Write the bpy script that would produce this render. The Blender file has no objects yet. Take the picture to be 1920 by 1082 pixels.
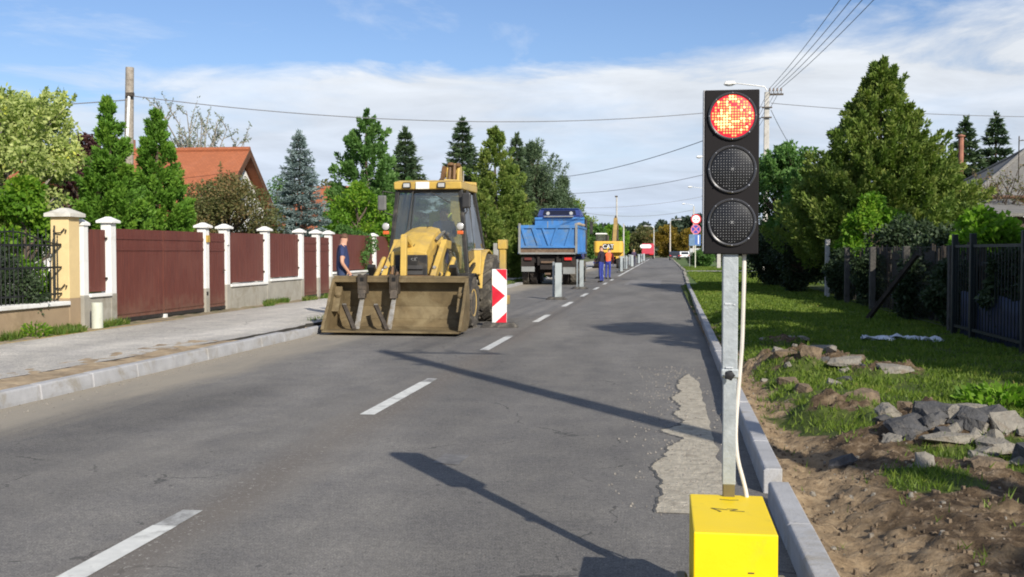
import bpy, bmesh, math, random
import numpy as np
from mathutils import Vector, Matrix, noise
R = math.radians
random.seed(7)
rng = np.random.default_rng(11)
sc = bpy.context.scene
COL = sc.collection

# ------------------------------------------------------------------ camera, sky, sun, exposure
cam_d = bpy.data.cameras.new("camera")
cam = bpy.data.objects.new("camera", cam_d)
COL.objects.link(cam)
cam.location = (0, 0, 1.5)
cam.rotation_euler = (R(90 - 2.0045), 0, R(8.105))
cam_d.sensor_width = 36.0
cam_d.lens = 36.0 * 2000 / 1920
cam_d.clip_start = 0.05
cam_d.clip_end = 3000
sc.camera = cam
SUN_EL = R(29)
SX, SY = 0.557, -0.830                       # horizontal direction towards the sun
world = bpy.data.worlds.new("World")
sc.world = world
world.use_nodes = True
sc.view_settings.view_transform = 'Standard'
sc.view_settings.look = 'None'
sc.view_settings.gamma = 1
sc.view_settings.exposure = 0.75
sc.cycles.filter_width = 1.9


def build_world():
    nt = world.node_tree
    N, L = nt.nodes, nt.links
    N.clear()
    out = N.new('ShaderNodeOutputWorld')
    bg = N.new('ShaderNodeBackground')
    bg.inputs['Strength'].default_value = 0.1
    L.new(bg.outputs[0], out.inputs[0])
    sky = N.new('ShaderNodeTexSky')
    sky.sky_type = 'NISHITA'
    sky.sun_disc = False
    sky.sun_elevation = SUN_EL
    sky.sun_rotation = math.atan2(SX, SY)
    sky.altitude = 100
    sky.air_density = 1.0
    sky.dust_density = 0.6
    sky.ozone_density = 1.6
    tc = N.new('ShaderNodeTexCoord')
    sep = N.new('ShaderNodeSeparateXYZ')
    L.new(tc.outputs['Generated'], sep.inputs[0])

    def math_(op, a, b=None, c=None, clamp=False):
        n = N.new('ShaderNodeMath')
        n.operation = op
        n.use_clamp = clamp
        for i, v in enumerate((a, b, c)):
            if v is None:
                continue
            if isinstance(v, (int, float)):
                n.inputs[i].default_value = v
            else:
                L.new(v, n.inputs[i])
        return n.outputs[0]
    zz = math_('ADD', sep.outputs['Z'], 0.10)
    zz = math_('MAXIMUM', zz, 0.03)
    u = math_('DIVIDE', sep.outputs['X'], zz)
    v = math_('DIVIDE', sep.outputs['Y'], zz)
    cmb = N.new('ShaderNodeCombineXYZ')
    L.new(u, cmb.inputs[0])
    L.new(v, cmb.inputs[1])

    def noise_(scale, detail, rough, off, dist=0.0):
        mp = N.new('ShaderNodeMapping')
        mp.inputs['Location'].default_value = off
        L.new(cmb.outputs[0], mp.inputs[0])
        n = N.new('ShaderNodeTexNoise')
        n.inputs['Scale'].default_value = scale
        n.inputs['Detail'].default_value = detail
        n.inputs['Roughness'].default_value = rough
        n.inputs['Distortion'].default_value = dist
        L.new(mp.outputs[0], n.inputs['Vector'])
        return n.outputs['Fac']
    n1 = noise_(0.45, 3, 0.5, (3.1, 0.4, 0))
    n2 = noise_(1.5, 9, 0.62, (0.7, 5.2, 0), 0.5)
    n3 = noise_(0.9, 6, 0.6, (9.7, 2.2, 0), 0.3)
    # the bank of cloud stands over the lower sky; its top wanders with the noise
    top = math_('ADD', math_('MULTIPLY', n1, 0.22), math_('MULTIPLY', n2, 0.13))
    az = math_('SUBTRACT', sep.outputs['X'], -0.02)
    bump = math_('SUBTRACT', 0.045, math_('MULTIPLY', math_('MULTIPLY', az, az), 0.16))
    top = math_('ADD', top, bump)
    m = math_('SUBTRACT', top, sep.outputs['Z'])
    m = math_('SUBTRACT', m, 0.015)
    m = math_('DIVIDE', m, 0.034, clamp=True)
    # small loose wisps; unseen heavier cloud overhead is added to fill the shadows
    hi = math_('MULTIPLY', math_('SUBTRACT', sep.outputs['Z'], 0.28), 3.0, clamp=True)
    w = math_('SUBTRACT', n2, math_('MULTIPLY_ADD', hi, -0.20, 0.56))
    w = math_('MULTIPLY', w, 2.0, clamp=True)
    m = math_('MAXIMUM', m, w)
    veil = math_('MULTIPLY_ADD', n3, 1.6, 0.16, clamp=True)
    m = math_('MULTIPLY', m, veil, clamp=True)
    m = math_('MULTIPLY', m, 0.93)
    mix = N.new('ShaderNodeMix')
    mix.data_type = 'RGBA'
    L.new(m, mix.inputs[0])
    # the clear sky, a little cooler than the model's
    cool = N.new('ShaderNodeMix')
    cool.data_type = 'RGBA'
    cool.blend_type = 'MULTIPLY'
    cool.inputs[0].default_value = 1.0
    L.new(sky.outputs[0], cool.inputs[6])
    cool.inputs[7].default_value = SKY_TINT
    L.new(cool.outputs[2], mix.inputs[6])
    # cloud: white above, bluish grey low down
    cr = N.new('ShaderNodeValToRGB')
    e = cr.color_ramp.elements
    e[0].position = 0.0
    e[0].color = CLOUD_LOW
    e[1].position = 0.16
    e[1].color = CLOUD_TOP
    L.new(sep.outputs['Z'], cr.inputs[0])
    sh = N.new('ShaderNodeMix')
    sh.data_type = 'RGBA'
    sh.blend_type = 'MULTIPLY'
    sh.inputs[0].default_value = 1.0
    L.new(cr.outputs[0], sh.inputs[6])
    s2 = math_('MULTIPLY_ADD', n2, 0.7 * CLOUD_GAIN, 0.64 * CLOUD_GAIN)
    L.new(s2, sh.inputs[7])
    L.new(sh.outputs[2], mix.inputs[7])
    L.new(mix.outputs[2], bg.inputs['Color'])


SKY_TINT = (0.56, 0.62, 0.76, 1)
CLOUD_LOW = (0.62, 0.74, 0.97, 1)
CLOUD_TOP = (0.90, 0.94, 0.99, 1)
CLOUD_GAIN = 5.5
build_world()
sun_d = bpy.data.lights.new("sun", 'SUN')
sun = bpy.data.objects.new("sun", sun_d)
COL.objects.link(sun)
sun_d.energy = 3.6
sun_d.angle = R(0.5)
sun_d.color = (1.0, 0.93, 0.82)
ce = math.cos(SUN_EL)
sun.rotation_euler = Vector((-SX * ce, -SY * ce, -math.sin(SUN_EL))).to_track_quat('-Z', 'Y').to_euler()
sun.location = (8, -10, 12)

# ------------------------------------------------------------------ materials
MATS = {}


def newmat(name):
    m = bpy.data.materials.new(name)
    m.use_nodes = True
    nt = m.node_tree
    return m, nt, nt.nodes, nt.links, nt.nodes['Principled BSDF']


def nz(N, L, vec, scale, detail=4, rough=0.55, dist=0.0):
    n = N.new('ShaderNodeTexNoise')
    n.inputs['Scale'].default_value = scale
    n.inputs['Detail'].default_value = detail
    n.inputs['Roughness'].default_value = rough
    n.inputs['Distortion'].default_value = dist
    L.new(vec, n.inputs['Vector'])
    return n.outputs['Fac']


def ramp(N, L, fac, stops):
    r = N.new('ShaderNodeValToRGB')
    el = r.color_ramp.elements
    while len(el) < len(stops):
        el.new(0.5)
    for e, (p, c) in zip(el, stops):
        e.position = p
        e.color = (*c, 1) if len(c) == 3 else c
    L.new(fac, r.inputs[0])
    return r.outputs[0]


def mixc(N, L, fac, a, b, blend='MIX'):
    n = N.new('ShaderNodeMix')
    n.data_type = 'RGBA'
    n.blend_type = blend
    for i, v in ((0, fac), (6, a), (7, b)):
        if isinstance(v, (int, float)):
            n.inputs[i].default_value = v
        elif isinstance(v, tuple):
            n.inputs[i].default_value = (*v, 1) if len(v) == 3 else v
        else:
            L.new(v, n.inputs[i])
    return n.outputs[2]


def mth(N, L, op, a, b=None, c=None, clamp=False):
    n = N.new('ShaderNodeMath')
    n.operation = op
    n.use_clamp = clamp
    for i, v in enumerate((a, b, c)):
        if v is None:
            continue
        if isinstance(v, (int, float)):
            n.inputs[i].default_value = v
        else:
            L.new(v, n.inputs[i])
    return n.outputs[0]


def pm(name, col, rough=0.6, metal=0.0, var=0.25, scale=6.0, dirt=None, dirt_amt=0.5, bump=0.0, bscale=40, spec=0.4, coat=0.0, world=False):
    """paint, stone, metal ...: base colour with mottling, optional grime patches and bump"""
    if name in MATS:
        return MATS[name]
    m, nt, N, L, b = newmat(name)
    tc = N.new('ShaderNodeTexCoord')
    if world:
        g = N.new('ShaderNodeNewGeometry')
        vec = g.outputs['Position']
    else:
        vec = tc.outputs['Object']
    f = nz(N, L, vec, scale, 6, 0.65)
    lo = tuple(c * (1 - var) for c in col)
    hi = tuple(min(1, c * (1 + var)) for c in col)
    c = ramp(N, L, f, [(0.3, lo), (0.7, hi)])
    if dirt:
        g = nz(N, L, vec, scale * 0.6, 8, 0.72, 0.6)
        g2 = mth(N, L, 'SUBTRACT', g, 0.62 - 0.25 * dirt_amt)
        g2 = mth(N, L, 'MULTIPLY', g2, 7.0, clamp=True)
        g2 = mth(N, L, 'MULTIPLY', g2, 0.85)
        c = mixc(N, L, g2, c, dirt)
    L.new(c, b.inputs['Base Color'])
    rr = mth(N, L, 'MULTIPLY_ADD', f, 0.25, rough - 0.12, clamp=True)
    L.new(rr, b.inputs['Roughness'])
    b.inputs['Metallic'].default_value = metal
    b.inputs['Specular IOR Level'].default_value = spec
    b.inputs['Coat Weight'].default_value = coat
    if bump:
        bn = nz(N, L, vec, bscale, 5, 0.6)
        bp = N.new('ShaderNodeBump')
        bp.inputs['Strength'].default_value = bump
        bp.inputs['Distance'].default_value = 0.02
        L.new(bn, bp.inputs['Height'])
        L.new(bp.outputs[0], b.inputs['Normal'])
    MATS[name] = m
    return m


def em(name, col, strength):
    if name in MATS:
        return MATS[name]
    m, nt, N, L, b = newmat(name)
    b.inputs['Base Color'].default_value = (*[c * 0.3 for c in col], 1)
    b.inputs['Emission Color'].default_value = (*col, 1)
    b.inputs['Emission Strength'].default_value = strength
    MATS[name] = m
    return m


def glass(name, tint=(0.75, 0.82, 0.8), refl=0.12, dirt=0.12):
    if name in MATS:
        return MATS[name]
    m, nt, N, L, b = newmat(name)
    out = N['Material Output']
    tr = N.new('ShaderNodeBsdfTransparent')
    tr.inputs[0].default_value = (*tint, 1)
    gl = N.new('ShaderNodeBsdfGlossy')
    gl.inputs['Roughness'].default_value = 0.03
    fr = N.new('ShaderNodeFresnel')
    fr.inputs[0].default_value = 1.5
    fa = mth(N, L, 'ADD', fr.outputs[0], refl, clamp=True)
    m1 = N.new('ShaderNodeMixShader')
    L.new(fa, m1.inputs[0])
    L.new(tr.outputs[0], m1.inputs[1])
    L.new(gl.outputs[0], m1.inputs[2])
    df = N.new('ShaderNodeBsdfDiffuse')
    df.inputs[0].default_value = (0.45, 0.43, 0.38, 1)
    tc = N.new('ShaderNodeTexCoord')
    dn = nz(N, L, tc.outputs['Object'], 3.0, 6, 0.7)
    df_f = mth(N, L, 'MULTIPLY', dn, dirt * 2, clamp=True)
    m2 = N.new('ShaderNodeMixShader')
    L.new(df_f, m2.inputs[0])
    L.new(m1.outputs[0], m2.inputs[1])
    L.new(df.outputs[0], m2.inputs[2])
    L.new(m2.outputs[0], out.inputs[0])
    MATS[name] = m
    return m


def fol(name, stops, trans=0.35, nscale=0.7):
    """leaves: colour differs from leaf to leaf (face attribute) and from bough to bough (noise)"""
    if name in MATS:
        return MATS[name]
    m, nt, N, L, b = newmat(name)
    out = N['Material Output']
    at = N.new('ShaderNodeAttribute')
    at.attribute_name = 'var'
    tc = N.new('ShaderNodeTexCoord')
    n = nz(N, L, tc.outputs['Object'], nscale, 3, 0.6)
    f = mth(N, L, 'MULTIPLY', at.outputs['Fac'], 0.62)
    f = mth(N, L, 'ADD', f, mth(N, L, 'MULTIPLY_ADD', n, 0.9, -0.26), clamp=True)
    c = ramp(N, L, f, stops)
    L.new(c, b.inputs['Base Color'])
    b.inputs['Roughness'].default_value = 0.55
    b.inputs['Specular IOR Level'].default_value = 0.25
    t = N.new('ShaderNodeBsdfTranslucent')
    c2 = mixc(N, L, 1.0, c, (1.0, 1.25, 0.55, 1), 'MULTIPLY')
    L.new(c2, t.inputs[0])
    mx = N.new('ShaderNodeMixShader')
    mx.inputs[0].default_value = trans
    L.new(b.outputs[0], mx.inputs[1])
    L.new(t.outputs[0], mx.inputs[2])
    L.new(mx.outputs[0], out.inputs[0])
    MATS[name] = m
    return m


# ------------------------------------------------------------------ mesh helpers
def link(o, parent=None):
    COL.objects.link(o)
    if parent is not None:
        o.parent = parent
    return o


def tag(o, label=None, cat=None, group=None, kind=None):
    if label:
        o['label'] = label
    if cat:
        o['category'] = cat
    if group:
        o['group'] = group
    if kind:
        o['kind'] = kind
    return o


def empty(name, loc=(0, 0, 0), rz=0.0, label=None, cat=None, group=None):
    o = bpy.data.objects.new(name, None)
    COL.objects.link(o)
    o.location = loc
    o.rotation_euler = (0, 0, rz)
    o.empty_display_size = 0.3
    return tag(o, label, cat, group)


def copy_tree(o, parent=None):
    c = o.copy()
    COL.objects.link(c)
    if parent is not None:
        c.parent = parent
    for ch in list(o.children):
        copy_tree(ch, c)
    return c


class MB:
    def __init__(s):
        s.v, s.f, s.mi, s.sm = [], [], [], []
        s.M = None

    def add(s, vs, fs, m=0, smooth=False):
        o = len(s.v)
        if s.M is not None:
            vs = [s.M @ Vector(p) for p in vs]
        s.v += [tuple(p) for p in vs]
        for f in fs:
            s.f.append([i + o for i in f])
            s.mi.append(m)
            s.sm.append(smooth)
        return s

    def bx(s, x0, x1, y0, y1, z0, z1, m=0):
        vs = [(x0, y0, z0), (x1, y0, z0), (x1, y1, z0), (x0, y1, z0), (x0, y0, z1), (x1, y0, z1), (x1, y1, z1), (x0, y1, z1)]
        return s.add(vs, [(0, 3, 2, 1), (4, 5, 6, 7), (0, 1, 5, 4), (1, 2, 6, 5), (2, 3, 7, 6), (3, 0, 4, 7)], m)

    def hexa(s, lo, hi, m=0):
        """lo, hi: 4 points each, counter-clockwise from above"""
        return s.add(list(lo) + list(hi), [(0, 3, 2, 1), (4, 5, 6, 7), (0, 1, 5, 4), (1, 2, 6, 5), (2, 3, 7, 6), (3, 0, 4, 7)], m)

    def bar(s, p, q, w, h, m=0, up=(0, 0, 1)):
        p, q = Vector(p), Vector(q)
        d = (q - p).normalized()
        u = Vector(up)
        if abs(d.dot(u)) > 0.98:
            u = Vector((0, 1, 0))
        a = d.cross(u).normalized() * (w / 2)
        b = a.cross(d).normalized() * (h / 2)
        return s.hexa([p - a - b, p + a - b, p + a + b, p - a + b], [q - a - b, q + a - b, q + a + b, q - a + b], m)

    def tube(s, pts, r, n=8, m=0, cap=True, smooth=True):
        pts = [Vector(p) for p in pts]
        rs = r if isinstance(r, (list, tuple)) else [r] * len(pts)
        vs, fs = [], []
        ref = None
        for i, p in enumerate(pts):
            d = (pts[min(i + 1, len(pts) - 1)] - pts[max(i - 1, 0)]).normalized()
            if ref is None:
                ref = Vector((0, 0, 1)) if abs(d.z) < 0.9 else Vector((1, 0, 0))
            a = d.cross(ref).normalized()
            b = d.cross(a).normalized()
            ref = a.cross(d)
            for k in range(n):
                t = 2 * math.pi * k / n
                vs.append(p + a * (math.cos(t) * rs[i]) + b * (math.sin(t) * rs[i]))
        for i in range(len(pts) - 1):
            for k in range(n):
                k2 = (k + 1) % n
                fs.append((i * n + k, i * n + k2, (i + 1) * n + k2, (i + 1) * n + k))
        s.add(vs, fs, m, smooth)
        if cap:
            o = len(s.v) - len(vs)
            s.f.append([o + k for k in range(n)][::-1])
            s.f.append([o + (len(pts) - 1) * n + k for k in range(n)])
            s.mi += [m, m]
            s.sm += [False, False]
        return s

    def prism(s, poly, ext, m=0):
        n = len(poly)
        e = Vector(ext)
        vs = [Vector(p) for p in poly] + [Vector(p) + e for p in poly]
        fs = [tuple(range(n))[::-1], tuple(range(n, 2 * n))]
        fs += [(i, (i + 1) % n, n + (i + 1) % n, n + i) for i in range(n)]
        return s.add(vs, fs, m)

    def lathe(s, prof, c=(0, 0, 0), axis='z', n=24, m=0, smooth=True, ring=False):
        """prof: (radius, height) pairs"""
        vs, fs = [], []
        for r_, h in prof:
            for k in range(n):
                t = 2 * math.pi * k / n
                a, b = r_ * math.cos(t), r_ * math.sin(t)
                p = {'z': (a, b, h), 'x': (h, a, b), 'y': (b, h, a)}[axis]
                vs.append((p[0] + c[0], p[1] + c[1], p[2] + c[2]))
        for i in range(len(prof) - 1):
            for k in range(n):
                k2 = (k + 1) % n
                fs.append((i * n + k, i * n + k2, (i + 1) * n + k2, (i + 1) * n + k))
        if ring:
            o = (len(prof) - 1) * n
            fs += [(o + k, o + (k + 1) % n, (k + 1) % n, k) for k in range(n)]
            return s.add(vs, fs, m, smooth)
        if prof[0][0] > 1e-6:
            fs.append(tuple(range(n))[::-1])
        if prof[-1][0] > 1e-6:
            fs.append(tuple((len(prof) - 1) * n + k for k in range(n)))
        return s.add(vs, fs, m, smooth)

    def ell(s, c, r, n=12, m=0):
        pr = []
        k = n // 2
        vs, fs = [], []
        for i in range(k + 1):
            t = math.pi * i / k
            for j in range(n):
                a = 2 * math.pi * j / n
                vs.append((c[0] + r[0] * math.sin(t) * math.cos(a), c[1] + r[1] * math.sin(t) * math.sin(a), c[2] - r[2] * math.cos(t)))
        for i in range(k):
            for j in range(n):
                j2 = (j + 1) % n
                fs.append((i * n + j, i * n + j2, (i + 1) * n + j2, (i + 1) * n + j))
        return s.add(vs, fs, m, True)

    def quad(s, a, b, c, d, m=0):
        return s.add([a, b, c, d], [(0, 1, 2, 3)], m)

    def split(s, name, mats, parent=None, bevel=0.0):
        """every connected piece becomes an object of its own"""
        p = list(range(len(s.v)))

        def root(i):
            while p[i] != i:
                p[i] = p[p[i]]
                i = p[i]
            return i
        for f in s.f:
            for i in f[1:]:
                p[root(i)] = root(f[0])
        groups = {}
        for k, f in enumerate(s.f):
            groups.setdefault(root(f[0]), []).append(k)
        out = []
        for ks in groups.values():
            q = MB()
            ids = {}
            for k in ks:
                for i in s.f[k]:
                    if i not in ids:
                        ids[i] = len(q.v)
                        q.v.append(s.v[i])
                q.f.append([ids[i] for i in s.f[k]])
                q.mi.append(s.mi[k])
                q.sm.append(s.sm[k])
            out.append(q.build(name, mats, parent, bevel))
        return out

    def build(s, name, mats, parent=None, bevel=0.0, weld=True, angle=35, seg=2):
        me = bpy.data.meshes.new(name)
        me.from_pydata(s.v, [], s.f)
        mats = mats if isinstance(mats, (list, tuple)) else [mats]
        for m in mats:
            me.materials.append(m)
        me.polygons.foreach_set('material_index', s.mi)
        me.polygons.foreach_set('use_smooth', s.sm)
        if weld:
            b = bmesh.new()
            b.from_mesh(me)
            bmesh.ops.recalc_face_normals(b, faces=b.faces)
            b.to_mesh(me)
            b.free()
        me.update()
        if any(s.sm):
            me.set_sharp_from_angle(angle=R(angle))
        o = bpy.data.objects.new(name, me)
        link(o, parent)
        if bevel:
            bv = o.modifiers.new('bevel', 'BEVEL')
            bv.width = bevel
            bv.segments = seg
            bv.limit_method = 'ANGLE'
            bv.angle_limit = R(40)
        return o


def npmesh(name, V, F, mat, parent=None, var=None, smooth=False):
    """fast mesh from arrays, all faces with the same corner count"""
    me = bpy.data.meshes.new(name)
    nv, nf, k = len(V), len(F), F.shape[1]
    me.vertices.add(nv)
    me.vertices.foreach_set('co', np.ascontiguousarray(V, dtype=np.float32).ravel())
    me.loops.add(nf * k)
    me.loops.foreach_set('vertex_index', np.ascontiguousarray(F, dtype=np.int32).ravel())
    me.polygons.add(nf)
    me.polygons.foreach_set('loop_start', np.arange(0, nf * k, k, dtype=np.int32))
    me.polygons.foreach_set('loop_total', np.full(nf, k, dtype=np.int32))
    if smooth:
        me.polygons.foreach_set('use_smooth', np.ones(nf, dtype=bool))
    me.materials.append(mat)
    if var is not None:
        a = me.attributes.new('var', 'FLOAT', 'FACE')
        a.data.foreach_set('value', np.ascontiguousarray(var, dtype=np.float32))
    me.update(calc_edges=True)
    o = bpy.data.objects.new(name, me)
    return link(o, parent)


def unit(a):
    return a / np.maximum(np.linalg.norm(a, axis=-1, keepdims=True), 1e-9)


def rdir(n):
    return unit(rng.normal(size=(n, 3)))


def leaves(name, C, D, Ln, Wd, mat, parent=None, var=None):
    """kite-shaped leaves: C base points, D directions"""
    n = len(C)
    D = unit(D)
    S = unit(np.cross(D, rdir(n)))
    Nn = np.cross(D, S)
    Ln = np.broadcast_to(Ln, (n,))[:, None] * rng.uniform(0.55, 1.4, (n, 1))
    Wd = np.broadcast_to(Wd, (n,))[:, None] * rng.uniform(0.7, 1.25, (n, 1))
    V = np.empty((n, 4, 3))
    V[:, 0] = C
    V[:, 1] = C + D * Ln * 0.5 + S * Wd * 0.5 + Nn * Wd * 0.12
    V[:, 2] = C + D * Ln
    V[:, 3] = C + D * Ln * 0.5 - S * Wd * 0.5 + Nn * Wd * 0.12
    F = np.arange(n * 4).reshape(n, 4)
    if var is None:
        var = rng.uniform(0, 1, n)
    return npmesh(name, V.reshape(-1, 3), F, mat, parent, var)

# ------------------------------------------------------------------ plants
BARK = pm('bark', (0.10, 0.075, 0.055), 0.9, var=0.4, scale=14, bump=0.6)
BARK_PALE = pm('bark_pale', (0.26, 0.24, 0.20), 0.85, var=0.4, scale=9, bump=0.4)
F_THUJA = fol('thuja_green', [(0.1, (0.057, 0.120, 0.019)), (0.5, (0.111, 0.240, 0.029)), (0.9, (0.206, 0.344, 0.042))], 0.3, 1.4)
F_OLIVE = fol('cypress_olive', [(0.1, (0.075, 0.132, 0.027)), (0.5, (0.150, 0.217, 0.043)), (0.9, (0.283, 0.312, 0.080))], 0.3, 0.9)
F_BLUE = fol('spruce_blue', [(0.1, (0.101, 0.142, 0.142)), (0.5, (0.176, 0.236, 0.236)), (0.9, (0.277, 0.344, 0.338))], 0.2, 1.0)
F_DARK = fol('spruce_dark', [(0.1, (0.029, 0.055, 0.026)), (0.5, (0.052, 0.091, 0.042)), (0.9, (0.098, 0.143, 0.058))], 0.2, 0.8)
F_PINE = fol('pine_grey_green', [(0.1, (0.043, 0.074, 0.038)), (0.5, (0.084, 0.128, 0.065)), (0.9, (0.142, 0.196, 0.097))], 0.2, 0.8)
F_MID = fol('leaf_mid', [(0.1, (0.053, 0.119, 0.031)), (0.5, (0.105, 0.210, 0.053)), (0.9, (0.182, 0.308, 0.087))], 0.4, 0.9)
F_YELLOW = fol('leaf_yellow_green', [(0.05, (0.065, 0.152, 0.017)), (0.5, (0.138, 0.275, 0.023)), (0.95, (0.312, 0.413, 0.043))], 0.45, 1.2)
F_SILVER = fol('leaf_silver', [(0.05, (0.096, 0.160, 0.019)), (0.4, (0.265, 0.329, 0.086)), (0.75, (0.547, 0.589, 0.240)), (0.97, (0.650, 0.643, 0.077))], 0.4, 0.8)
F_GREYGREEN = fol('leaf_grey_green', [(0.1, (0.119, 0.147, 0.091)), (0.5, (0.210, 0.245, 0.168)), (0.9, (0.322, 0.350, 0.266))], 0.3, 0.8)
F_PURPLE = fol('leaf_purple', [(0.1, (0.046, 0.018, 0.023)), (0.5, (0.085, 0.034, 0.039)), (0.9, (0.137, 0.078, 0.052))], 0.3, 0.8)
F_RUST = fol('leaf_rust', [(0.1, (0.083, 0.105, 0.033)), (0.5, (0.143, 0.150, 0.057)), (0.9, (0.270, 0.158, 0.075))], 0.35, 0.9)
F_AUTUMN = fol('leaf_autumn', [(0.1, (0.12, 0.085, 0.018)), (0.5, (0.24, 0.165, 0.022)), (0.9, (0.36, 0.25, 0.03))], 0.4, 0.5)
F_FRESH = fol('leaf_fresh', [(0.1, (0.085, 0.163, 0.018)), (0.5, (0.163, 0.305, 0.026)), (0.9, (0.260, 0.429, 0.047))], 0.5, 1.2)
F_LAUREL = fol('leaf_laurel', [(0.1, (0.018, 0.032, 0.014)), (0.5, (0.032, 0.055, 0.022)), (0.95, (0.085, 0.120, 0.060))], 0.15, 1.0)
F_FAR = fol('leaf_far', [(0.1, (0.030, 0.048, 0.034)), (0.5, (0.046, 0.070, 0.046)), (0.9, (0.070, 0.100, 0.058))], 0.2, 0.05)


def tree_root(name, x, y, z, label, cat, group=None):
    return empty(name, (x, y, z), random.uniform(0, 6.28), label, cat, group)


def trunk(root, h, r, mat, lean=(0, 0), limbs=()):
    mb = MB()
    pts = [(lean[0] * t * t + 0.05 * math.sin(5 * t) * r * 6, lean[1] * t * t, h * t - 0.15 * (1 - t)) for t in [i / 7 for i in range(8)]]
    mb.tube(pts, [r * (1.35 if i == 0 else 1) * (1 - 0.85 * i / 7) for i in range(8)], 8)
    for a, b, rr in limbs:
        a, b = Vector(a), Vector(b)
        mid = a.lerp(b, 0.5) + Vector((random.uniform(-.1, .1), random.uniform(-.1, .1), -0.06 * (b - a).length))
        mb.tube([a, mid, b], [rr, rr * 0.7, rr * 0.25], 6)
    return mb.build('trunk', mat, root, weld=False)


def plume_tree(x, y, h, r, label, mat, n_pl=170, per=120, leaf=(0.16, 0.055), z=0.1, zb=0.15, power=0.85, plume=(0.55, 0.17), name='thuja_tree', cat='tree', group=None, ragged=0.18, upright=0.9, bulge=0.0, spire=0.0):
    """thujas and cypresses: a cone of upright plumes of scale leaves"""
    root = tree_root(name, x, y, z, label, cat, group)
    trunk(root, h * 0.93, 0.035 * h * 0.5 + 0.03, BARK)
    Cs, Ds, Vs = [], [], []
    t = rng.uniform(0, 1, n_pl * 3)
    keep = rng.uniform(0, 1, n_pl * 3) < (1 - t) ** 0.75 + 0.16
    t = t[keep][:n_pl]
    for tt in t:
        zz = zb + (h - zb) * tt
        prof = (1 - tt) ** power
        if bulge:
            prof *= 1 - bulge * max(0, 0.25 - tt) / 0.25
        rr = r * prof + 0.03
        rr *= 1 + ragged * rng.normal() * 0.7
        a = rng.uniform(0, 6.283)
        dep = rng.uniform(0.5, 1.05)
        out = np.array([math.cos(a), math.sin(a), 0])
        L_ = plume[0] * rng.uniform(0.7, 1.35) * (0.36 + 0.8 * (1 - tt))
        W_ = plume[1] * rng.uniform(0.75, 1.3) * (0.36 + 0.8 * (1 - tt))
        ax = unit(out * 0.62 + np.array([0, 0, upright]) + rng.normal(size=3) * 0.16)
        base = out * (rr * dep - 0.30 * L_) + np.array([0, 0, zz - L_ * 0.55])
        k = int(per * rng.uniform(0.7, 1.3) * (0.5 + 0.7 * (1 - tt)))
        s = rng.uniform(0, 1, k) ** 0.8
        w = W_ * np.sin(np.pi * np.clip(s * 0.86 + 0.12, 0, 1)) ** 0.8
        q = rdir(k) * (rng.uniform(0, 1, (k, 1)) ** 0.5)
        C = base + ax * (s * L_)[:, None] + q * w[:, None]
        D = ax * 0.8 + q * 0.75 + rng.normal(size=(k, 3)) * 0.25
        Cs.append(C)
        Ds.append(D)
        pv = rng.uniform(0, 1)
        Vs.append(np.clip(pv * 0.45 + 0.25 * s + rng.uniform(0, 0.4, k) - .05, 0, 1))
    if spire:
        k = int(per * 3)
        s = rng.uniform(0, 1, k)
        C = np.stack([rng.normal(size=k) * 0.10 * (1.1 - s), rng.normal(size=k) * 0.10 * (1.1 - s), h - spire * (1 - s)], 1)
        Cs.append(C)
        Ds.append(rdir(k) * 0.7 + np.array([0, 0, 0.8]))
        Vs.append(rng.uniform(0, 1, k))
    leaves('crown', np.vstack(Cs), np.vstack(Ds), leaf[0], leaf[1], mat, root, np.concatenate(Vs))
    return root


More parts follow.
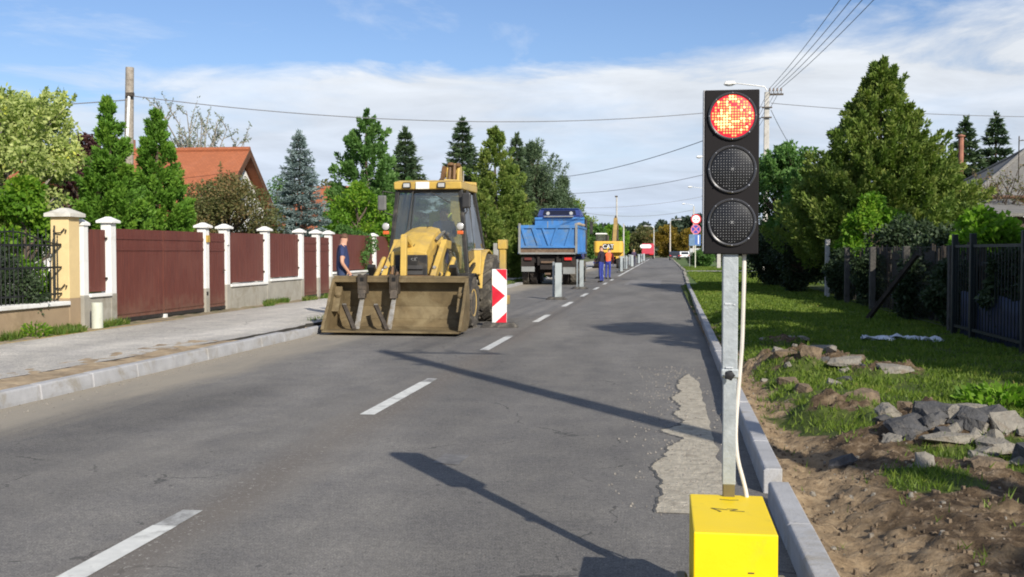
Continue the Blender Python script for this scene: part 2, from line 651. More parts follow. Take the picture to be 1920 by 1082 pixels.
def spruce_tree(x, y, h, r, label, mat, n_br=150, per=130, leaf=(0.17, 0.04), z=0.1, zb=0.4, droop=0.35, power=0.9, name='spruce_tree', group=None, airy=1.0):
    """whorls of drooping boughs with hanging twigs"""
    root = tree_root(name, x, y, z, label, 'tree', group)
    Cs, Ds, Vs, limbs = [], [], [], []
    nl = max(12, n_br // 6)
    for i in range(nl):
        t0 = (i + rng.uniform(-0.3, 0.3)) / nl
        t0 = min(max(t0, 0), 0.985)
        zz0 = zb + (h - zb) * t0 ** 0.92
        nb = 8 if t0 < 0.75 else 6
        a0 = rng.uniform(0, 6.28)
        for b in range(nb):
            a = a0 + b * 6.283 / nb + rng.normal() * 0.22
            zz = zz0 + rng.normal() * 0.022 * h * (1 - t0)
            ln = (r * (1 - t0) ** power + 0.07) * rng.uniform(0.72, 1.16)
            d = np.array([math.cos(a), math.sin(a), 0])
            side = np.array([-d[1], d[0], 0])
            k = int(per * (0.25 + 0.9 * (1 - t0)) * rng.uniform(0.75, 1.2))
            s = rng.uniform(0.12, 1, k)
            rise = 0.30 * t0 + 0.04

            def pos(s_):
                return d * (s_ * ln)[:, None] + np.outer(rise * ln * s_ - droop * ln * s_ ** 1.6 + 0.22 * ln * s_ ** 4, [0, 0, 1]) + np.array([0, 0, zz])
            tw = 0.30 * ln * (1.05 - s) ** 0.8 + 0.03
            off = rng.uniform(-1, 1, k)
            C = pos(s) + side * (off * tw)[:, None] + np.outer(-np.abs(off) * tw * 0.25 - rng.uniform(0, 0.10, k) * airy, [0, 0, 1])
            D = d * 0.75 + side * (np.sign(off) * 0.7)[:, None] + rng.normal(size=(k, 3)) * 0.35 + np.array([0, 0, -0.05])
            Cs.append(C)
            Ds.append(D)
            bv = rng.uniform(0, 1)
            Vs.append(np.clip(0.5 * bv + rng.uniform(0, 0.35, k) + 0.2 * s, 0, 1))
            if b % 2 == 0:
                e = pos(np.array([0.9]))[0]
                limbs.append(((0, 0, zz), tuple(e), 0.012 * h * 0.25 + 0.006))
    k = per
    s = rng.uniform(0, 1, k)
    Cs.append(np.stack([rng.normal(size=k) * 0.04, rng.normal(size=k) * 0.04, h - 0.55 * (1 - s)], 1))
    Ds.append(rdir(k) * 0.6 + np.array([0, 0, 0.9]))
    Vs.append(rng.uniform(0.4, 1, k))
    trunk(root, h * 0.97, 0.016 * h + 0.03, BARK, limbs=limbs)
    leaves('crown', np.vstack(Cs), np.vstack(Ds), leaf[0], leaf[1], mat, root, np.concatenate(Vs))
    return root


def leafy_tree(x, y, h, r, label, mat, zb=1.0, n_bl=34, per=420, leaf=(0.11, 0.075), z=0.1, shape=1.0, rb=0.30, name='leafy_tree', cat='tree', group=None, bark=None, point=0.0, sprays=0, lean=(0, 0), trunk_r=None, squash=1.0):
    """broad-leaved crown: clumps of leaves at the ends of limbs, sky between them"""
    root = tree_root(name, x, y, z, label, cat, group)
    root.rotation_euler = (0, 0, 0)
    Cs, Ds, Vs, limbs = [], [], [], []
    zc, hz = (h + zb) / 2, (h - zb) / 2
    for i in range(n_bl):
        t = rng.uniform(-1, 1)
        if point:
            tt = (t + 1) / 2
            env = (1 - tt) ** (1 / (1 + point)) * (0.35 + 0.65 * min(1, tt * 4 + 0.35)) * 1.08
        else:
            env = math.sqrt(max(0.02, 1 - abs(t) ** 2.2))
        a = rng.uniform(0, 6.283)
        q = rng.uniform(0.25, 1) ** 0.6
        br = rb * r * rng.uniform(0.65, 1.3) * (0.6 + 0.4 * env)
        rr = max(0, r * env * q - br * 0.55)
        c = np.array([rr * math.cos(a) + lean[0] * (t + 1) / 2, rr * math.sin(a) * squash + lean[1] * (t + 1) / 2, zc + hz * t * 0.94])
        k = int(per * (br / (rb * r)) ** 2 * rng.uniform(0.7, 1.2))
        q3 = rdir(k)
        rad = br * rng.uniform(0.15, 1.12, k) ** 0.55
        P = c + q3 * rad[:, None] * np.array([1, 1, 0.82])
        Cs.append(P)
        Ds.append(q3 * 0.6 + rdir(k) * 0.7 + np.array([0, 0, -0.15]))
        Vs.append(np.clip(0.45 * rng.uniform(0, 1) + rng.uniform(0, 0.55, k), 0, 1))
        limbs.append(((0, 0, max(0.25 * h, c[2] - 0.55 * rr - 0.3 * hz)), tuple(c), 0.012 * h + 0.004))
    for i in range(sprays):
        # long thin shoots standing out of the crown
        a = rng.uniform(0, 6.283)
        t = rng.uniform(0.1, 0.95)
        base = np.array([r * 0.6 * math.cos(a), r * 0.6 * math.sin(a), zc + hz * t * 0.8])
        ax = unit(np.array([math.cos(a) * 0.5, math.sin(a) * 0.5, 1.0]) + rng.normal(size=3) * 0.15)
        ln = 0.40 * r * rng.uniform(0.7, 1.5)
        k = int(per * 0.28)
        s = rng.uniform(0, 1, k)
        Cs.append(base + ax * (s * ln)[:, None] + rdir(k) * (0.07 * r * (1.1 - s))[:, None])
        Ds.append(rdir(k) * 0.8 + ax * 0.5)
        Vs.append(rng.uniform(0.2, 1, k))
        limbs.append(((0, 0, zc), tuple(base + ax * ln * 0.9), 0.012))
    trunk(root, h * 0.8, trunk_r or (0.018 * h + 0.02), bark or BARK, lean, limbs)
    leaves('crown', np.vstack(Cs), np.vstack(Ds), leaf[0], leaf[1], mat, root, np.concatenate(Vs))
    return root


def bare_tree(x, y, h, r, label, mat, n=26, z=0.1, leafn=60, leaf=(0.09, 0.05), name='sparse_tree', group=None, bark=None):
    """thin limbs and twigs with few leaves"""
    root = tree_root(name, x, y, z, label, 'tree', group)
    limbs, Cs, Ds = [], [], []
    for i in range(n):
        a = rng.uniform(0, 6.283)
        zb = h * rng.uniform(0.25, 0.7)
        e = np.array([r * math.cos(a) * rng.uniform(0.3, 1), r * math.sin(a) * rng.uniform(0.3, 1), min(h, zb + h * rng.uniform(0.2, 0.5))])
        limbs.append(((0, 0, zb), tuple(e), 0.007 * h))
        for j in range(5):
            s = rng.uniform(0.3, 1)
            b0 = np.array([0, 0, zb]) * (1 - s) + e * s
            e2 = b0 + rdir(1)[0] * np.array([1, 1, 0.6]) * r * 0.28 + np.array([0, 0, 0.16 * h * rng.uniform(0.2, 1)])
            limbs.append((tuple(b0), tuple(e2), 0.0035 * h))
            k = max(1, int(leafn / 5))
            ss = rng.uniform(0.2, 1.05, k)[:, None]
            Cs.append(b0 * (1 - ss) + e2 * ss + rdir(k) * 0.05)
            Ds.append(rdir(k))
    trunk(root, h * 0.85, 0.014 * h + 0.02, bark or BARK, limbs=limbs)
    leaves('crown', np.vstack(Cs), np.vstack(Ds), leaf[0], leaf[1], mat, root)
    return root

# ------------------------------------------------------------------ the setting: ground, road, pavement, verge
ROAD_L, ROAD_R = -6.2, 0.62


def road_mat(name, base, dust=True):
    m, nt, N, L, b = newmat(name)
    g = N.new('ShaderNodeNewGeometry')
    P = g.outputs['Position']
    sep = N.new('ShaderNodeSeparateXYZ')
    L.new(P, sep.inputs[0])
    mp = N.new('ShaderNodeMapping')
    mp.inputs['Scale'].default_value = (1.0, 0.22, 1.0)
    L.new(P, mp.inputs[0])
    big = nz(N, L, mp.outputs[0], 0.55, 6, 0.6, 0.4)
    mid = nz(N, L, P, 2.2, 6, 0.65)
    fine = nz(N, L, P, 95, 3, 0.7)
    c = ramp(N, L, big, [(0.28, tuple(v * 0.70 for v in base)), (0.52, base), (0.75, tuple(v * 1.42 for v in base))])
    c2 = ramp(N, L, mid, [(0.3, (0.82, 0.82, 0.84)), (0.7, (1.16, 1.15, 1.12))])
    c = mixc(N, L, 1.0, c, c2, 'MULTIPLY')
    c3 = ramp(N, L, fine, [(0.30, (0.42, 0.42, 0.42)), (0.5, (1.0, 1.0, 1.0)), (0.70, (1.8, 1.77, 1.70))])
    c = mixc(N, L, 0.9, c, c3, 'MULTIPLY')
    gr = nz(N, L, P, 24, 5, 0.75)
    c4 = ramp(N, L, gr, [(0.32, (0.74, 0.74, 0.74)), (0.5, (1.0, 1.0, 1.0)), (0.68, (1.30, 1.29, 1.26))])
    c = mixc(N, L, 1.0, c, c4, 'MULTIPLY')
    # dark tar spots
    v = N.new('ShaderNodeTexVoronoi')
    v.inputs['Scale'].default_value = 7.0
    v.inputs['Randomness'].default_value = 1.0
    wv = N.new('ShaderNodeMapping')
    wv.inputs['Scale'].default_value = (1.0, 0.8, 1.0)
    L.new(P, wv.inputs[0])
    L.new(wv.outputs[0], v.inputs['Vector'])
    spot = mth(N, L, 'LESS_THAN', v.outputs['Distance'], 0.11)
    sel = mth(N, L, 'GREATER_THAN', nz(N, L, P, 0.8, 3, 0.6), 0.52)
    spot = mth(N, L, 'MULTIPLY', spot, sel)
    spot = mth(N, L, 'MULTIPLY', spot, 0.5)
    c = mixc(N, L, spot, c, (0.035, 0.035, 0.036))
    # cracks
    vc = N.new('ShaderNodeTexVoronoi')
    vc.feature = 'DISTANCE_TO_EDGE'
    vc.inputs['Scale'].default_value = 0.33
    dm = N.new('ShaderNodeVectorMath')
    dm.operation = 'ADD'
    nv = N.new('ShaderNodeTexNoise')
    nv.inputs['Scale'].default_value = 1.3
    nv.inputs['Detail'].default_value = 6
    L.new(P, nv.inputs['Vector'])
    L.new(P, dm.inputs[0])
    L.new(nv.outputs['Color'], dm.inputs[1])
    L.new(dm.outputs[0], vc.inputs['Vector'])
    cr = mth(N, L, 'LESS_THAN', vc.outputs['Distance'], 0.0035)
    cr = mth(N, L, 'MULTIPLY', cr, mth(N, L, 'GREATER_THAN', mid, 0.53))
    cr = mth(N, L, 'MULTIPLY', cr, 0.6)
    c = mixc(N, L, cr, c, (0.03, 0.03, 0.03))
    if dust:
        x = sep.outputs['X']
        n2 = nz(N, L, mp.outputs[0], 1.6, 6, 0.65, 0.5)
        # pale sand swept along the left kerb
        dl = mth(N, L, 'SUBTRACT', -5.42, x)
        dl = mth(N, L, 'MULTIPLY_ADD', n2, 1.7, dl)
        dl = mth(N, L, 'SUBTRACT', dl, 0.42)
        dl = mth(N, L, 'MULTIPLY', dl, 1.25, clamp=True)
        dl = mth(N, L, 'MULTIPLY', dl, 0.85)
        c = mixc(N, L, dl, c, (0.33, 0.29, 0.225))
        # long pale wheel-worn streaks
        st = nz(N, L, mp.outputs[0], 0.85, 5, 0.55, 0.3)
        st = mth(N, L, 'SUBTRACT', st, 0.50)
        st = mth(N, L, 'MULTIPLY', st, 3.0, clamp=True)
        st = mth(N, L, 'MULTIPLY', st, 0.52)
        c = mixc(N, L, st, c, (0.27, 0.25, 0.215))
        # brownish strip of crumbs on the joint in the middle
        md = mth(N, L, 'ABSOLUTE', mth(N, L, 'ADD', x, 2.55))
        md = mth(N, L, 'MULTIPLY_ADD', n2, 0.7, mth(N, L, 'MULTIPLY', md, -1.0))
        md = mth(N, L, 'MULTIPLY', mth(N, L, 'ADD', md, 0.02), 2.6, clamp=True)
        md = mth(N, L, 'MULTIPLY', md, 0.7)
        c = mixc(N, L, md, c, (0.150, 0.130, 0.108))
        ch = nz(N, L, P, 26, 3, 0.8)
        ch = mth(N, L, 'GREATER_THAN', ch, 0.61)
        ch = mth(N, L, 'MULTIPLY', ch, md)
        c = mixc(N, L, ch, c, (0.42, 0.40, 0.36))
    L.new(c, b.inputs['Base Color'])
    b.inputs['Roughness'].default_value = 0.82
    b.inputs['Specular IOR Level'].default_value = 0.3
    bp = N.new('ShaderNodeBump')
    bp.inputs['Strength'].default_value = 0.55
    bp.inputs['Distance'].default_value = 0.012
    L.new(fine, bp.inputs['Height'])
    L.new(bp.outputs[0], b.inputs['Normal'])
    return m


ASPHALT = road_mat('asphalt', (0.155, 0.148, 0.138))
WALKWAY = road_mat('walkway_asphalt', (0.43, 0.41, 0.375), dust=False)
SAND = pm('sand', (0.36, 0.275, 0.175), 0.95, var=0.4, scale=3.5, dirt=(0.20, 0.145, 0.085), dirt_amt=0.55, bump=0.9, bscale=22, world=True)
KERBM = pm('kerb_concrete', (0.37, 0.37, 0.375), 0.85, var=0.16, scale=3.5, dirt=(0.27, 0.245, 0.20), dirt_amt=0.45, bump=0.35, bscale=60, world=True)
KERB_OLD = pm('kerb_old', (0.33, 0.31, 0.27), 0.9, var=0.3, scale=4, dirt=(0.12, 0.11, 0.08), dirt_amt=0.7, bump=0.5, bscale=30, world=True)
PAINT = pm('road_paint', (0.62, 0.62, 0.58), 0.7, var=0.16, scale=7, dirt=(0.24, 0.23, 0.215), dirt_amt=0.42, bump=0.3, bscale=90, world=True)
PAINT_OLD = pm('road_paint_worn', (0.42, 0.42, 0.40), 0.75, var=0.2, scale=5, dirt=(0.17, 0.165, 0.155), dirt_amt=0.7, bump=0.3, bscale=90, world=True)
CONC = pm('concrete', (0.40, 0.385, 0.35), 0.88, var=0.2, scale=4, dirt=(0.22, 0.20, 0.16), dirt_amt=0.4, bump=0.4, bscale=40)
FIELD = pm('field_ground', (0.115, 0.125, 0.045), 0.95, var=0.45, scale=0.6, dirt=(0.17, 0.14, 0.085), dirt_amt=0.5, bump=0.6, bscale=12, world=True)

g = MB()
g.quad((-900, -60, -0.06), (900, -60, -0.06), (900, 1200, -0.06), (-900, 1200, -0.06))
tag(g.build('ground', FIELD), kind='structure')


def sheet(name, x0, x1, y0, y1, z, mat, ny=1):
    mb = MB()
    for i in range(ny):
        a = y0 + (y1 - y0) * i / ny
        b = y0 + (y1 - y0) * (i + 1) / ny
        mb.quad((x0, a, z), (x1, a, z), (x1, b, z), (x0, b, z))
    return tag(mb.build(name, mat), kind='structure')


rd = MB()
rd.quad((ROAD_L - .3, -12, 0), (.69, -12, 0), (.69, 14, 0), (ROAD_L - .3, 14, 0))
rd.quad((ROAD_L - .3, 14, 0), (.69, 14, 0), (.98, 45, 0), (ROAD_L - .3, 45, 0))
rd.quad((ROAD_L - .3, 45, 0), (1.02, 45, 0), (1.55, 85, 0), (ROAD_L - .3, 85, 0))
rd.quad((ROAD_L - .3, 85, 0), (1.55, 85, 0), (1.55, 243, 0), (ROAD_L - .3, 243, 0))
tag(rd.build('road', ASPHALT), kind='structure')
# lane markings: dashes, then a continuous line past the site
mk = MB()
y = -3.45
i = 0
while y < 60:
    L_ = 2.8
    if y + L_ > 0.5:
        mk.quad((-2.76, y, .004), (-2.62, y, .004), (-2.62, y + L_ - 0.35, .004), (-2.76, y + L_ - 0.35, .004))
        mk.quad((-2.755, y + L_ - 0.35, .004), (-2.625, y + L_ - 0.35, .004), (-2.63, y + L_, .004), (-2.75, y + L_, .004), 1)
    y += 6.45
    i += 1
mk.quad((-2.76, 64, .004), (-2.62, 64, .004), (-2.62, 200, .004), (-2.76, 200, .004))
tag(mk.build('road_marking', [PAINT, PAINT_OLD]), kind='structure')
# repair patches in the carriageway
pt = MB()
pt.quad((-1.75, 47.5, .004), (-0.15, 47.2, .004), (-0.1, 55.5, .004), (-1.7, 55.8, .004))
pt.quad((-1.62, 7.35, .0035), (-1.42, 7.3, .0035), (-1.40, 7.65, .0035), (-1.6, 7.7, .0035), 1)
tag(pt.build('road_patch', [pm('patch_grey', (0.205, 0.195, 0.185), 0.9, var=0.2, scale=2, bump=0.5, world=True), pm('cover_grey', (0.15, 0.145, 0.14), 0.8, var=0.4, scale=9, world=True)]), kind='structure')

# broken edge: a strip of bare concrete bedding along the right kerb
edge = [(-0.03, 6.12), (-0.05, 6.5), (0.0, 7.0), (-0.04, 7.5), (0.02, 7.95), (0.06, 8.3), (0.17, 8.62), (0.05, 8.78), (0.0, 8.95), (0.12, 9.2), (0.15, 9.5), (0.10, 9.9), (0.14, 10.4), (0.08, 10.9), (0.16, 11.4), (0.14, 12.0), (0.22, 12.6), (0.24, 13.2)]
ed2 = []
for (a, b), (c, d) in zip(edge[:-1], edge[1:]):
    for k in range(12):
        t = k / 12
        yy = b + (d - b) * t
        ed2.append((a + (c - a) * t + 0.05 * noise.fractal(Vector((3.1, yy * 1.7, 0.3)), .6, 2.4, 8) + .03 * noise.noise(Vector((yy * 13, 2, 0))), yy))
mb = MB()
for (a, b), (c, d) in zip(ed2[:-1], ed2[1:]):
    ra, rb_ = 0.40 + 0.03 * noise.noise(Vector((9, b * 3, 0))), 0.40 + 0.03 * noise.noise(Vector((9, d * 3, 0)))
    ra -= max(0, b - 12.4) * .14 + max(0, 6.6 - b) * .12
    rb_ -= max(0, d - 12.4) * .14 + max(0, 6.6 - d) * .12
    mb.quad((a, b, .004), (ra, b, .004), (rb_, d, .004), (c, d, .004))
BED = pm('bedding_concrete', (0.40, 0.36, 0.285), 0.95, var=0.30, scale=12, dirt=(0.235, 0.205, 0.16), dirt_amt=0.40, bump=1.0, bscale=34, world=True)
tag(mb.build('bare_edge_strip', BED), kind='structure')
mb = MB()
for (a, b), (c, d) in zip(ed2[:-1], ed2[1:]):
    mb.prism([(a - 0.018, b, 0.0), (a + 0.006, b, 0.0), (a + 0.004, b, 0.008), (a - 0.012, b, 0.005)], (c - a, d - b, 0))
tag(mb.build('broken_asphalt_edge', pm('tar_edge', (0.10, 0.097, 0.09), 0.9, var=0.3, scale=20, bump=0.6, world=True)), kind='structure')

# kerbs
kb = MB()
y = 6.72
random.seed(3)
while y < 44:
    L_ = 0.98
    cx = 0.62 + 0.011 * (y - 6.7) * 0.75
    j = random.uniform(-.006, .006)
    dz = random.uniform(-.006, .006)
    kb.prism([(cx + j, y, -0.05), (cx + j + .115, y, -0.05), (cx + j + .115, y, .155 + dz), (cx + j + .012, y, .155 + dz), (cx + j, y, .14 + dz)], (0.008, L_, 0))
    y += L_ + 0.012
y = 6.42
while y > -3:
    cx = 0.615 + random.uniform(-.005, .005)
    dz = random.uniform(-.006, .004)
    kb.prism([(cx, y - .98, -0.05), (cx + .12, y - .98, -0.05), (cx + .12, y - .98, .145 + dz), (cx + .012, y - .98, .145 + dz), (cx, y - .98, .13 + dz)], (0, .98, 0))
    y -= 0.992
tag(kb.build('kerb', KERBM, bevel=0.008), kind='structure')
ko = MB()
y = 45.0
while y < 235:
    cx = 0.95 + 0.013 * min(y - 44, 40) + random.uniform(-.05, .05)
    ko.bx(cx, cx + .16, y, y + .98, -0.05, 0.09 + random.uniform(-.03, .02))
    y += 1.0 if random.random() < .85 else 2.0
tag(ko.build('kerb_old', KERB_OLD, bevel=0.015), kind='structure')
kl = MB()
y = -2
while y < 19.5:
    j = random.uniform(-.006, .006)
    dz = random.uniform(-.006, .006) - max(0, (y - 15.5)) * 0.012
    kl.prism([(-6.36 + j, y, -.05), (-6.22 + j, y, -.05), (-6.22 + j, y, .03), (-6.235 + j, y, .148 + dz), (-6.25 + j, y, .16 + dz), (-6.36 + j, y, .16 + dz)], (0, .985, 0))
    y += 0.997
while y < 235:
    kl.bx(-6.42, -6.27, y, y + .98, -.05, .10 + random.uniform(-.02, .02))
    y += 1.0
tag(kl.build('kerb_left', KERBM, bevel=0.008), kind='structure')

# left side: sand strip behind the kerb, asphalt walkway, weedy strip under the fences


def strip_mesh(name, mat, xl, xr, y0, y1, dx, dy, hf):
    nx = max(2, int((xr - xl) / dx) + 1)
    ny = int((y1 - y0) / dy) + 1
    xs, ys = np.linspace(xl, xr, nx), np.linspace(y0, y1, ny)
    V = np.array([(x, yy, hf(x, yy)) for yy in ys for x in xs])
    idx = np.arange(nx * ny).reshape(ny, nx)
    F = np.stack([idx[:-1, :-1], idx[:-1, 1:], idx[1:, 1:], idx[1:, :-1]], -1).reshape(-1, 4)
    return tag(npmesh(name, V, F, mat, smooth=True), kind='structure')


def sand_h(x, yy):
    b = 0.127 + 0.022 * noise.noise(Vector((x * 3, yy * 1.6, 0))) + 0.018 * noise.noise(Vector((x * 9, yy * 7, 2)))
    if yy > 15.5:
        b -= 0.07 * min(1, (yy - 15.5) / 1.2)
    return b


strip_mesh('sand_strip', SAND, -7.3, -6.34, -2, 32, 0.05, 0.07, sand_h)
wk = MB()
TAR = pm('tar_side', (0.05, 0.048, 0.045), 0.9, var=0.3, scale=12, bump=0.6, world=True)


def walk_edge(yy):
    e = -7.08 + 0.065 * max(0, min(yy - 9.8, 7.2)) + 0.05 * noise.noise(Vector((yy * .9, 4, 0)))
    if yy > 15.8:
        e += 0.10 * noise.noise(Vector((yy * 2.3, 1, 0)))
    return e


yy = -4.0
while yy < 240:
    st = 0.3 if yy < 30 else 6.0
    a, b = walk_edge(yy), walk_edge(yy + st)
    l0 = -9.75 + 0.03 * noise.noise(Vector((yy, 8, 0)))
    l1 = -9.75 + 0.03 * noise.noise(Vector((yy + st, 8, 0)))
    wk.quad((l0, yy, .13), (a, yy, .13), (b, yy + st, .13), (l1, yy + st, .13))
    wk.quad((a, yy, .13), (a - .03, yy, -.05), (b - .03, yy + st, -.05), (b, yy + st, .13), 1)
    yy += st
tag(wk.build('walkway', [WALKWAY, TAR], weld=False), kind='structure')
yl = MB()
for k in range(18):
    a = 11.5 + k * 0.5
    yl.quad((-9.72 + .03 * math.sin(a), a, .134), (-9.66 + .03 * math.sin(a), a, .134), (-9.66 + .03 * math.sin(a + .5), a + .5, .134), (-9.72 + .03 * math.sin(a + .5), a + .5, .134))
tag(yl.build('yellow_line', pm('yellow_line_paint', (0.52, 0.36, 0.10), 0.8, var=0.3, scale=6, dirt=(0.22, 0.2, 0.16), dirt_amt=0.5, world=True)), kind='structure')


def weed_h(x, yy):
    return 0.115 + 0.03 * noise.noise(Vector((x * 4, yy * 3, 7)))


SOIL = pm('dry_soil', (0.26, 0.205, 0.135), 0.95, var=0.4, scale=4, dirt=(0.10, 0.12, 0.035), dirt_amt=0.5, bump=0.8, bscale=30, world=True)
strip_mesh('fence_foot_ground', SOIL, -10.4, -9.7, -2, 60, 0.1, 0.15, weed_h)
g2 = MB()
g2.quad((-60, -20, .08), (-10.4, -20, .08), (-10.4, 250, .08), (-60, 250, .08))
g2.quad((-10.4, 60, .08), (-9.7, 60, .08), (-9.7, 250, .08), (-10.4, 250, .08))
g2.quad((-6.9, 32, .085), (-6.4, 32, .085), (-6.4, 250, .085), (-6.9, 250, .085))
tag(g2.build('garden_ground', FIELD), kind='structure')


# right verge: trench of sand, heaps of soil, turf
def fbm(x, yy, s, k=0.0):
    return noise.fractal(Vector((x * s, yy * s, k)), 1.0, 2.0, 4)


def vdirt(x, yy):
    e = 1.22 + 0.30 * fbm(x, yy, .9, 3)
    if yy > 15:
        e -= (yy - 15) * 0.028
    if yy < 8.6:
        e += (8.6 - yy) * 0.55 + 0.15
    d = (e - x + .10 * fbm(x, yy, 5.0, 6)) / 0.26
    # mounds of dug soil
    for (mx, my, rx, ry) in MOUNDS:
        q = ((x - mx) / rx) ** 2 + ((yy - my) / ry) ** 2
        d = max(d, (1.05 - q + 0.9 * fbm(x, yy, 3.4, 9)) / 0.8)
    # turf islands in the dug ground
    for (mx, my, rx, ry) in TURF:
        q = ((x - mx) / rx) ** 2 + ((yy - my) / ry) ** 2
        d = min(d, (q - 0.8 + 1.0 * fbm(x, yy, 3.6, 5)) / 0.9)
    return max(0.0, min(1.0, d))


MOUNDS = [(1.45, 13.6, .42, .9), (1.95, 13.1, .5, .55), (2.45, 12.3, .42, .40), (1.55, 9.6, .35, .35), (2.1, 8.95, .5, .15), (1.75, 16.2, .3, .4), (2.1, 8.1, .75, .42)]
TURF = [(1.62, 6.75, .26, .33), (2.05, 10.2, .62, .62), (1.25, 14.6, .15, .5), (1.95, 5.35, .16, .12)]


def vh(x, yy):
    h = 0.05 + 0.07 * max(0, min(1, (x - .8) / 0.9)) + 0.02 * fbm(x, yy, .7)
    d = vdirt(x, yy)
    tr = math.exp(-((x - 0.98) / .20) ** 2) * (1 if yy < 26 else max(0, 1 - (yy - 26) / 6))
    h -= 0.07 * tr
    h += d * (0.042 * fbm(x, yy, 4.2, 1) + 0.030 * fbm(x, yy, 10, 2))
    for (mx, my, rx, ry) in MOUNDS:
        q = ((x - mx) / rx) ** 2 + ((yy - my) / ry) ** 2
        if q < 1.6:
            h += 0.12 * max(0, 1 - q / 1.6) * (1 + 0.9 * fbm(x, yy, 5, 4))
    # overhanging broken turf edge beside the trench
    return h


def verge_mat():
    m, nt, N, L, b = newmat('verge')
    a = N.new('ShaderNodeAttribute')
    a.attribute_name = 'dirt'
    g = N.new('ShaderNodeNewGeometry')
    P = g.outputs['Position']
    n1 = nz(N, L, P, 1.5, 7, 0.65, 0.3)
    n2 = nz(N, L, P, 9, 6, 0.7)
    sep = N.new('ShaderNodeSeparateXYZ')
    L.new(P, sep.inputs[0])
    sandc = ramp(N, L, n2, [(0.3, (0.165, 0.115, 0.068)), (0.55, (0.31, 0.228, 0.140)), (0.75, (0.42, 0.325, 0.215))])
    soilc = ramp(N, L, n2, [(0.32, (0.045, 0.031, 0.020)), (0.52, (0.120, 0.083, 0.050)), (0.72, (0.30, 0.23, 0.155))])
    # the topsoil away from the trench is darker than the sand dug beside the kerb
    k = mth(N, L, 'SUBTRACT', sep.outputs['X'], 1.12)
    k = mth(N, L, 'MULTIPLY_ADD', n1, 0.9, mth(N, L, 'SUBTRACT', k, 0.45))
    k = mth(N, L, 'MULTIPLY', k, 5.0, clamp=True)
    dirtc = mixc(N, L, k, sandc, soilc)
    pale = mth(N, L, 'MULTIPLY', mth(N, L, 'SUBTRACT', nz(N, L, P, 3.1, 5, 0.6), 0.58), 6.0, clamp=True)
    dirtc = mixc(N, L, mth(N, L, 'MULTIPLY', pale, 0.6), dirtc, (0.36, 0.27, 0.165))
    turf = ramp(N, L, n1, [(0.3, (0.040, 0.062, 0.016)), (0.55, (0.082, 0.110, 0.026)), (0.75, (0.145, 0.135, 0.055))])
    f = mth(N, L, 'MULTIPLY_ADD', n2, 0.5, mth(N, L, 'SUBTRACT', a.outputs['Fac'], 0.25), clamp=True)
    f = mth(N, L, 'MULTIPLY', mth(N, L, 'SUBTRACT', f, 0.35), 3.3, clamp=True)
    c = mixc(N, L, f, turf, dirtc)
    L.new(c, b.inputs['Base Color'])
    b.inputs['Roughness'].default_value = 0.95
    b.inputs['Specular IOR Level'].default_value = 0.15
    bp = N.new('ShaderNodeBump')
    bp.inputs['Strength'].default_value = 0.9
    bp.inputs['Distance'].default_value = 0.03
    L.new(nz(N, L, P, 26, 6, 0.7), bp.inputs['Height'])
    L.new(bp.outputs[0], b.inputs['Normal'])
    return m


def verge(name, xs, ys, mat):
    V = np.array([(x, yy, vh(x, yy)) for yy in ys for x in xs])
    D = np.array([vdirt(x, yy) for yy in ys for x in xs])
    nx, ny = len(xs), len(ys)
    idx = np.arange(nx * ny).reshape(ny, nx)
    F = np.stack([idx[:-1, :-1], idx[:-1, 1:], idx[1:, 1:], idx[1:, :-1]], -1).reshape(-1, 4)
    o = npmesh(name, V, F, mat, smooth=True)
    at = o.data.attributes.new('dirt', 'FLOAT', 'POINT')
    at.data.foreach_set('value', D.astype(np.float32))
    return tag(o, kind='structure')


VERGE = verge_mat()
verge('verge', np.concatenate([np.arange(0.70, 3.6, 0.035), np.arange(3.6, 9.1, 0.25)]), np.concatenate([np.arange(1, 4.2, .15), np.arange(4.2, 17, 0.045), np.arange(17, 46, 0.2)]), VERGE)
fv = MB()
yy = 45.6
while yy < 243:
    e0, e1 = 1.05 + 0.013 * min(yy - 44, 40), 1.05 + 0.013 * min(yy + 6 - 44, 40)
    fv.quad((e0, yy, .07), (40, yy, .10), (40, yy + 6, .10), (e1, yy + 6, .07))
    yy += 6
fv.quad((9.0, -20, .09), (60, -20, .09), (60, 46, .09), (9.0, 46, .09))
tag(fv.build('far_verge', pm('far_turf', (0.078, 0.125, 0.024), 0.95, var=0.4, scale=1.2, dirt=(0.15, 0.135, 0.06), dirt_amt=0.35, bump=0.7, bscale=20, world=True), weld=False), kind='structure')
dw = MB()
dw.quad((1.6, 73, .105), (7, 72.6, .135), (7, 77, .135), (1.6, 77.5, .105))
tag(dw.build('driveway', pm('driveway_concrete', (0.36, 0.34, 0.29), 0.9, var=0.2, scale=1.5, world=True)), kind='structure')

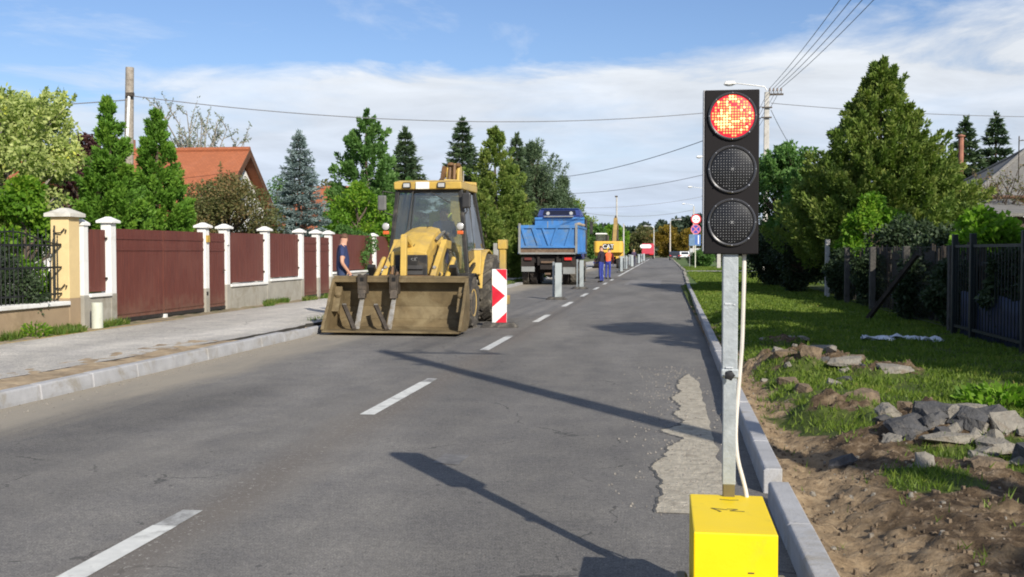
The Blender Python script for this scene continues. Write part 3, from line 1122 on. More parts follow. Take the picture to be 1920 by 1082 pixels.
# grass: too many blades to count
def grass(name, n, xr, yr, hf, ok, mat, hgt=(0.03, 0.085), zoff=0.0, dens=None):
    xs = rng.uniform(*xr, n)
    ys = dens(n) if dens else rng.uniform(*yr, n)
    keep = np.array([ok(a, b) for a, b in zip(xs, ys)])
    xs, ys = xs[keep], ys[keep]
    zs = np.array([hf(a, b) for a, b in zip(xs, ys)]) + zoff
    k = len(xs)
    h = rng.uniform(*hgt, k)
    D = np.stack([rng.normal(size=k) * .45, rng.normal(size=k) * .45, np.ones(k)], 1)
    D = unit(D)
    S = unit(np.cross(D, rdir(k)))
    w = (0.0045 + 0.0009 * np.maximum(0, ys - 6))[:, None] * rng.uniform(.7, 1.4, (k, 1))
    C = np.stack([xs, ys, zs - .01], 1)
    V = np.empty((k, 3, 3))
    V[:, 0] = C - S * w
    V[:, 1] = C + S * w
    V[:, 2] = C + D * h[:, None]
    o = npmesh(name, V.reshape(-1, 3), np.arange(k * 3).reshape(k, 3), mat, None, rng.uniform(0, 1, k))
    return tag(o, kind='stuff')


F_GRASS = fol('grass_blades', [(0.05, (0.062, 0.112, 0.015)), (0.5, (0.125, 0.190, 0.025)), (0.85, (0.203, 0.256, 0.044)), (1.0, (0.391, 0.289, 0.112))], 0.35, 1.3)
grass('grass', 260000, (0.85, 5.2), (4.4, 45), vh, lambda a, b: a < .32 * b + 1.0 and (vdirt(a, b) < 0.15 + 0.8 * random.random() ** 2.2 or (random.random() < .22 and noise.noise(Vector((a * 6, b * 6, 1))) > .38)) and random.random() < .55 + .9 * noise.noise(Vector((a * 2.2, b * 2.2, 8))), F_GRASS, dens=lambda n: 4.4 + 41 * rng.uniform(0, 1, n) ** 2.0)
grass('grass', 60000, (1.5, 6.5), (45, 95), lambda a, b: .08, lambda a, b: a > 1.25 + .013 * min(b - 44, 40) and not (72.5 < b < 77.5), F_GRASS, hgt=(.06, .14))
F_WEED = fol('weeds', [(0.1, (0.055, 0.10, 0.016)), (0.5, (0.10, 0.17, 0.025)), (0.9, (0.23, 0.21, 0.07))], 0.35, 2.0)
grass('weeds', 26000, (-10.25, -9.72), (12, 34), weed_h, lambda a, b: noise.noise(Vector((a * 2, b * 1.1, 3))) > (0.02 if b < 19 else .28) and not 19 < b < 24.1, F_WEED, hgt=(.05, .19))
grass('weeds', 9000, (-7.0, -6.45), (20, 60), lambda a, b: .085, lambda a, b: noise.noise(Vector((a * 2, b * .5, 3))) > 0.0, F_WEED, hgt=(.05, .15))

# a clump of docks at the right edge of the verge and small weeds by the yellow pillar
def leafy_clump(name, x, y, z, r, h, n, leaf, mat, label, cat, group=None):
    root = empty(name, (x, y, z), 0, label, cat, group)
    k = n
    a = rng.uniform(0, 6.283, k)
    q = np.sqrt(rng.uniform(0, 1, k)) * r
    C = np.stack([q * np.cos(a), q * np.sin(a), rng.uniform(0, 1, k) * h * (1 - .5 * q / r)], 1)
    D = np.stack([np.cos(a) * .8, np.sin(a) * .8, rng.uniform(.1, 1.1, k)], 1) + rdir(k) * .4
    leaves('foliage', C, D, leaf[0], leaf[1], mat, root)
    mb = MB()
    for i in range(6):
        t = i * 1.05
        mb.tube([(0, 0, -.02), (r * .3 * math.cos(t), r * .3 * math.sin(t), h * .5), (r * .7 * math.cos(t), r * .7 * math.sin(t), h * .8)], .004, 5)
    mb.build('stem', F_WEED, root, weld=False)
    return root


leafy_clump('dock_plant', 3.0, 10.05, .12, .34, .20, 330, (.085, .05), F_FRESH, 'bright green dock plant with broad leaves at the edge of the turf', 'plant', 'wild plants on the verge')
leafy_clump('dock_plant', 3.35, 9.8, .12, .25, .16, 200, (.085, .05), F_FRESH, 'smaller bright green dock plant beside the broad one, by the rubble', 'plant', 'wild plants on the verge')
leafy_clump('weed_plant', -10.05, 15.95, .1, .22, .30, 320, (.07, .03), F_YELLOW, 'light green weed at the foot of the wall under the iron railing', 'plant', 'wild plants under the walls')
leafy_clump('weed_plant', -10.05, 17.1, .1, .16, .16, 140, (.06, .03), F_WEED, 'low weed at the foot of the wall next to the yellow pillar', 'plant', 'wild plants under the walls')

# rubble: every lump one can lift is its own thing
def rock_mesh(mb, c, s, seed, m=0, n_cut=7, rz=0.0, tilt=0.0):
    """an angular broken lump: a box-like hull cut by random planes"""
    r_ = random.Random(seed)
    bm = bmesh.new()
    bmesh.ops.create_cube(bm, size=2)
    for i in range(n_cut):
        nrm = Vector((r_.uniform(-1, 1), r_.uniform(-1, 1), r_.uniform(-1, 1))).normalized()
        d = r_.uniform(.82, 1.12)
        geom = bm.verts[:] + bm.edges[:] + bm.faces[:]
        res = bmesh.ops.bisect_plane(bm, geom=geom, plane_co=nrm * d, plane_no=nrm, clear_outer=True)
        ed = [e for e in res['geom_cut'] if isinstance(e, bmesh.types.BMEdge)]
        if ed:
            bmesh.ops.contextual_create(bm, geom=ed)
    bmesh.ops.triangulate(bm, faces=bm.faces)
    bmesh.ops.subdivide_edges(bm, edges=bm.edges, cuts=2, use_grid_fill=True)
    for v in bm.verts:
        k = noise.fractal(v.co * 1.7 + Vector((seed, 0, 0)), 1.0, 2.0, 4)
        v.co *= 1 + 0.10 * k
    rot = Matrix.Rotation(rz, 4, 'Z') @ Matrix.Rotation(tilt, 4, 'X')
    bm.verts.index_update()
    vs = [Vector(c) + (rot @ Vector((v.co.x * s[0], v.co.y * s[1], v.co.z * s[2]))) for v in bm.verts]
    fs = [tuple(v.index for v in f.verts) for f in bm.faces]
    bm.free()
    mb.add(vs, fs, m)


LUMP_DARK = pm('lump_asphalt', (0.075, 0.074, 0.075), 0.9, var=0.4, scale=7, dirt=(0.20, 0.175, 0.14), dirt_amt=0.42, bump=1.0, bscale=45)
LUMP_CONC = pm('lump_concrete', (.235, .215, .180), 0.9, var=0.25, scale=6, dirt=(0.17, 0.13, 0.09), dirt_amt=0.5, bump=1.0, bscale=40)
LUMP_SOIL = pm('lump_soil', (.165, .122, .080), .95, var=.45, scale=9, dirt=(.065, .048, .034), dirt_amt=0.5, bump=1.0, bscale=35)
LUMPS = [
    # x, y, sx, sy, sz, material, rz, tilt, label
    (1.74, 7.95, 0.141, 0.120, 0.056, 0, .3, .40, 'flat dark asphalt slab tilted on its edge, leftmost of the rubble heap'),
    (2.10, 8.45, 0.200, 0.104, 0.099, 0, -.1, .15, 'long black asphalt slab standing at the back of the rubble heap'),
    (2.45, 8.40, 0.133, 0.112, 0.102, 0, .7, -.3, 'thick dark asphalt lump next to the long black slab at the back'),
    (2.74, 8.20, 0.111, 0.104, 0.099, 0, -.5, .4, 'rounded dark asphalt lump at the right end of the heap'),
    (2.52, 7.25, 0.237, 0.120, 0.083, 0, .25, .15, 'long dark kerb-like block lying at the right edge of the photo'),
    (2.20, 8.02, 0.118, 0.096, 0.069, 0, 1.2, .35, 'dark asphalt lump in the middle of the heap under the pale slab piece'),
    (1.93, 8.05, 0.089, 0.080, 0.056, 0, .6, -.3, 'small dark asphalt lump in front of the long black slab'),
    (2.42, 7.95, .12, .09, .055, 1, .5, .5, 'smooth pale grey slab piece leaning on the dark lumps'),
    (1.80, 8.95, .085, .07, .06, 1, .2, .1, 'pale square stone on the brink of the turf, left one of the pair'),
    (1.98, 9.05, .06, .06, .06, 2, .9, 0, 'round tan stone on the brink of the turf, beside the pale square stone'),
    (2.42, 9.02, .16, .07, .05, 1, -.2, .1, 'long pale concrete lump behind the black slabs'),
    (2.72, 8.75, .14, .08, .04, 2, .1, .1, 'flat tan clod behind the dark lumps near the dock plant'),
    (1.98, 7.72, .20, .06, .03, 1, .15, .1, 'long thin pale slab lying in front of the black slabs'),
    (2.08, 8.08, .05, .05, .07, 1, .4, .3, 'small upright white chip between the dark slabs'),
    (2.26, 7.62, .13, .10, .05, 1, -.6, .2, 'broad pale concrete lump in the middle front of the heap'),
    (2.34, 7.25, .11, .08, .04, 1, .7, .1, 'low pale concrete lump below the middle one, near the soil'),
    (2.22, 7.98, .08, .07, .07, 1, 1.1, .3, 'upright grey-white lump wedged between two black slabs'),
    (2.05, 7.15, .10, .08, .045, 2, .2, .1, 'brown clod at the lower edge of the rubble heap'),
    (1.42, 13.15, .13, .10, .08, 2, .3, .1, 'tan clod on the left slope of the dug mound'),
    (1.85, 13.75, .08, .07, .065, 2, .8, .1, 'round pale clod on top of the dug mound'),
    (2.05, 12.55, .17, .11, .05, 1, -.3, .15, 'pale broken concrete cake on the front of the dug mound'),
    (2.50, 12.05, .17, .12, .035, 1, .2, .1, 'flat grey concrete cake at the right foot of the dug mound'),
    (1.72, 12.9, .15, .12, .09, 2, 1.4, .2, 'brown crumbling clod in the middle of the dug mound'),
    (2.2, 12.95, .13, .11, .07, 2, .1, .2, 'dark brown clod behind the broken concrete cake'),
    (1.55, 10.35, .10, .08, .06, 2, .4, .2, 'sandy clod on the broken turf edge above the trench'),
    (1.72, 9.72, .16, .10, .07, 2, -.2, .25, 'overhanging sandy clod at the corner of the turf patch'),
    (1.38, 10.9, .10, .09, .075, 2, .9, .2, 'dark clod hanging at the trench edge beside the turf'),
    (1.30, 11.6, .09, .09, .07, 2, .2, .3, 'tan clod on the trench edge below the dug mound'),
    (2.15, 15.25, .20, .10, .05, 1, .1, .05, 'flat pale lump lying in the shaded grass beyond the mound'),
    (1.98, 16.4, .15, .10, .04, 1, .3, .05, 'grey lump lying in the shaded grass farther from the mound'),
    (1.55, 17.0, .08, .06, .03, 1, .3, 0, 'small pale stone in the shaded grass nearest the trench'),
    (1.12, 12.2, .035, .03, .025, 1, .3, 0, 'small white stone lying in the sandy trench'),
]
for i, (x, yy, a, b, c, m, rz, tl, lab) in enumerate(LUMPS):
    mb = MB()
    rock_mesh(mb, (0, 0, c * .55), (a, b, c), i + 1, 0, 7, rz, tl)
    nm = ('asphalt_lump', 'concrete_lump', 'soil_clod')[m]
    o = mb.build(nm, (LUMP_DARK, LUMP_CONC, LUMP_SOIL)[m], bevel=0)
    o.location = (x, yy, vh(x, yy) - (.45 * c if m == 2 else .10 * c))
    tag(o, lab, ('rubble lump', 'rubble lump', 'clod')[m], 'lumps of rubble and soil on the verge')
# broken bits of the heap: a few shapes, many pieces
random.seed(33)
protos = []
for i in range(6):
    mb = MB()
    rock_mesh(mb, (0, 0, 0), (random.uniform(.045, .075), random.uniform(.035, .06), random.uniform(.02, .038)), 60 + i, 0, 9)
    protos.append(mb)
for i in range(64):
    if i < 44:
        x, yy = random.gauss(2.2, .34), random.gauss(8.0, .42)
    else:
        x, yy = random.gauss(1.95, .4), random.gauss(13.0, .55)
    k, dark = i % 6, random.random() < .5
    if i < 12:
        o = protos[k].build('rubble_piece', LUMP_DARK if i < 6 else LUMP_CONC)
        protos.append(o)
    else:
        o = protos[6 + k + (6 if dark else 0)].copy()
        COL.objects.link(o)
    o.location = (x, yy, vh(x, yy) + .012)
    o.rotation_euler = (random.uniform(-.5, .5), random.uniform(-.5, .5), random.uniform(0, 6.28))
    o.scale = (random.uniform(.6, 1.25),) * 3
    tag(o, 'small broken piece of asphalt or concrete lying among the rubble', 'rubble piece', 'small broken pieces among the rubble')
# crumbs and pebbles
mb = MB()
random.seed(21)
n = 0
while n < 1500:
    x, yy = random.uniform(.78, 3.3), 4.4 + 12.5 * random.random() ** 1.3
    if x > .32 * yy + .4 or vdirt(x, yy) < .5:
        continue
    s = random.choice((.004, .006, .006, .008, .008, .011, .014, .019))
    k = len(mb.v)
    pts = []
    for q in range(8):
        a = q * math.pi / 4 + random.uniform(-.3, .3)
        pts.append((x + s * math.cos(a) * random.uniform(.7, 1.3), yy + s * math.sin(a) * random.uniform(.7, 1.3)))
    z0 = vh(x, yy)
    vs = [(p[0], p[1], z0 - .01) for p in pts] + [(x + (p[0] - x) * .7, yy + (p[1] - yy) * .7, z0 + s * random.uniform(.5, 1.0)) for p in pts]
    fs = [(i, (i + 1) % 8, 8 + (i + 1) % 8, 8 + i) for i in range(8)] + [tuple(range(8, 16))]
    mb.add(vs, fs, 0 if random.random() < .86 else 1)
    n += 1
tag(mb.build('gravel', [LUMP_SOIL, LUMP_CONC]), kind='stuff')
mb = MB()
random.seed(5)
for i in range(900):
    if random.random() < .6:
        x, yy = random.gauss(.10, .22), random.uniform(6, 14)
    else:
        x, yy = -6.2 + abs(random.gauss(0, .25)), random.uniform(8, 18)
    s = random.uniform(.003, .011)
    if x > .55:
        continue
    vs = [(x + s * math.cos(k * 1.05), yy + s * math.sin(k * 1.05), .002) for k in range(6)] + [(x, yy, s * 1.1 + .004)]
    mb.add(vs, [(k, (k + 1) % 6, 6) for k in range(6)])
tag(mb.build('grit', pm('grit_grey', (.23, .21, .18), .9, var=.5, scale=30, world=True)), kind='stuff')
# a torn plastic sheet in the grass
mb = MB()
for s_, (x0, y0) in enumerate(((3.28, 17.1), (3.72, 17.35), (4.05, 17.0))):
    w = (.30, .28, .22)[s_]
    nx = 7
    vs, fs = [], []
    for i in range(nx):
        for j in range(4):
            vs.append((x0 + w * (i / (nx - 1) - .5) * 1.6, y0 + .30 * (j / 3 - .5) * (1 - .5 * abs(i / (nx - 1) - .5)), .15 + .06 * noise.noise(Vector((i * .9, j * 1.3, s_))) + .035 * math.sin(j * 2.1 + i)))
    for i in range(nx - 1):
        for j in range(3):
            fs.append((i * 4 + j, i * 4 + j + 1, i * 4 + j + 5, i * 4 + j + 4))
    mb.add(vs, fs, 0, True)
o = mb.build('plastic_sheet', pm('plastic_film', (0.55, 0.60, 0.66), 0.3, var=0.2, scale=6), weld=False)
sm_ = o.modifiers.new('thickness', 'SOLIDIFY')
sm_.thickness = .006
tag(o, 'crumpled pale plastic sheet lying in the shaded grass on the right', 'plastic sheet')

# ------------------------------------------------------------------ mobile traffic light with its battery box
def traffic_light():
    root = empty('traffic_light', (.268, 4.44, 0), 0, 'mobile traffic light showing red, black head on a galvanised pole', 'traffic light')
    black = pm('signal_black', (0.0075, 0.006, 0.0065), 0.6, var=0.3, scale=9, spec=0.2)
    zinc = pm('galvanised_steel', (0.40, 0.43, 0.44), 0.48, metal=0.55, var=0.14, scale=16, dirt=(0.30, 0.33, 0.34), dirt_amt=0.4, bump=0.1, bscale=80)
    ringm = pm('lens_ring', (0.045, 0.045, 0.048), 0.22, var=0.2, scale=10, spec=0.6)
    lensm = pm('lens_dark', (0.011, 0.011, 0.012), 0.30, var=0.2, scale=30, spec=0.35)
    dotm = pm('led_off', (0.36, 0.36, 0.36), 0.3, var=0.2, scale=30)
    screw = pm('screw_steel', (0.7, 0.7, 0.7), 0.25, metal=0.9, var=0.1)
    glow = em('lens_red', (1.0, 0.012, 0.035), 0.75)
    led = em('led_red', (1.0, 0.21, 0.06), 2.3)
    led_hot = em('led_bright', (1.0, 0.40, 0.13), 3.4)
    lit_edge_m = pm('signal_lit_edge', (0.33, 0.33, 0.34), 0.5, var=.15)  # light along the edge of the black head, put into a pale colour
    # housing
    mb = MB()
    mb.bx(-.108, .108, -.05, .05, 1.488, 2.148)
    mb.build('housing', black, root, bevel=.004)
    mb = MB()
    mb.bx(-.1125, -.1085, -.045, .055, 1.50, 2.15)
    mb.bx(-.1125, .1085, -.02, .055, 2.1485, 2.1525)
    mb.build('lit_edge', lit_edge_m, root)
    for li, zc in enumerate((2.042, 1.829, 1.616)):
        lens = MB()
        y0 = -.051
        lens.lathe([(.086, y0 - .001), (.084, y0 - .006), (.055, y0 - .012), (0, y0 - .014)], (0.002, 0, zc), 'y', 40)
        lo = lens.build('red_lens' if li == 0 else 'dark_lens', glow if li == 0 else lensm, root)
        rg = MB()
        rg.lathe([(.0865, y0), (.0865, y0 - .010), (.092, y0 - .0125), (.0965, y0 - .009), (.0975, y0)], (0.002, 0, zc), 'y', 44, ring=True)
        rg.build('lens_ring', ringm, lo)
        dots = MB()
        r_ = random.Random(li)
        st = .0112
        for ix in range(-7, 8):
            for iz in range(-7, 8):
                px, pz = ix * st, iz * st
                q = math.hypot(px, pz)
                if q > .0800 or (li and ix == 0 and iz == 0):
                    continue
                yy = y0 - .0065 - .008 * (1 - (q / .086) ** 2)
                hot = li == 0 and r_.random() < (.8 if math.hypot(px + .034, pz + .02) < .034 else .26)
                if li == 0 and r_.random() < .08 and not hot:
                    continue
                rr = (.0052 if hot else .0042) if li == 0 else .0016
                c = (px + .002, yy - .0005, zc + pz)
                vs = [(c[0] + rr * math.cos(k * 1.047), c[1], c[2] + rr * math.sin(k * 1.047)) for k in range(6)] + [(c[0], c[1] - rr * .6, c[2])]
                dots.add(vs, [(k, (k + 1) % 6, 6) for k in range(6)], 1 if hot else 0)
        if li:
            for a in (.78, -.78):
                dots.bar((.002 - .007 * math.cos(a), y0 - .0155, zc - .007 * math.sin(a)), (.002 + .007 * math.cos(a), y0 - .0155, zc + .007 * math.sin(a)), .002, .002)
        dots.build('led_grid', [led, led_hot] if li == 0 else [dotm, dotm], lo)
        sc_ = MB()
        for k in range(8):
            a = k * math.pi / 4 + math.pi / 2
            big = k in (3, 5)
            sc_.ell((.002 + .0925 * math.cos(a), y0 - .012, zc + .0925 * math.sin(a)), (.0045 if big else .0028,) * 3, 8)
        sc_.split('lens_screw', screw, lo)
    # pole: an upper square tube sliding over a lower one
    mb = MB()
    mb.bx(-.031, .031, -.030, .030, .985, 1.50)
    mb.bx(-.034, .034, -.033, .033, .985, 1.02)
    mb.build('upper_pole', zinc, root, bevel=.004)
    mb = MB()
    mb.bx(-.0265, .0265, -.026, .026, .545, .99)
    mb.bx(-.024, .024, -.022, .022, .10, .545, 1)
    mb.build('lower_pole', [zinc, pm('brass_stub', (0.16, 0.13, 0.06), 0.5, metal=.4, var=.3)], root, bevel=.003)
    mb = MB()
    mb.lathe([(.004, -.095), (.016, -.093), (.019, -.08), (.019, -.066), (.010, -.06), (.006, -.058), (.006, -.03)], (-.004, 0, 1.0), 'y', 10)
    for k in range(5):
        a = k * 1.257
        mb.ell((-.004 + .016 * math.cos(a), -.078, 1.0 + .016 * math.sin(a)), (.006, .012, .006), 8)
    mb.build('clamp_knob', pm('knob_black', (.015, .015, .016), .45), root)
    mb = MB()
    mb.bx(-.017, .013, -.0375, -.0345, 1.024, 1.03)
    mb.bx(.012, .020, -.034, -.031, 1.28, 1.286)
    mb.bx(-.022, .004, -.0335, -.0305, 1.283, 1.290)
    mb.split('weld_mark', pm('weld_bright', (.62, .64, .65), .4, metal=.4), root)
    mb = MB()
    pts = [(.056, 0, 1.50), (.056, 0, 1.40), (.053, 0, 1.25), (.050, -.004, 1.12), (.043, -.004, 1.02), (.034, -.006, .90), (.027, -.01, .80), (.026, -.01, .72), (.036, -.01, .64), (.056, -.01, .57), (.071, -.01, .51), (.074, -.02, .47)]
    # smooth the bends
    P = [Vector(p) for p in pts]
    for _ in range(2):
        Q = [P[0]]
        for a, b in zip(P[:-1], P[1:]):
            Q += [a.lerp(b, .25), a.lerp(b, .75)]
        P = Q + [P[-1]]
    mb.tube(P, .0085, 8)
    mb.build('cable', pm('cable_white', (0.62, 0.58, 0.52), .45, var=.1), root)
    return root


traffic_light()


def battery_box():
    root = empty('battery_box', (.258, 4.15, 0), 0, 'bright yellow battery box on small wheels under the traffic light', 'battery box')
    yel = pm('box_yellow', (0.82, 0.59, 0.0), 0.5, var=0.035, scale=4, dirt=(0.60, 0.44, 0.03), dirt_amt=0.30, bump=.05, bscale=60)
    mb = MB()
    mb.bx(-.148, .148, -.308, .303, .09, .4945)
    mb.build('box_body', yel, root, bevel=.005)
    mb = MB()
    mb.bx(-.149, .149, -.25, .25, .10, .105)
    mb.bx(.1485, .153, -.03, .03, .38, .44)
    mb.build('latch', pm('latch_steel', (.45, .44, .40), .4, metal=.6), root)
    ink = pm('marker_ink', (.10, .085, .03), .6, var=.1)
    mb = MB()
    z = .4955

    def stroke(pts):
        for a, b in zip(pts[:-1], pts[1:]):
            mb.bar((a[0], a[1], z), (b[0], b[1], z), .006, .001)
    stroke([(-.030, .215), (.010, .205), (.045, .212)])
    stroke([(-.010, .040), (-.070, .060), (-.035, .012), (-.045, .008)])
    stroke([(-.010, .055), (.030, .050), (.000, .025), (.055, .020)])
    mb.bar((.045, -.309, .355), (.066, -.309, .355), .005, .004)
    mb.build('ink_mark', ink, root)
    rub = pm('wheel_grey', (.16, .155, .14), .8, var=.25, scale=9, bump=.2)
    rimm = pm('wheel_rim', (.35, .33, .28), .6, var=.2)
    for sx in (-1, 1):
        wb = MB()
        wb.lathe([(.07, sx * .160), (.118, sx * .162), (.13, sx * .172), (.13, sx * .202), (.118, sx * .212), (.07, sx * .214)], (0, -.02, .13), 'x', 28)
        w = wb.build('wheel', rub, root)
        wb = MB()
        wb.lathe([(.0, sx * .158), (.0695, sx * .160), (.0695, sx * .211), (.03, sx * .207), (.02, sx * .222), (0, sx * .222)], (0, -.02, .13), 'x', 20)
        wb.build('rim', rimm, w)
    mb = MB()
    mb.bx(-.12, .12, .22, .26, 0.0, .088)
    mb.build('rear_foot', pm('foot_black', (.03, .03, .03), .7), root)
    return root


battery_box()

# ------------------------------------------------------------------ fences and gates on the left
FX = -10.3
WHITE = pm('pillar_white', (0.74, 0.735, 0.70), 0.8, var=0.05, scale=3, dirt=(0.56, 0.54, 0.48), dirt_amt=0.30, bump=.15, bscale=50)
PLINTH = pm('plinth_grey', (0.345, 0.325, 0.275), 0.9, var=0.14, scale=2.5, dirt=(0.24, 0.215, 0.165), dirt_amt=0.42, bump=.3, bscale=50)
BROWN = None


def board_mat():
    m, nt, N, L, b = newmat('brown_boards')
    tc = N.new('ShaderNodeTexCoord')
    P = tc.outputs['Object']
    mp = N.new('ShaderNodeMapping')
    mp.inputs['Scale'].default_value = (1, 9, .8)
    L.new(P, mp.inputs[0])
    n = nz(N, L, mp.outputs[0], 2.0, 6, .65)
    c = ramp(N, L, n, [(.25, (.088, .024, .016)), (.55, (.128, .033, .021)), (.8, (.172, .050, .030))])
    sp = N.new('ShaderNodeSeparateXYZ')
    L.new(P, sp.inputs[0])
    n6 = nz(N, L, P, 4.5, 6, .7)
    du = mth(N, L, 'SUBTRACT', mth(N, L, 'MULTIPLY', n6, 1.1), mth(N, L, 'MULTIPLY', sp.outputs['Z'], .95))
    c = mixc(N, L, mth(N, L, 'MULTIPLY', du, 1.1, clamp=True), c, (.20, .135, .09))
    c = mixc(N, L, mth(N, L, 'MULTIPLY', mth(N, L, 'SUBTRACT', nz(N, L, P, 1.1, 5, .6), .48), 1.6, clamp=True), c, (.17, .065, .045))
    L.new(c, b.inputs['Base Color'])
    b.inputs['Roughness'].default_value = .62
    bp = N.new('ShaderNodeBump')
    bp.inputs['Strength'].default_value = .3
    bp.inputs['Distance'].default_value = .01
    L.new(n, bp.inputs['Height'])
    L.new(bp.outputs[0], b.inputs['Normal'])
    return m


BROWN = board_mat()
STEEL_DK = pm('dark_hinge', (.04, .035, .032), .5, metal=.3)


def boards(mb, y0, y1, z0, z1, x=-.10, w=.095, gap=.004, m=0, arch=0.0):
    n = max(1, round((y1 - y0) / (w + gap)))
    st = (y1 - y0) / n
    for i in range(n):
        a, b = y0 + i * st + gap / 2, y0 + (i + 1) * st - gap / 2
        t = (i + .5) / n
        zt = z1 + arch * math.sin(math.pi * t)
        mb.bx(x - .011, x + .011 + .002 * (i % 2), a, b, z0, zt, m)


def pillar_cap(mb, y0, y1, x0, x1, z, o=.055, h1=.045, h2=.075, m=0):
    ya, yb, xa, xb = y0 - o, y1 + o, x0 - o, x1 + o
    cy, cx = (ya + yb) / 2, (xa + xb) / 2
    mb.bx(xa, xb, ya, yb, z, z + h1, m)
    k = .22
    mb.hexa([(xa, ya, z + h1), (xb, ya, z + h1), (xb, yb, z + h1), (xa, yb, z + h1)],
            [(cx + (xa - cx) * k, cy + (ya - cy) * k, z + h1 + h2), (cx + (xb - cx) * k, cy + (ya - cy) * k, z + h1 + h2), (cx + (xb - cx) * k, cy + (yb - cy) * k, z + h1 + h2), (cx + (xa - cx) * k, cy + (yb - cy) * k, z + h1 + h2)], m)


def white_fence():
    root = empty('garden_fence', (FX, 18.0, .10), 0, 'garden fence of white capped pillars with brown board panels on a grey plinth', 'fence')
    o = 18.0
    # pillars: street-side far edge Y
    ys = [18.02, 19.01, 23.20, 24.38, 27.0, 29.68, 31.15, 32.36, 37.54, 42.6, 47.7]
    for i, y1 in enumerate(ys):
        y0 = y1 - (.20 if i else .17)
        zt = 1.93 if i not in (0,) else 1.86
        mb = MB()
        plz = .60 if i not in (2,) else .55
        mb.bx(-.20, 0, y0 - o, y1 - o, plz, zt)
        mb.bx(-.205, .005, y0 - .005 - o, y1 + .005 - o, -.2, plz, 1)
        p = mb.build('pillar', [WHITE, PLINTH], root, bevel=.006)
        cb = MB()
        pillar_cap(cb, y0 - o, y1 - o, -.20, 0, zt, o=.065 if i else .03)
        cb.build('cap', WHITE, p, bevel=.006)

    def section(a, b, sill, top, cy0=None):
        mb = MB()
        mb.bx(-.19, -.004, a - o, b - o, -.2, sill - .06)
        mb.build('plinth', PLINTH, root)
        mb = MB()
        mb.bx(-.225, .035, a - .02 - o if False else a + .006 - o, b - .006 - o, sill - .06, sill)
        mb.build('coping', WHITE, root, bevel=.008)
        mb = MB()
        boards(mb, a + .03 - o, b - .03 - o, sill + .03, top)
        for zr in (sill + .22, top - .22):
            mb.bx(-.135, -.113, a + .03 - o, b - .03 - o, zr, zr + .07)
        mb.build('board_panel', BROWN, root)
        mb = MB()
        for zr in (sill + .25, top - .18):
            for yy in (a - .001, b - .05):
                mb.bx(-.085, -.06, yy - o, yy + .05 - o, zr, zr + .04)
        mb.build('panel_hinge', STEEL_DK, root)
    section(18.03, 18.80, .62, 1.80)
    section(24.40, 26.79, .60, 1.85)
    section(27.02, 29.47, .66, 1.88)
    section(32.38, 37.33, .74, 1.95)
    section(37.56, 42.39, .74, 1.95)
    section(42.62, 47.49, .74, 1.95)
    # letter box, plates and bell on the pillars
    mb = MB()
    mb.bx(.004, .05, 23.02 - o, 23.14 - o, 1.60, 1.76)
    mb.build('letter_box', pm('letter_box_ochre', (.45, .30, .06), .5), root, bevel=.006)
    mb = MB()
    mb.bx(.002, .03, 24.20 - o, 24.30 - o, 1.55, 1.74)
    mb.build('house_plate', WHITE, root)
    mb = MB()
    mb.bx(.007, .02, 23.02 - o, 23.09 - o, .40, .48)
    mb.build('meter_lid', STEEL_DK, root)
    return root


white_fence()


def gate(name, y0, y1, leavesn, label, z0=.16, z1=1.92):
    root = empty(name, (FX - .08, y0, 0), 0, label, 'gate', 'brown board gates in the fence')
    w = (y1 - y0) / leavesn
    for k in range(leavesn):
        a, b = k * w + .015, (k + 1) * w - .015
        mb = MB()
        boards(mb, a, b, z0 + .05, z1, x=.03, w=.10)
        lf = mb.build('gate_leaf', BROWN, root)
        mb = MB()
        for zr in (z0 + .12, z1 - .42, z1 - .20):
            mb.bx(.045, .056, a + .01, b - .01, zr, zr + .05)
        mb.split('rail', BROWN, lf)
        mb = MB()
        mb.bx(.02, .055, a, b, z0 - .02, z0 + .048)
        mb.build('bottom_frame', STEEL_DK, lf)
    if leavesn == 1:
        mb = MB()
        mb.tube([(.055, y1 - y0 - .10, 1.05), (.10, y1 - y0 - .10, 1.05), (.10, y1 - y0 - .24, 1.05)], .01, 8)
        mb.build('handle', STEEL_DK, root)
    else:
        mb = MB()
        mb.bx(.02, .10, w - .05, w + .05, z0 - .05, z0 + .03)
        mb.build('gate_stop', WHITE, root)
    return root


gate('driveway_gate', 19.03, 22.98, 2, 'wide brown double-leaf driveway gate between white pillars', z1=1.93)
gate('garden_gate', 23.22, 24.16, 1, 'narrow brown garden gate right beside the wide driveway gate')
gate('garden_gate', 29.70, 30.93, 1, 'brown garden gate farther along, left of the lone white pillar by the standing man')
gate('garden_gate', 31.17, 32.14, 1, 'brown garden gate farther along, right of the lone white pillar by the standing man')

# yellow pillar with the wrought iron railing on a low wall
IRON = pm('wrought_iron', (.020, .022, .021), .5, metal=.3, var=.3)


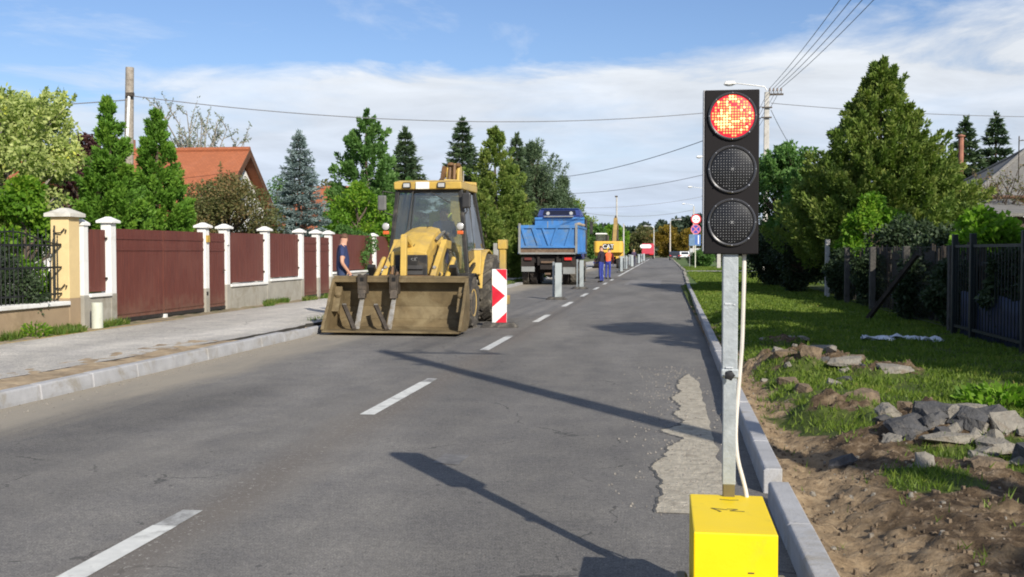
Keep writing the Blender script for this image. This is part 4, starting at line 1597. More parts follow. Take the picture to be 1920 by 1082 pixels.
def iron_fence():
    root = empty('iron_fence', (FX, 17.4, .10), 0, 'black wrought iron railing on a low tan wall ending in a yellow pillar', 'fence')
    ochre = pm('pillar_ochre', (0.66, 0.50, 0.25), 0.85, var=0.07, scale=2.5, dirt=(0.50, 0.38, 0.20), dirt_amt=.3, bump=.2, bscale=50)
    tan = pm('low_wall_tan', (0.34, 0.25, 0.155), 0.9, var=0.12, scale=2, dirt=(0.24, 0.17, 0.10), dirt_amt=.4, bump=.3, bscale=50)
    capm = pm('cap_stone', (0.55, 0.53, 0.47), 0.85, var=0.12, scale=6, dirt=(0.40, 0.37, 0.30), dirt_amt=.4)
    mb = MB()
    mb.bx(-.34, 0, -.02, .33, .57, 2.0)
    mb.bx(-.345, .005, -.025, .335, -.2, .57, 1)
    p = mb.build('pillar', [ochre, tan], root, bevel=.008)
    cb = MB()
    pillar_cap(cb, -.02, .33, -.34, 0, 2.0, o=.08, h1=.06, h2=.10)
    cb.build('cap', capm, p, bevel=.006)
    mb = MB()
    mb.bx(-.26, 0, -9, -.03, -.2, .46)
    mb.build('low_wall', tan, root)
    mb = MB()
    mb.bx(-.31, .05, -9, -.06, .461, .53)
    mb.build('coping', WHITE, root, bevel=.01)
    mb = MB()
    y = -8.9
    i = 0
    while y < -.12:
        mb.tube([(-.13, y, .53), (-.13, y, 1.62 + (.10 if i % 2 else 0))], .009, 6)
        if i % 4 == 2:
            for s in (-1, 1):
                mb.tube([(-.13, y, 1.20), (-.13, y + s * .05, 1.25), (-.13, y + s * .055, 1.33), (-.13, y + s * .015, 1.36)], .006, 5)
        mb.lathe([(.0, 0), (.016, .02), (.0, .075)], (-.13, y, 1.62 + (.10 if i % 2 else 0)), 'z', 6)
        y += .115
        i += 1
    for z in (.66, 1.12, 1.50):
        mb.bar((-.13, -9, z), (-.13, -.04, z), .012, .035)
    # scrolled top rail rising to the pillar
    for k in range(3):
        c = -1.5 - 3.0 * k
        pts = [(-.13, c + 1.45 * t, 1.62 + .10 * math.cos(t * math.pi)) for t in [j / 12 * 2 - 1 for j in range(13)]]
        mb.tube(pts, .014, 6)
    mb.build('railing', IRON, root, weld=False)
    # hinge ironwork on the pillar
    mb = MB()
    mb.tube([(-.25, -.05, .60), (-.25, -.05, 1.85)], .014, 6)
    for z in (.75, 1.72):
        mb.tube([(-.25, -.05, z), (-.12, -.07, z), (-.06, -.06, z + .07), (-.03, -.05, z + .05), (-.05, -.05, z)], .012, 6)
    mb.build('hinge', IRON, root)
    return root


iron_fence()
mb = MB()
mb.lathe([(.0, .0), (.10, .0), (.10, .44), (.095, .47), (.0, .475)], (0, 0, 0), 'z', 18)
o = mb.build('concrete_bollard', pm('bollard_pale', (.50, .52, .44), .85, var=.1, scale=4, dirt=(.36, .36, .28), dirt_amt=.4, bump=.2))
o.location = (-10.05, 17.85, .11)
tag(o, 'short round pale concrete bollard at the foot of the yellow pillar', 'bollard')

# ------------------------------------------------------------------ people
BONES = [('pelvis', 'spine'), ('spine', 'chest'), ('chest', 'neck'), ('neck', 'head'), ('head', 'crown'),
         ('chest', 'shL'), ('shL', 'elL'), ('elL', 'wrL'), ('chest', 'shR'), ('shR', 'elR'), ('elR', 'wrR'),
         ('pelvis', 'hipL'), ('hipL', 'knL'), ('knL', 'anL'), ('anL', 'toL'), ('pelvis', 'hipR'), ('hipR', 'knR'), ('knR', 'anR'), ('anR', 'toR')]
RAD = dict(pelvis=(.155, .115), spine=(.145, .108), chest=(.165, .12), neck=(.066, .066), head=(.088, .098), crown=(.064, .074),
           shL=.066, shR=.066, elL=.043, elR=.043, wrL=.03, wrR=.03, hipL=.092, hipR=.092, knL=.06, knR=.06, anL=.043, anR=.043, toL=.038, toR=.038)
STAND = dict(pelvis=(0, 0, .95), spine=(0, -.01, 1.14), chest=(0, .0, 1.34), neck=(0, .015, 1.49), head=(0, -.012, 1.62), crown=(0, -.005, 1.71),
             shL=(.185, .01, 1.41), elL=(.235, .04, 1.12), wrL=(.235, -.06, .88), shR=(-.185, .01, 1.41), elR=(-.235, .04, 1.12), wrR=(-.235, -.06, .88),
             hipL=(.095, 0, .90), knL=(.10, -.02, .50), anL=(.105, .03, .085), toL=(.12, -.13, .035), hipR=(-.095, 0, .90), knR=(-.10, -.02, .50), anR=(-.105, .03, .085), toR=(-.12, -.13, .035))
SKIN = pm('skin', (0.52, 0.28, 0.19), 0.55, var=.08, scale=14)
SHOE = pm('shoe_dark', (.025, .022, .02), .6)


def person(label, loc, rz, h, pose, top, bottom, hair, sleeve='short', skin=SKIN, vest=None, beard=None, hair_long=False, fat=1.0, shoe=SHOE, cat='person'):
    """one continuous skinned body, facing local -Y"""
    J = {k: Vector(v) for k, v in STAND.items()}
    for k, v in pose.items():
        if k in J:
            J[k] = Vector(v)
    names = list(J)
    vs = [J[n] for n in names]
    idx = {n: i for i, n in enumerate(names)}
    es = [(idx[a], idx[b]) for a, b in BONES]
    rad = [(RAD[n] if isinstance(RAD[n], tuple) else (RAD[n], RAD[n])) for n in names]
    rad = [(a * (fat if n in ('pelvis', 'spine', 'chest') else 1), b * (fat if n in ('pelvis', 'spine', 'chest') else 1)) for n, (a, b) in zip(names, rad)]

    def addv(p, r_, parent):
        vs.append(Vector(p))
        rad.append((r_, r_))
        es.append((parent, len(vs) - 1))
        return len(vs) - 1
    hd = (J['head'] - J['neck']).normalized()
    fwd = pose.get('face', Vector((0, -1, 0)))
    fwd = (Vector(fwd) - hd * Vector(fwd).dot(hd)).normalized()
    sd = fwd.cross(hd).normalized()
    nose = addv(J['head'] + fwd * .085 - hd * .005, .013, idx['head'])
    chin = addv(J['head'] + fwd * .055 - hd * .075, .035, idx['head'])
    for s in (-1, 1):
        addv(J['head'] + sd * s * .088 - hd * .01, .014, idx['head'])
    fing = set()
    for S, sg in (('L', 1), ('R', -1)):
        w, e = J['wr' + S], J['el' + S]
        d = (w - e).normalized()
        side = d.cross(Vector((sg, 0, 0)))
        side = side.normalized() if side.length > .1 else Vector((0, -1, 0))
        nrm = d.cross(side).normalized()
        palm = addv(w + d * .065, .026, idx['wr' + S])
        fing.add(palm)
        for k, (off, ln) in enumerate(((-.030, .060), (-.010, .075), (.010, .080), (.030, .072))):
            b0 = addv(w + d * .095 + side * off, .0095, palm)
            b1 = addv(w + d * (.095 + ln * .55) + side * off * 1.1 - nrm * .012, .009, b0)
            b2 = addv(w + d * (.095 + ln) + side * off * 1.1 - nrm * .034, .0075, b1)
            fing.update((b0, b1, b2))
        t0 = addv(w + d * .035 + side * .036, .011, palm)
        t1 = addv(w + d * .075 + side * .056 - nrm * .015, .0095, t0)
        fing.update((t0, t1))
    me = bpy.data.meshes.new('person')
    me.from_pydata([tuple(v) for v in vs], es, [])
    o = bpy.data.objects.new('person', me)
    link(o)
    sk = o.modifiers.new('skin', 'SKIN')
    sk.use_smooth_shade = True
    for i, d in enumerate(me.skin_vertices[0].data):
        d.radius = rad[i]
        d.use_root = i == 0
    sub = o.modifiers.new('sub', 'SUBSURF')
    sub.levels = sub.render_levels = 2
    dg = bpy.context.evaluated_depsgraph_get()
    m2 = bpy.data.meshes.new_from_object(o.evaluated_get(dg))
    m2.name = 'person'
    o.modifiers.clear()
    o.data = m2
    bpy.data.meshes.remove(me)
    # clothes by the nearest bone
    mats = [skin, top, bottom, shoe, vest or top, beard or skin]
    m2.materials.clear()
    for m in mats:
        m2.materials.append(m)
    segs = [(a, b, J[a], J[b]) for a, b in BONES]
    slv = {'short': .55, 'long': 2.0, 'none': -1}[sleeve]
    for p in m2.polygons:
        c = p.center
        best, bd, bt = None, 99, 0
        for a, b, A, B in segs:
            ab = B - A
            t = max(0, min(1, (c - A).dot(ab) / ab.length_squared))
            ra, rb_ = (max(RAD[a]) if isinstance(RAD[a], tuple) else RAD[a]), (max(RAD[b]) if isinstance(RAD[b], tuple) else RAD[b])
            d0 = (c - (A + ab * t)).length
            d = d0 / (ra + (rb_ - ra) * t) ** .8
            if (a.startswith('el') and d0 > .062) or (a.startswith('sh') and d0 > .085):
                d += 9
            if d < bd:
                best, bd, bt = (a, b), d, t
        a, b = best
        mi = 1
        if a == 'head' or b == 'head':
            mi = 0 if (b == 'crown' or bt > .12) else (0 if bt > .0 else 1)
            q = c - J['head']
            if beard and q.dot(hd) < -.035 and q.dot(fwd) > .015:
                mi = 5
        elif a in ('elL', 'elR'):
            mi = 1 if slv > 1 and bt < .93 else 0
        elif a in ('shL', 'shR'):
            mi = 1 if bt < slv or slv > 1 else 0
        elif a in ('hipL', 'hipR', 'knL', 'knR') or (a == 'pelvis' and b.startswith('hip')):
            mi = 2
        elif a in ('anL', 'anR'):
            mi = 3
        elif a == 'pelvis':
            mi = 2 if c.z < J['pelvis'].z + .02 else 1
        elif (a, b) == ('chest', 'neck'):
            mi = 0 if bt > .86 else 1
        if vest and mi == 1 and (a in ('pelvis', 'spine', 'chest') and b not in ('shL', 'shR') or (b in ('shL', 'shR') and bt < .8)):
            mi = 4
        p.material_index = mi
    # hair: a cap of its own over the skull
    hb = MB()
    n, k = 14, 7
    vv, ff = [], []
    for i in range(k + 1):
        t = (math.pi * (.56 if not hair_long else .80)) * i / k
        for j in range(n):
            a = 2 * math.pi * j / n
            dirv = hd * math.cos(t) + (fwd * math.cos(a) + sd * math.sin(a)) * math.sin(t)
            front = max(0, dirv.dot(fwd))
            if front > .35 and dirv.dot(hd) < .55:
                dirv = (dirv + hd * .9).normalized()
            rr = .0965 + (.02 if hair_long else 0) + .006 * noise.noise(dirv * 9)
            pnt = J['head'] + hd * .030 - fwd * .006 + Vector(dirv) * rr * .96
            if hair_long and dirv.dot(hd) < -.2 and dirv.dot(fwd) < .2:
                pnt -= hd * .08
            vv.append(pnt)
    for i in range(k):
        for j in range(n):
            j2 = (j + 1) % n
            ff.append((i * n + j, i * n + j2, (i + 1) * n + j2, (i + 1) * n + j))
    hb.add(vv, ff, 0, True)
    ho = hb.build('hair', hair, o, angle=80)
    sf = ho.modifiers.new('thickness', 'SOLIDIFY')
    sf.thickness = .012
    o.location = loc
    o.rotation_euler = (0, 0, rz)
    o.scale = (h / 1.78,) * 3
    # eyes
    eb = MB()
    for s in (-1, 1):
        e = J['head'] + fwd * .083 + sd * s * .032 + hd * .022
        eb.ell(e, (.011, .011, .008), 8)
    eb.build('eyes', pm('eye_dark', (.04, .03, .025), .3), o)
    return tag(o, label, cat)


NAVY = pm('tshirt_navy', (.026, .038, .105), .85, var=.22, scale=7)
DENIM = pm('denim', (.034, .052, .110), .85, var=.3, scale=8)
WORKBLUE = pm('work_blue', (.035, .055, .30), .8, var=.25, scale=7)
DARKTOP = pm('dark_sweater', (.022, .016, .028), .85, var=.3, scale=7)
MAROON = pm('maroon_cloth', (.13, .02, .03), .8, var=.3, scale=7)
HIVIS = pm('hi_vis_orange', (.95, .16, .05), .6, var=.12, scale=6)
HIVIS_Y = pm('hi_vis_yellow', (.62, .68, .06), .6, var=.15, scale=6)
HAIR_BR = pm('hair_brown', (.11, .055, .033), .7, var=.3, scale=30)
HAIR_BL = pm('hair_blond', (.50, .34, .17), .6, var=.2, scale=30)
HAIR_DK = pm('hair_dark', (.022, .018, .016), .7, var=.3, scale=30)
BEARD = pm('beard_brown', (.17, .085, .055), .7, var=.25, scale=30)

# the man on the walkway: seen half from behind, arm hanging forward, looking right
person('man in a navy t-shirt and jeans standing by the loader bucket', (-6.80, 22.0, .10), R(114), 1.82,
       dict(face=(.62, -1, 0), head=(.015, -.06, 1.62), crown=(.01, -.06, 1.71), neck=(0, -.03, 1.50), chest=(0, .01, 1.34), spine=(0, -.035, 1.14), pelvis=(0, .01, .95),
            shL=(.20, .0, 1.42), shR=(-.20, .0, 1.42), elL=(.315, .02, 1.14), wrL=(.275, -.14, .93), elR=(-.30, .03, 1.13), wrR=(-.24, -.13, .92)),
       NAVY, DENIM, HAIR_BR, beard=BEARD, fat=1.4)
person('worker in a dark top and bright blue trousers standing beside the lane line', (-2.96, 51, 0), R(-115), 1.80,
       dict(elL=(.23, -.06, 1.14), wrL=(.16, -.22, 1.02), elR=(-.23, -.05, 1.13), wrR=(-.15, -.22, 1.0), knL=(.10, -.02, .5)),
       DARKTOP, WORKBLUE, HAIR_BR, sleeve='long', vest=DARKTOP)
person('worker in an orange hi-vis vest bending slightly behind the blue-trousered worker', (-2.98, 57.5, 0), R(165), 1.74,
       dict(spine=(0, -.06, 1.13), chest=(0, -.15, 1.31), neck=(0, -.20, 1.45), head=(0, -.26, 1.55), crown=(0, -.29, 1.63), shL=(.185, -.16, 1.37), shR=(-.185, -.16, 1.37),
            elL=(.25, -.22, 1.10), wrL=(.20, -.32, .90), elR=(-.25, -.22, 1.10), wrR=(-.2, -.32, .9)),
       MAROON, WORKBLUE, HAIR_DK, sleeve='long', vest=HIVIS)
person('fair-haired person in dark patterned clothes standing farther along the line of posts', (-3.0, 108, 0), R(20), 1.72,
       dict(elL=(.22, -.04, 1.14), wrL=(.10, -.2, 1.08), elR=(-.22, -.04, 1.14), wrR=(-.10, -.2, 1.05)),
       pm('dark_print', (.05, .035, .07), .8, var=.8, scale=9), pm('dark_skirt', (.03, .03, .06), .8), HAIR_BL, sleeve='long', hair_long=True)

# ------------------------------------------------------------------ wheels


def wheel_part(parent, c, r, w, side, tyre_m, rim_m, lugs=20, rim_r=.58, lug_h=.04, name='wheel'):
    """lathe tyre with slanted lugs; side = +1/-1 : which way the rim faces (x)"""
    t = MB()
    h = w / 2
    t.lathe([(r * rim_r, -h * .80), (r * .80, -h), (r * .93, -h * .96), (r * .975, -h * .78), (r * .985, 0), (r * .975, h * .78), (r * .93, h * .96), (r * .80, h), (r * rim_r, h * .80)], c, 'x', 36)
    for k in range(lugs):
        for s in (-1, 1):
            a = 2 * math.pi * (k + (.5 if s > 0 else 0)) / lugs
            p = [(s * h * .96, a, r * .985), (s * h * .05, a + .75 * 2 * math.pi / lugs, r * 1.0)]
            P = [Vector((c[0] + x_, c[1] + rr * math.cos(a_), c[2] + rr * math.sin(a_))) for x_, a_, rr in p]
            up = Vector((0, math.cos(a), math.sin(a)))
            t.bar(P[0], P[1], r * .10, lug_h * 1.6, up=up)
    ty = t.build(name, tyre_m, parent)
    m = MB()
    o = side * h
    m.lathe([(0, o * .30), (r * rim_r * .45, o * .32), (r * rim_r * .55, o * .15), (r * rim_r * .86, o * .30), (r * rim_r * .90, o * .80), (r * rim_r * 1.0, o * .86), (r * rim_r * 1.02, o * .70)], c, 'x', 28)
    for k in range(8):
        a = k * math.pi / 4
        m.ell((c[0] + o * .36, c[1] + r * rim_r * .32 * math.cos(a), c[2] + r * rim_r * .32 * math.sin(a)), (.015, .015, .015), 6)
    m.lathe([(r * .14, o * .30), (r * .13, o * .55), (0, o * .58)], c, 'x', 14)
    m.build('rim', rim_m, ty)
    return ty


TYRE = pm('tyre_dusty', (.062, .056, .048), .9, var=.35, scale=6, dirt=(.17, .15, .115), dirt_amt=.55, bump=.4)
CATY = pm('machine_yellow', (.53, .355, .078), .5, var=.14, scale=3, dirt=(.33, .24, .11), dirt_amt=.50, bump=.05, coat=.15)
CATY2 = pm('rim_yellow', (.58, .40, .13), .6, var=.15, scale=4, dirt=(.33, .26, .15), dirt_amt=.6)
MBLACK = pm('machine_black', (.022, .021, .020), .5, var=.3, scale=6, dirt=(.085, .075, .06), dirt_amt=.4)
STEEL_MUD = pm('bucket_steel', (.142, .104, .052), .75, var=.36, scale=2.6, dirt=(.225, .178, .098), dirt_amt=.50, bump=.35, bscale=18, metal=.15)
STEEL_WORN = pm('worn_steel', (.36, .34, .30), .45, metal=.6, var=.25, scale=10, dirt=(.25, .20, .13), dirt_amt=.5)
STEEL_DARK = pm('dark_steel', (.070, .058, .046), .6, metal=.3, var=.35, scale=9, dirt=(.14, .11, .08), dirt_amt=.4)
GREASE = pm('brown_grease', (.16, .085, .035), .6, var=.4, scale=7, dirt=(.05, .035, .025), dirt_amt=.5)
LAMP = pm('lamp_lens', (.42, .42, .41), .15, var=.1, spec=.7)
LAMP_O = pm('lamp_orange', (.62, .12, .03), .25, var=.1)
LAMP_R = pm('lamp_red', (.55, .03, .025), .25, var=.1)
GLASS = glass('cab_glass', (.76, .81, .77), .05, .05)


def backhoe():
    root = empty('backhoe_loader', (-4.75, 21.0, 0), 0, 'yellow backhoe loader facing the camera, its muddy bucket on the road', 'backhoe loader')
    root.rotation_euler = (0, 0, R(-1.0))
    # ---- front bucket
    prof = [(-2.62, .065), (-2.05, .055), (-1.86, .09), (-1.72, .24), (-1.67, .48), (-1.72, .80), (-1.80, 1.0)]
    inner = [(-2.60, .085), (-2.06, .078), (-1.88, .115), (-1.745, .25), (-1.695, .48), (-1.745, .80), (-1.825, 1.0)]
    W_ = 1.25
    mb = MB()
    for (a, b), (c, d), (a2, b2), (c2, d2) in zip(prof[:-1], prof[1:], inner[:-1], inner[1:]):
        mb.prism([(-W_ + .02, a, b), (-W_ + .02, c, d), (-W_ + .02, c2, d2), (-W_ + .02, a2, b2)], (2 * W_ - .04, 0, 0))
    for s in (-1, 1):
        pl = [(-2.62, .065), (-2.05, .055), (-1.86, .09), (-1.72, .24), (-1.67, .48), (-1.72, .80), (-1.80, 1.0), (-1.93, 1.0), (-2.12, .78), (-2.28, .52), (-2.50, .26)]
        x0 = s * W_ - (.018 if s > 0 else -.0)
        mb.prism([(x0 if s > 0 else -W_, p[0], p[1]) for p in pl], (.018, 0, 0))
    bk = mb.build('bucket', STEEL_MUD, root, bevel=.005)
    mb = MB()
    mb.bx(-W_ + .003, W_ - .003, -1.99, -1.76, 1.002, 1.045)
    mb.bx(-W_ + .003, W_ - .003, -2.0, -1.97, .93, 1.0015)
    mb.build('top_lip', STEEL_MUD, bk, bevel=.006)
    mb = MB()
    mb.bx(-W_ + .001, W_ - .001, -2.70, -2.48, .052, .084)
    mb.build('cutting_edge', STEEL_WORN if False else STEEL_MUD, bk, bevel=.005)
    for s in (-1, 1):
        mb = MB()
        ed = [(-1.93, 1.0), (-2.12, .78), (-2.28, .52), (-2.50, .26), (-2.62, .09)]
        for (a, b), (c, d) in zip(ed[:-1], ed[1:]):
            mb.bar((s * (W_ + .006), a - .02, b), (s * (W_ + .006), c - .02, d), .055, .035)
        mb.split('side_cutter', STEEL_MUD, bk, bevel=.005)
        mb = MB()
        x0 = s * (W_ - .20)
        # gusset with its bright edge
        mb.prism([(s * (W_ - .02), -1.80, .62), (s * (W_ - .02), -2.20, .40), (s * (W_ - .02), -1.95, .85)], (-s * .13, 0, 0))
        mb.ell((s * (W_ - .10), -2.05, .70), (.07, .05, .06), 8)
        mb.split('corner_gusset', STEEL_MUD, bk, bevel=.004)
    # folded pallet forks hanging from the lip
    for fx in (-.685, -.085):
        mb = MB()
        mb.bx(fx - .062, fx + .062, -2.075, -1.93, .80, 1.062)
        mb.hexa([(fx - .062, -2.13, .64), (fx + .062, -2.13, .64), (fx + .062, -2.0, .64), (fx - .062, -2.0, .64)], [(fx - .062, -2.075, .799), (fx + .062, -2.075, .799), (fx + .062, -1.94, .799), (fx - .062, -1.94, .799)])
        mb.bx(fx - .080, fx - .063, -2.09, -1.90, .72, 1.08)
        mb.bx(fx + .063, fx + .080, -2.09, -1.90, .72, 1.08)
        br = mb.build('fork_bracket', STEEL_DARK, bk, bevel=.006)
        mb = MB()
        mb.bx(fx - .032, fx + .032, -2.085, -2.077, .95, 1.02)
        mb.build('bracket_hole', pm('hole_black', (.008, .008, .008), .9), br)
        mb = MB()
        mb.hexa([(fx - .048, -2.42, .10), (fx + .048, -2.42, .10), (fx + .048, -2.38, .10), (fx - .048, -2.38, .10)], [(fx - .04, -2.07, .64), (fx + .04, -2.07, .64), (fx + .04, -2.03, .64), (fx - .04, -2.03, .64)])
        mb.build('fork_shank', STEEL_WORN, br, bevel=.004)
        mb = MB()
        a = Vector((fx + .02, -2.62, .11))
        b = Vector((fx - .33, -2.10, .50))
        mb.bar(a, b, .075, .05)
        mb.build('fork_tine', STEEL_DARK, br, bevel=.005)
        mb = MB()
        mb.bar(b, b + (b - a).normalized() * .035, .075, .05)
        mb.build('fork_tip', STEEL_WORN, br)
    # ---- loader arms and linkage
    for s in (-1, 1):
        mb = MB()
        x = s * .475
        P = [(x, -1.60, .45), (x, -1.45, .90), (x, -.40, 1.64), (x, .05, 1.62)]
        for p, q in zip(P[:-1], P[1:]):
            mb.bar(p, q, .105, .17, up=(0, 0, 1))
        mb.lathe([(0, -.06), (.10, -.06), (.10, .06), (0, .06)], (x, -1.45, .90), 'x', 16)
        mb.lathe([(0, -.06), (.095, -.06), (.095, .06), (0, .06)], (x, -.40, 1.64), 'x', 16)
        arm = mb.build('loader_arm', CATY, root, bevel=.012)
        mb = MB()
        mb.tube([(x, -.2, .85), (x, -.75, 1.05)], .055, 12)
        mb.build('lift_cylinder', CATY, arm)
        mb = MB()
        mb.tube([(x, -.75, 1.05), (x, -1.25, 1.2)], .03, 10)
        mb.build('cylinder_rod', STEEL_WORN, arm)
        mb = MB()
        xx = s * .70
        mb.tube([(xx, -.55, 1.35), (xx, -1.25, .95)], .05, 12)
        mb.tube([(xx, -1.25, .95), (xx, -1.60, .68)], .028, 10, 1)
        mb.build('tilt_cylinder', [CATY, STEEL_WORN], root)
        mb = MB()
        mb.bar((s * .80, -.55, .55), (s * .80, -1.10, 1.22), .15, .09)
        mb.build('front_fender', MBLACK, root, bevel=.01)
    mb = MB()
    mb.bar((-.075, -1.45, .66), (-.075, -1.36, 1.80), .115, .10)
    mb.bar((-.075, -1.40, 1.78), (-.075, -.95, 1.62), .10, .09)
    mb.build('levelling_lever', CATY, root, bevel=.012)
    mb = MB()
    mb.tube([(-.52, -1.45, .98), (.52, -1.45, .98)], .07, 12)
    mb.tube([(-.20, -1.6, .75), (-.20, -1.40, 1.1)], .035, 8)
    mb.tube([(-.30, -1.6, .65), (-.32, -1.30, 1.2)], .03, 8)
    mb.build('cross_tube', GREASE, root)
    mb = MB()
    for k in range(5):
        x = -.42 + .05 * k
        mb.tube([(x, -1.5, .75), (x + .04, -1.25, 1.22), (x - .02, -.9, 1.15), (x, -.5, .9)], .016, 6)
    mb.build('hydraulic_hose', MBLACK, root)
    # ---- chassis
    mb = MB()
    mb.bx(-.34, .34, -1.0, 2.9, .48, .86)
    mb.bx(-.85, .85, -.52, -.28, .40, .58)
    mb.bx(-.80, .80, 1.5, 1.9, .52, .88)
    mb.bx(-.62, -.36, -.35, .9, .50, .98)
    mb.bx(.36, .72, -.02, .95, .50, 1.02)
    mb.build('chassis', MBLACK, root, bevel=.015)
    mb = MB()
    mb.bx(.70, .93, .0, .35, .42, .47)
    mb.bx(.70, .93, .05, .35, .68, .72)
    mb.bx(.69, .72, .0, .36, .42, 1.0)
    mb.build('step', MBLACK, root, bevel=.006)
    # ---- hood and grille
    mb = MB()
    y0, y1 = -1.02, .30

    def hsec(y, zt, ht, hb, zb, zs):
        return [(-hb, y, zb), (hb, y, zb), (hb, y, zs), (ht, y, zt), (ht * .45, y, zt + .035), (-ht * .45, y, zt + .035), (-ht, y, zt), (-hb, y, zs)]
    S = [hsec(-1.10, 1.47, .345, .36, 1.0, 1.36), hsec(-.75, 1.66, .335, .365, .95, 1.50), hsec(-.3, 1.84, .315, .37, .9, 1.64), hsec(.33, 1.97, .285, .38, .9, 1.74)]
    vs = [(p[0] - .06, p[1], p[2]) for s_ in S for p in s_]
    fs = []
    for i in range(3):
        for k in range(8):
            k2 = (k + 1) % 8
            fs.append((i * 8 + k, i * 8 + k2, (i + 1) * 8 + k2, (i + 1) * 8 + k))
    fs.append(tuple(range(8))[::-1])
    fs.append(tuple(range(24, 32)))
    mb.add(vs, fs)
    hood = mb.build('hood', CATY, root, bevel=.018)
    mb = MB()
    mb.bar((-.0, -.95, 1.60), (-.0, .25, 2.0), .012, .012)
    for s in (-1, 1):
        mb.bar((s * .375, -.70, 1.45), (s * .415, .27, 1.66), .012, .05)
    mb.bar((.345, -.45, 1.745), (.325, .26, 1.90), .05, .035, 1)
    mb.build('hood_seam', [MBLACK, STEEL_WORN], hood)
    mb = MB()
    mb.bx(-.32, .32, -1.16, -1.105, .72, 1.43)
    gr = mb.build('grille', MBLACK, root, bevel=.02)
    mb = MB()
    for k in range(5):
        z = .74 + k * .105
        mb.hexa([(-.235, -1.195, z), (.235, -1.195, z), (.235, -1.161, z), (-.235, -1.161, z)], [(-.235, -1.18, z + .07), (.235, -1.18, z + .07), (.235, -1.161, z + .07), (-.235, -1.161, z + .07)])
    mb.build('grille_slat', pm('grille_grey', (.045, .043, .041), .5, var=.3), gr)
    mb = MB()
    zb = 1.345
    # the small pale maker's emblem on the grille, worn to a few strokes
    for a, b in (((.005, .0), (.035, .025)), ((.005, .0), (.035, -.025)), ((.06, .03), (.105, -.03)), ((.06, -.03), (.105, .03)), ((.105, .03), (.13, .03))):
        mb.bar((a[0], -1.163, zb + a[1]), (b[0], -1.163, zb + b[1]), .004, .013, up=(0, 1, 0))
    mb.build('emblem', LAMP, gr)
    # ---- cab
    posts = MB()
    ft, fb, rt, rb_ = .655, .82, .66, .84
    yf_t, yf_b, yr_t, yr_b = .34, .22, 1.72, 1.86
    zt, zb = 2.745, 1.02
    for s in (-1, 1):
        posts.bar((s * fb, yf_b, zb), (s * ft, yf_t, zt), .085, .09, up=(0, 1, 0))
        posts.bar((s * rb_, yr_b, zb + .5), (s * rt, yr_t, zt), .075, .09, up=(0, 1, 0))
        posts.bar((s * (fb + .01), .95, zb), (s * (ft + .01), 1.0, zt), .05, .05, up=(0, 1, 0))
        posts.bar((s * fb, yf_b, zb), (s * rb_, yr_b, zb + .52), .07, .08)
    posts.bar((-ft, yf_t, zt - .02), (ft, yf_t, zt - .02), .07, .06)
    posts.bar((-rt, yr_t, zt - .02), (rt, yr_t, zt - .02), .07, .06)
    posts.bar((-.42, yf_b + .005, zb + .02), (.42, yf_b + .005, zb + .02), .06, .05)
    posts.bar((-.43, .30, 1.55), (-.40, .36, 2.72), .035, .04, up=(0, 1, 0))
    posts.bx(-.82, .82, .25, 1.80, .92, 1.0)
    cabf = posts.build('cab_frame', MBLACK, root, bevel=.012)
    gl = MB()
    def pane(a, b, c, d, t=.006, n=None):
        a, b, c, d = map(Vector, (a, b, c, d))
        nn = (b - a).cross(d - a).normalized() * t
        gl.hexa([a, b, c, d], [a + nn, b + nn, c + nn, d + nn])
    pane((-fb + .045, yf_b - .02, zb + .03), (fb - .045, yf_b - .02, zb + .03), (ft - .045, yf_t - .02, zt - .06), (-ft + .045, yf_t - .02, zt - .06))
    gl.build('windscreen', GLASS, root)
    for s in (-1, 1):
        gl = MB()
        pane((s * fb, yf_b + .05, zb + .25), (s * (fb + .01), .93, zb + .35), (s * (ft + .01), .97, zt - .05), (s * ft, yf_t + .05, zt - .05))
        pane((s * (fb + .01), .98, zb + .38), (s * rb_, yr_b - .05, zb + .56), (s * rt, yr_t - .05, zt - .05), (s * (ft + .01), 1.02, zt - .05))
        gl.build('side_window', GLASS, root)
    gl = MB()
    pane((-rb_ + .05, yr_b, zb + .58), (rb_ - .05, yr_b, zb + .58), (rt - .05, yr_t, zt - .06), (-rt + .05, yr_t, zt - .06))
    gl.build('rear_window', GLASS, root)
    mb = MB()
    mb.hexa([(-.70, .20, 2.755), (.70, .20, 2.755), (.70, 1.88, 2.755), (-.70, 1.88, 2.755)], [(-.70, .17, 2.90), (.70, .17, 2.90), (.70, 1.90, 2.90), (-.70, 1.90, 2.90)])
    mb.hexa([(-.70, .17, 2.901), (.70, .17, 2.901), (.70, 1.90, 2.901), (-.70, 1.90, 2.901)], [(-.60, .30, 2.94), (.60, .30, 2.94), (.60, 1.80, 2.94), (-.60, 1.80, 2.94)])
    rf = mb.build('roof', CATY, root, bevel=.02)
    mb = MB()
    mb.tube([(.16, 1.0, 2.96), (.42, 1.1, 2.955)], .05, 10)
    mb.build('beacon_tube', CATY, rf)
    mb = MB()
    mb.tube([(.45, 1.6, 2.94), (.45, 1.6, 3.22)], .012, 6)
    mb.build('aerial', STEEL_WORN, rf)
    for lx in (-.42, .30):
        mb = MB()
        mb.bx(lx - .085, lx + .085, .125, .172, 2.77, 2.89)
        w = mb.build('work_light', MBLACK, rf, bevel=.02)
        mb = MB()
        mb.bx(lx - .065, lx + .065, .108, .124, 2.79, 2.87)
        mb.build('lens', LAMP, w, bevel=.015)
    mb = MB()
    mb.bx(-.235, .045, .145, .174, 2.755, 2.90)
    mb.build('roof_plate', pm('plate_white', (.70, .70, .64), .5, var=.12, scale=9), rf, bevel=.01)
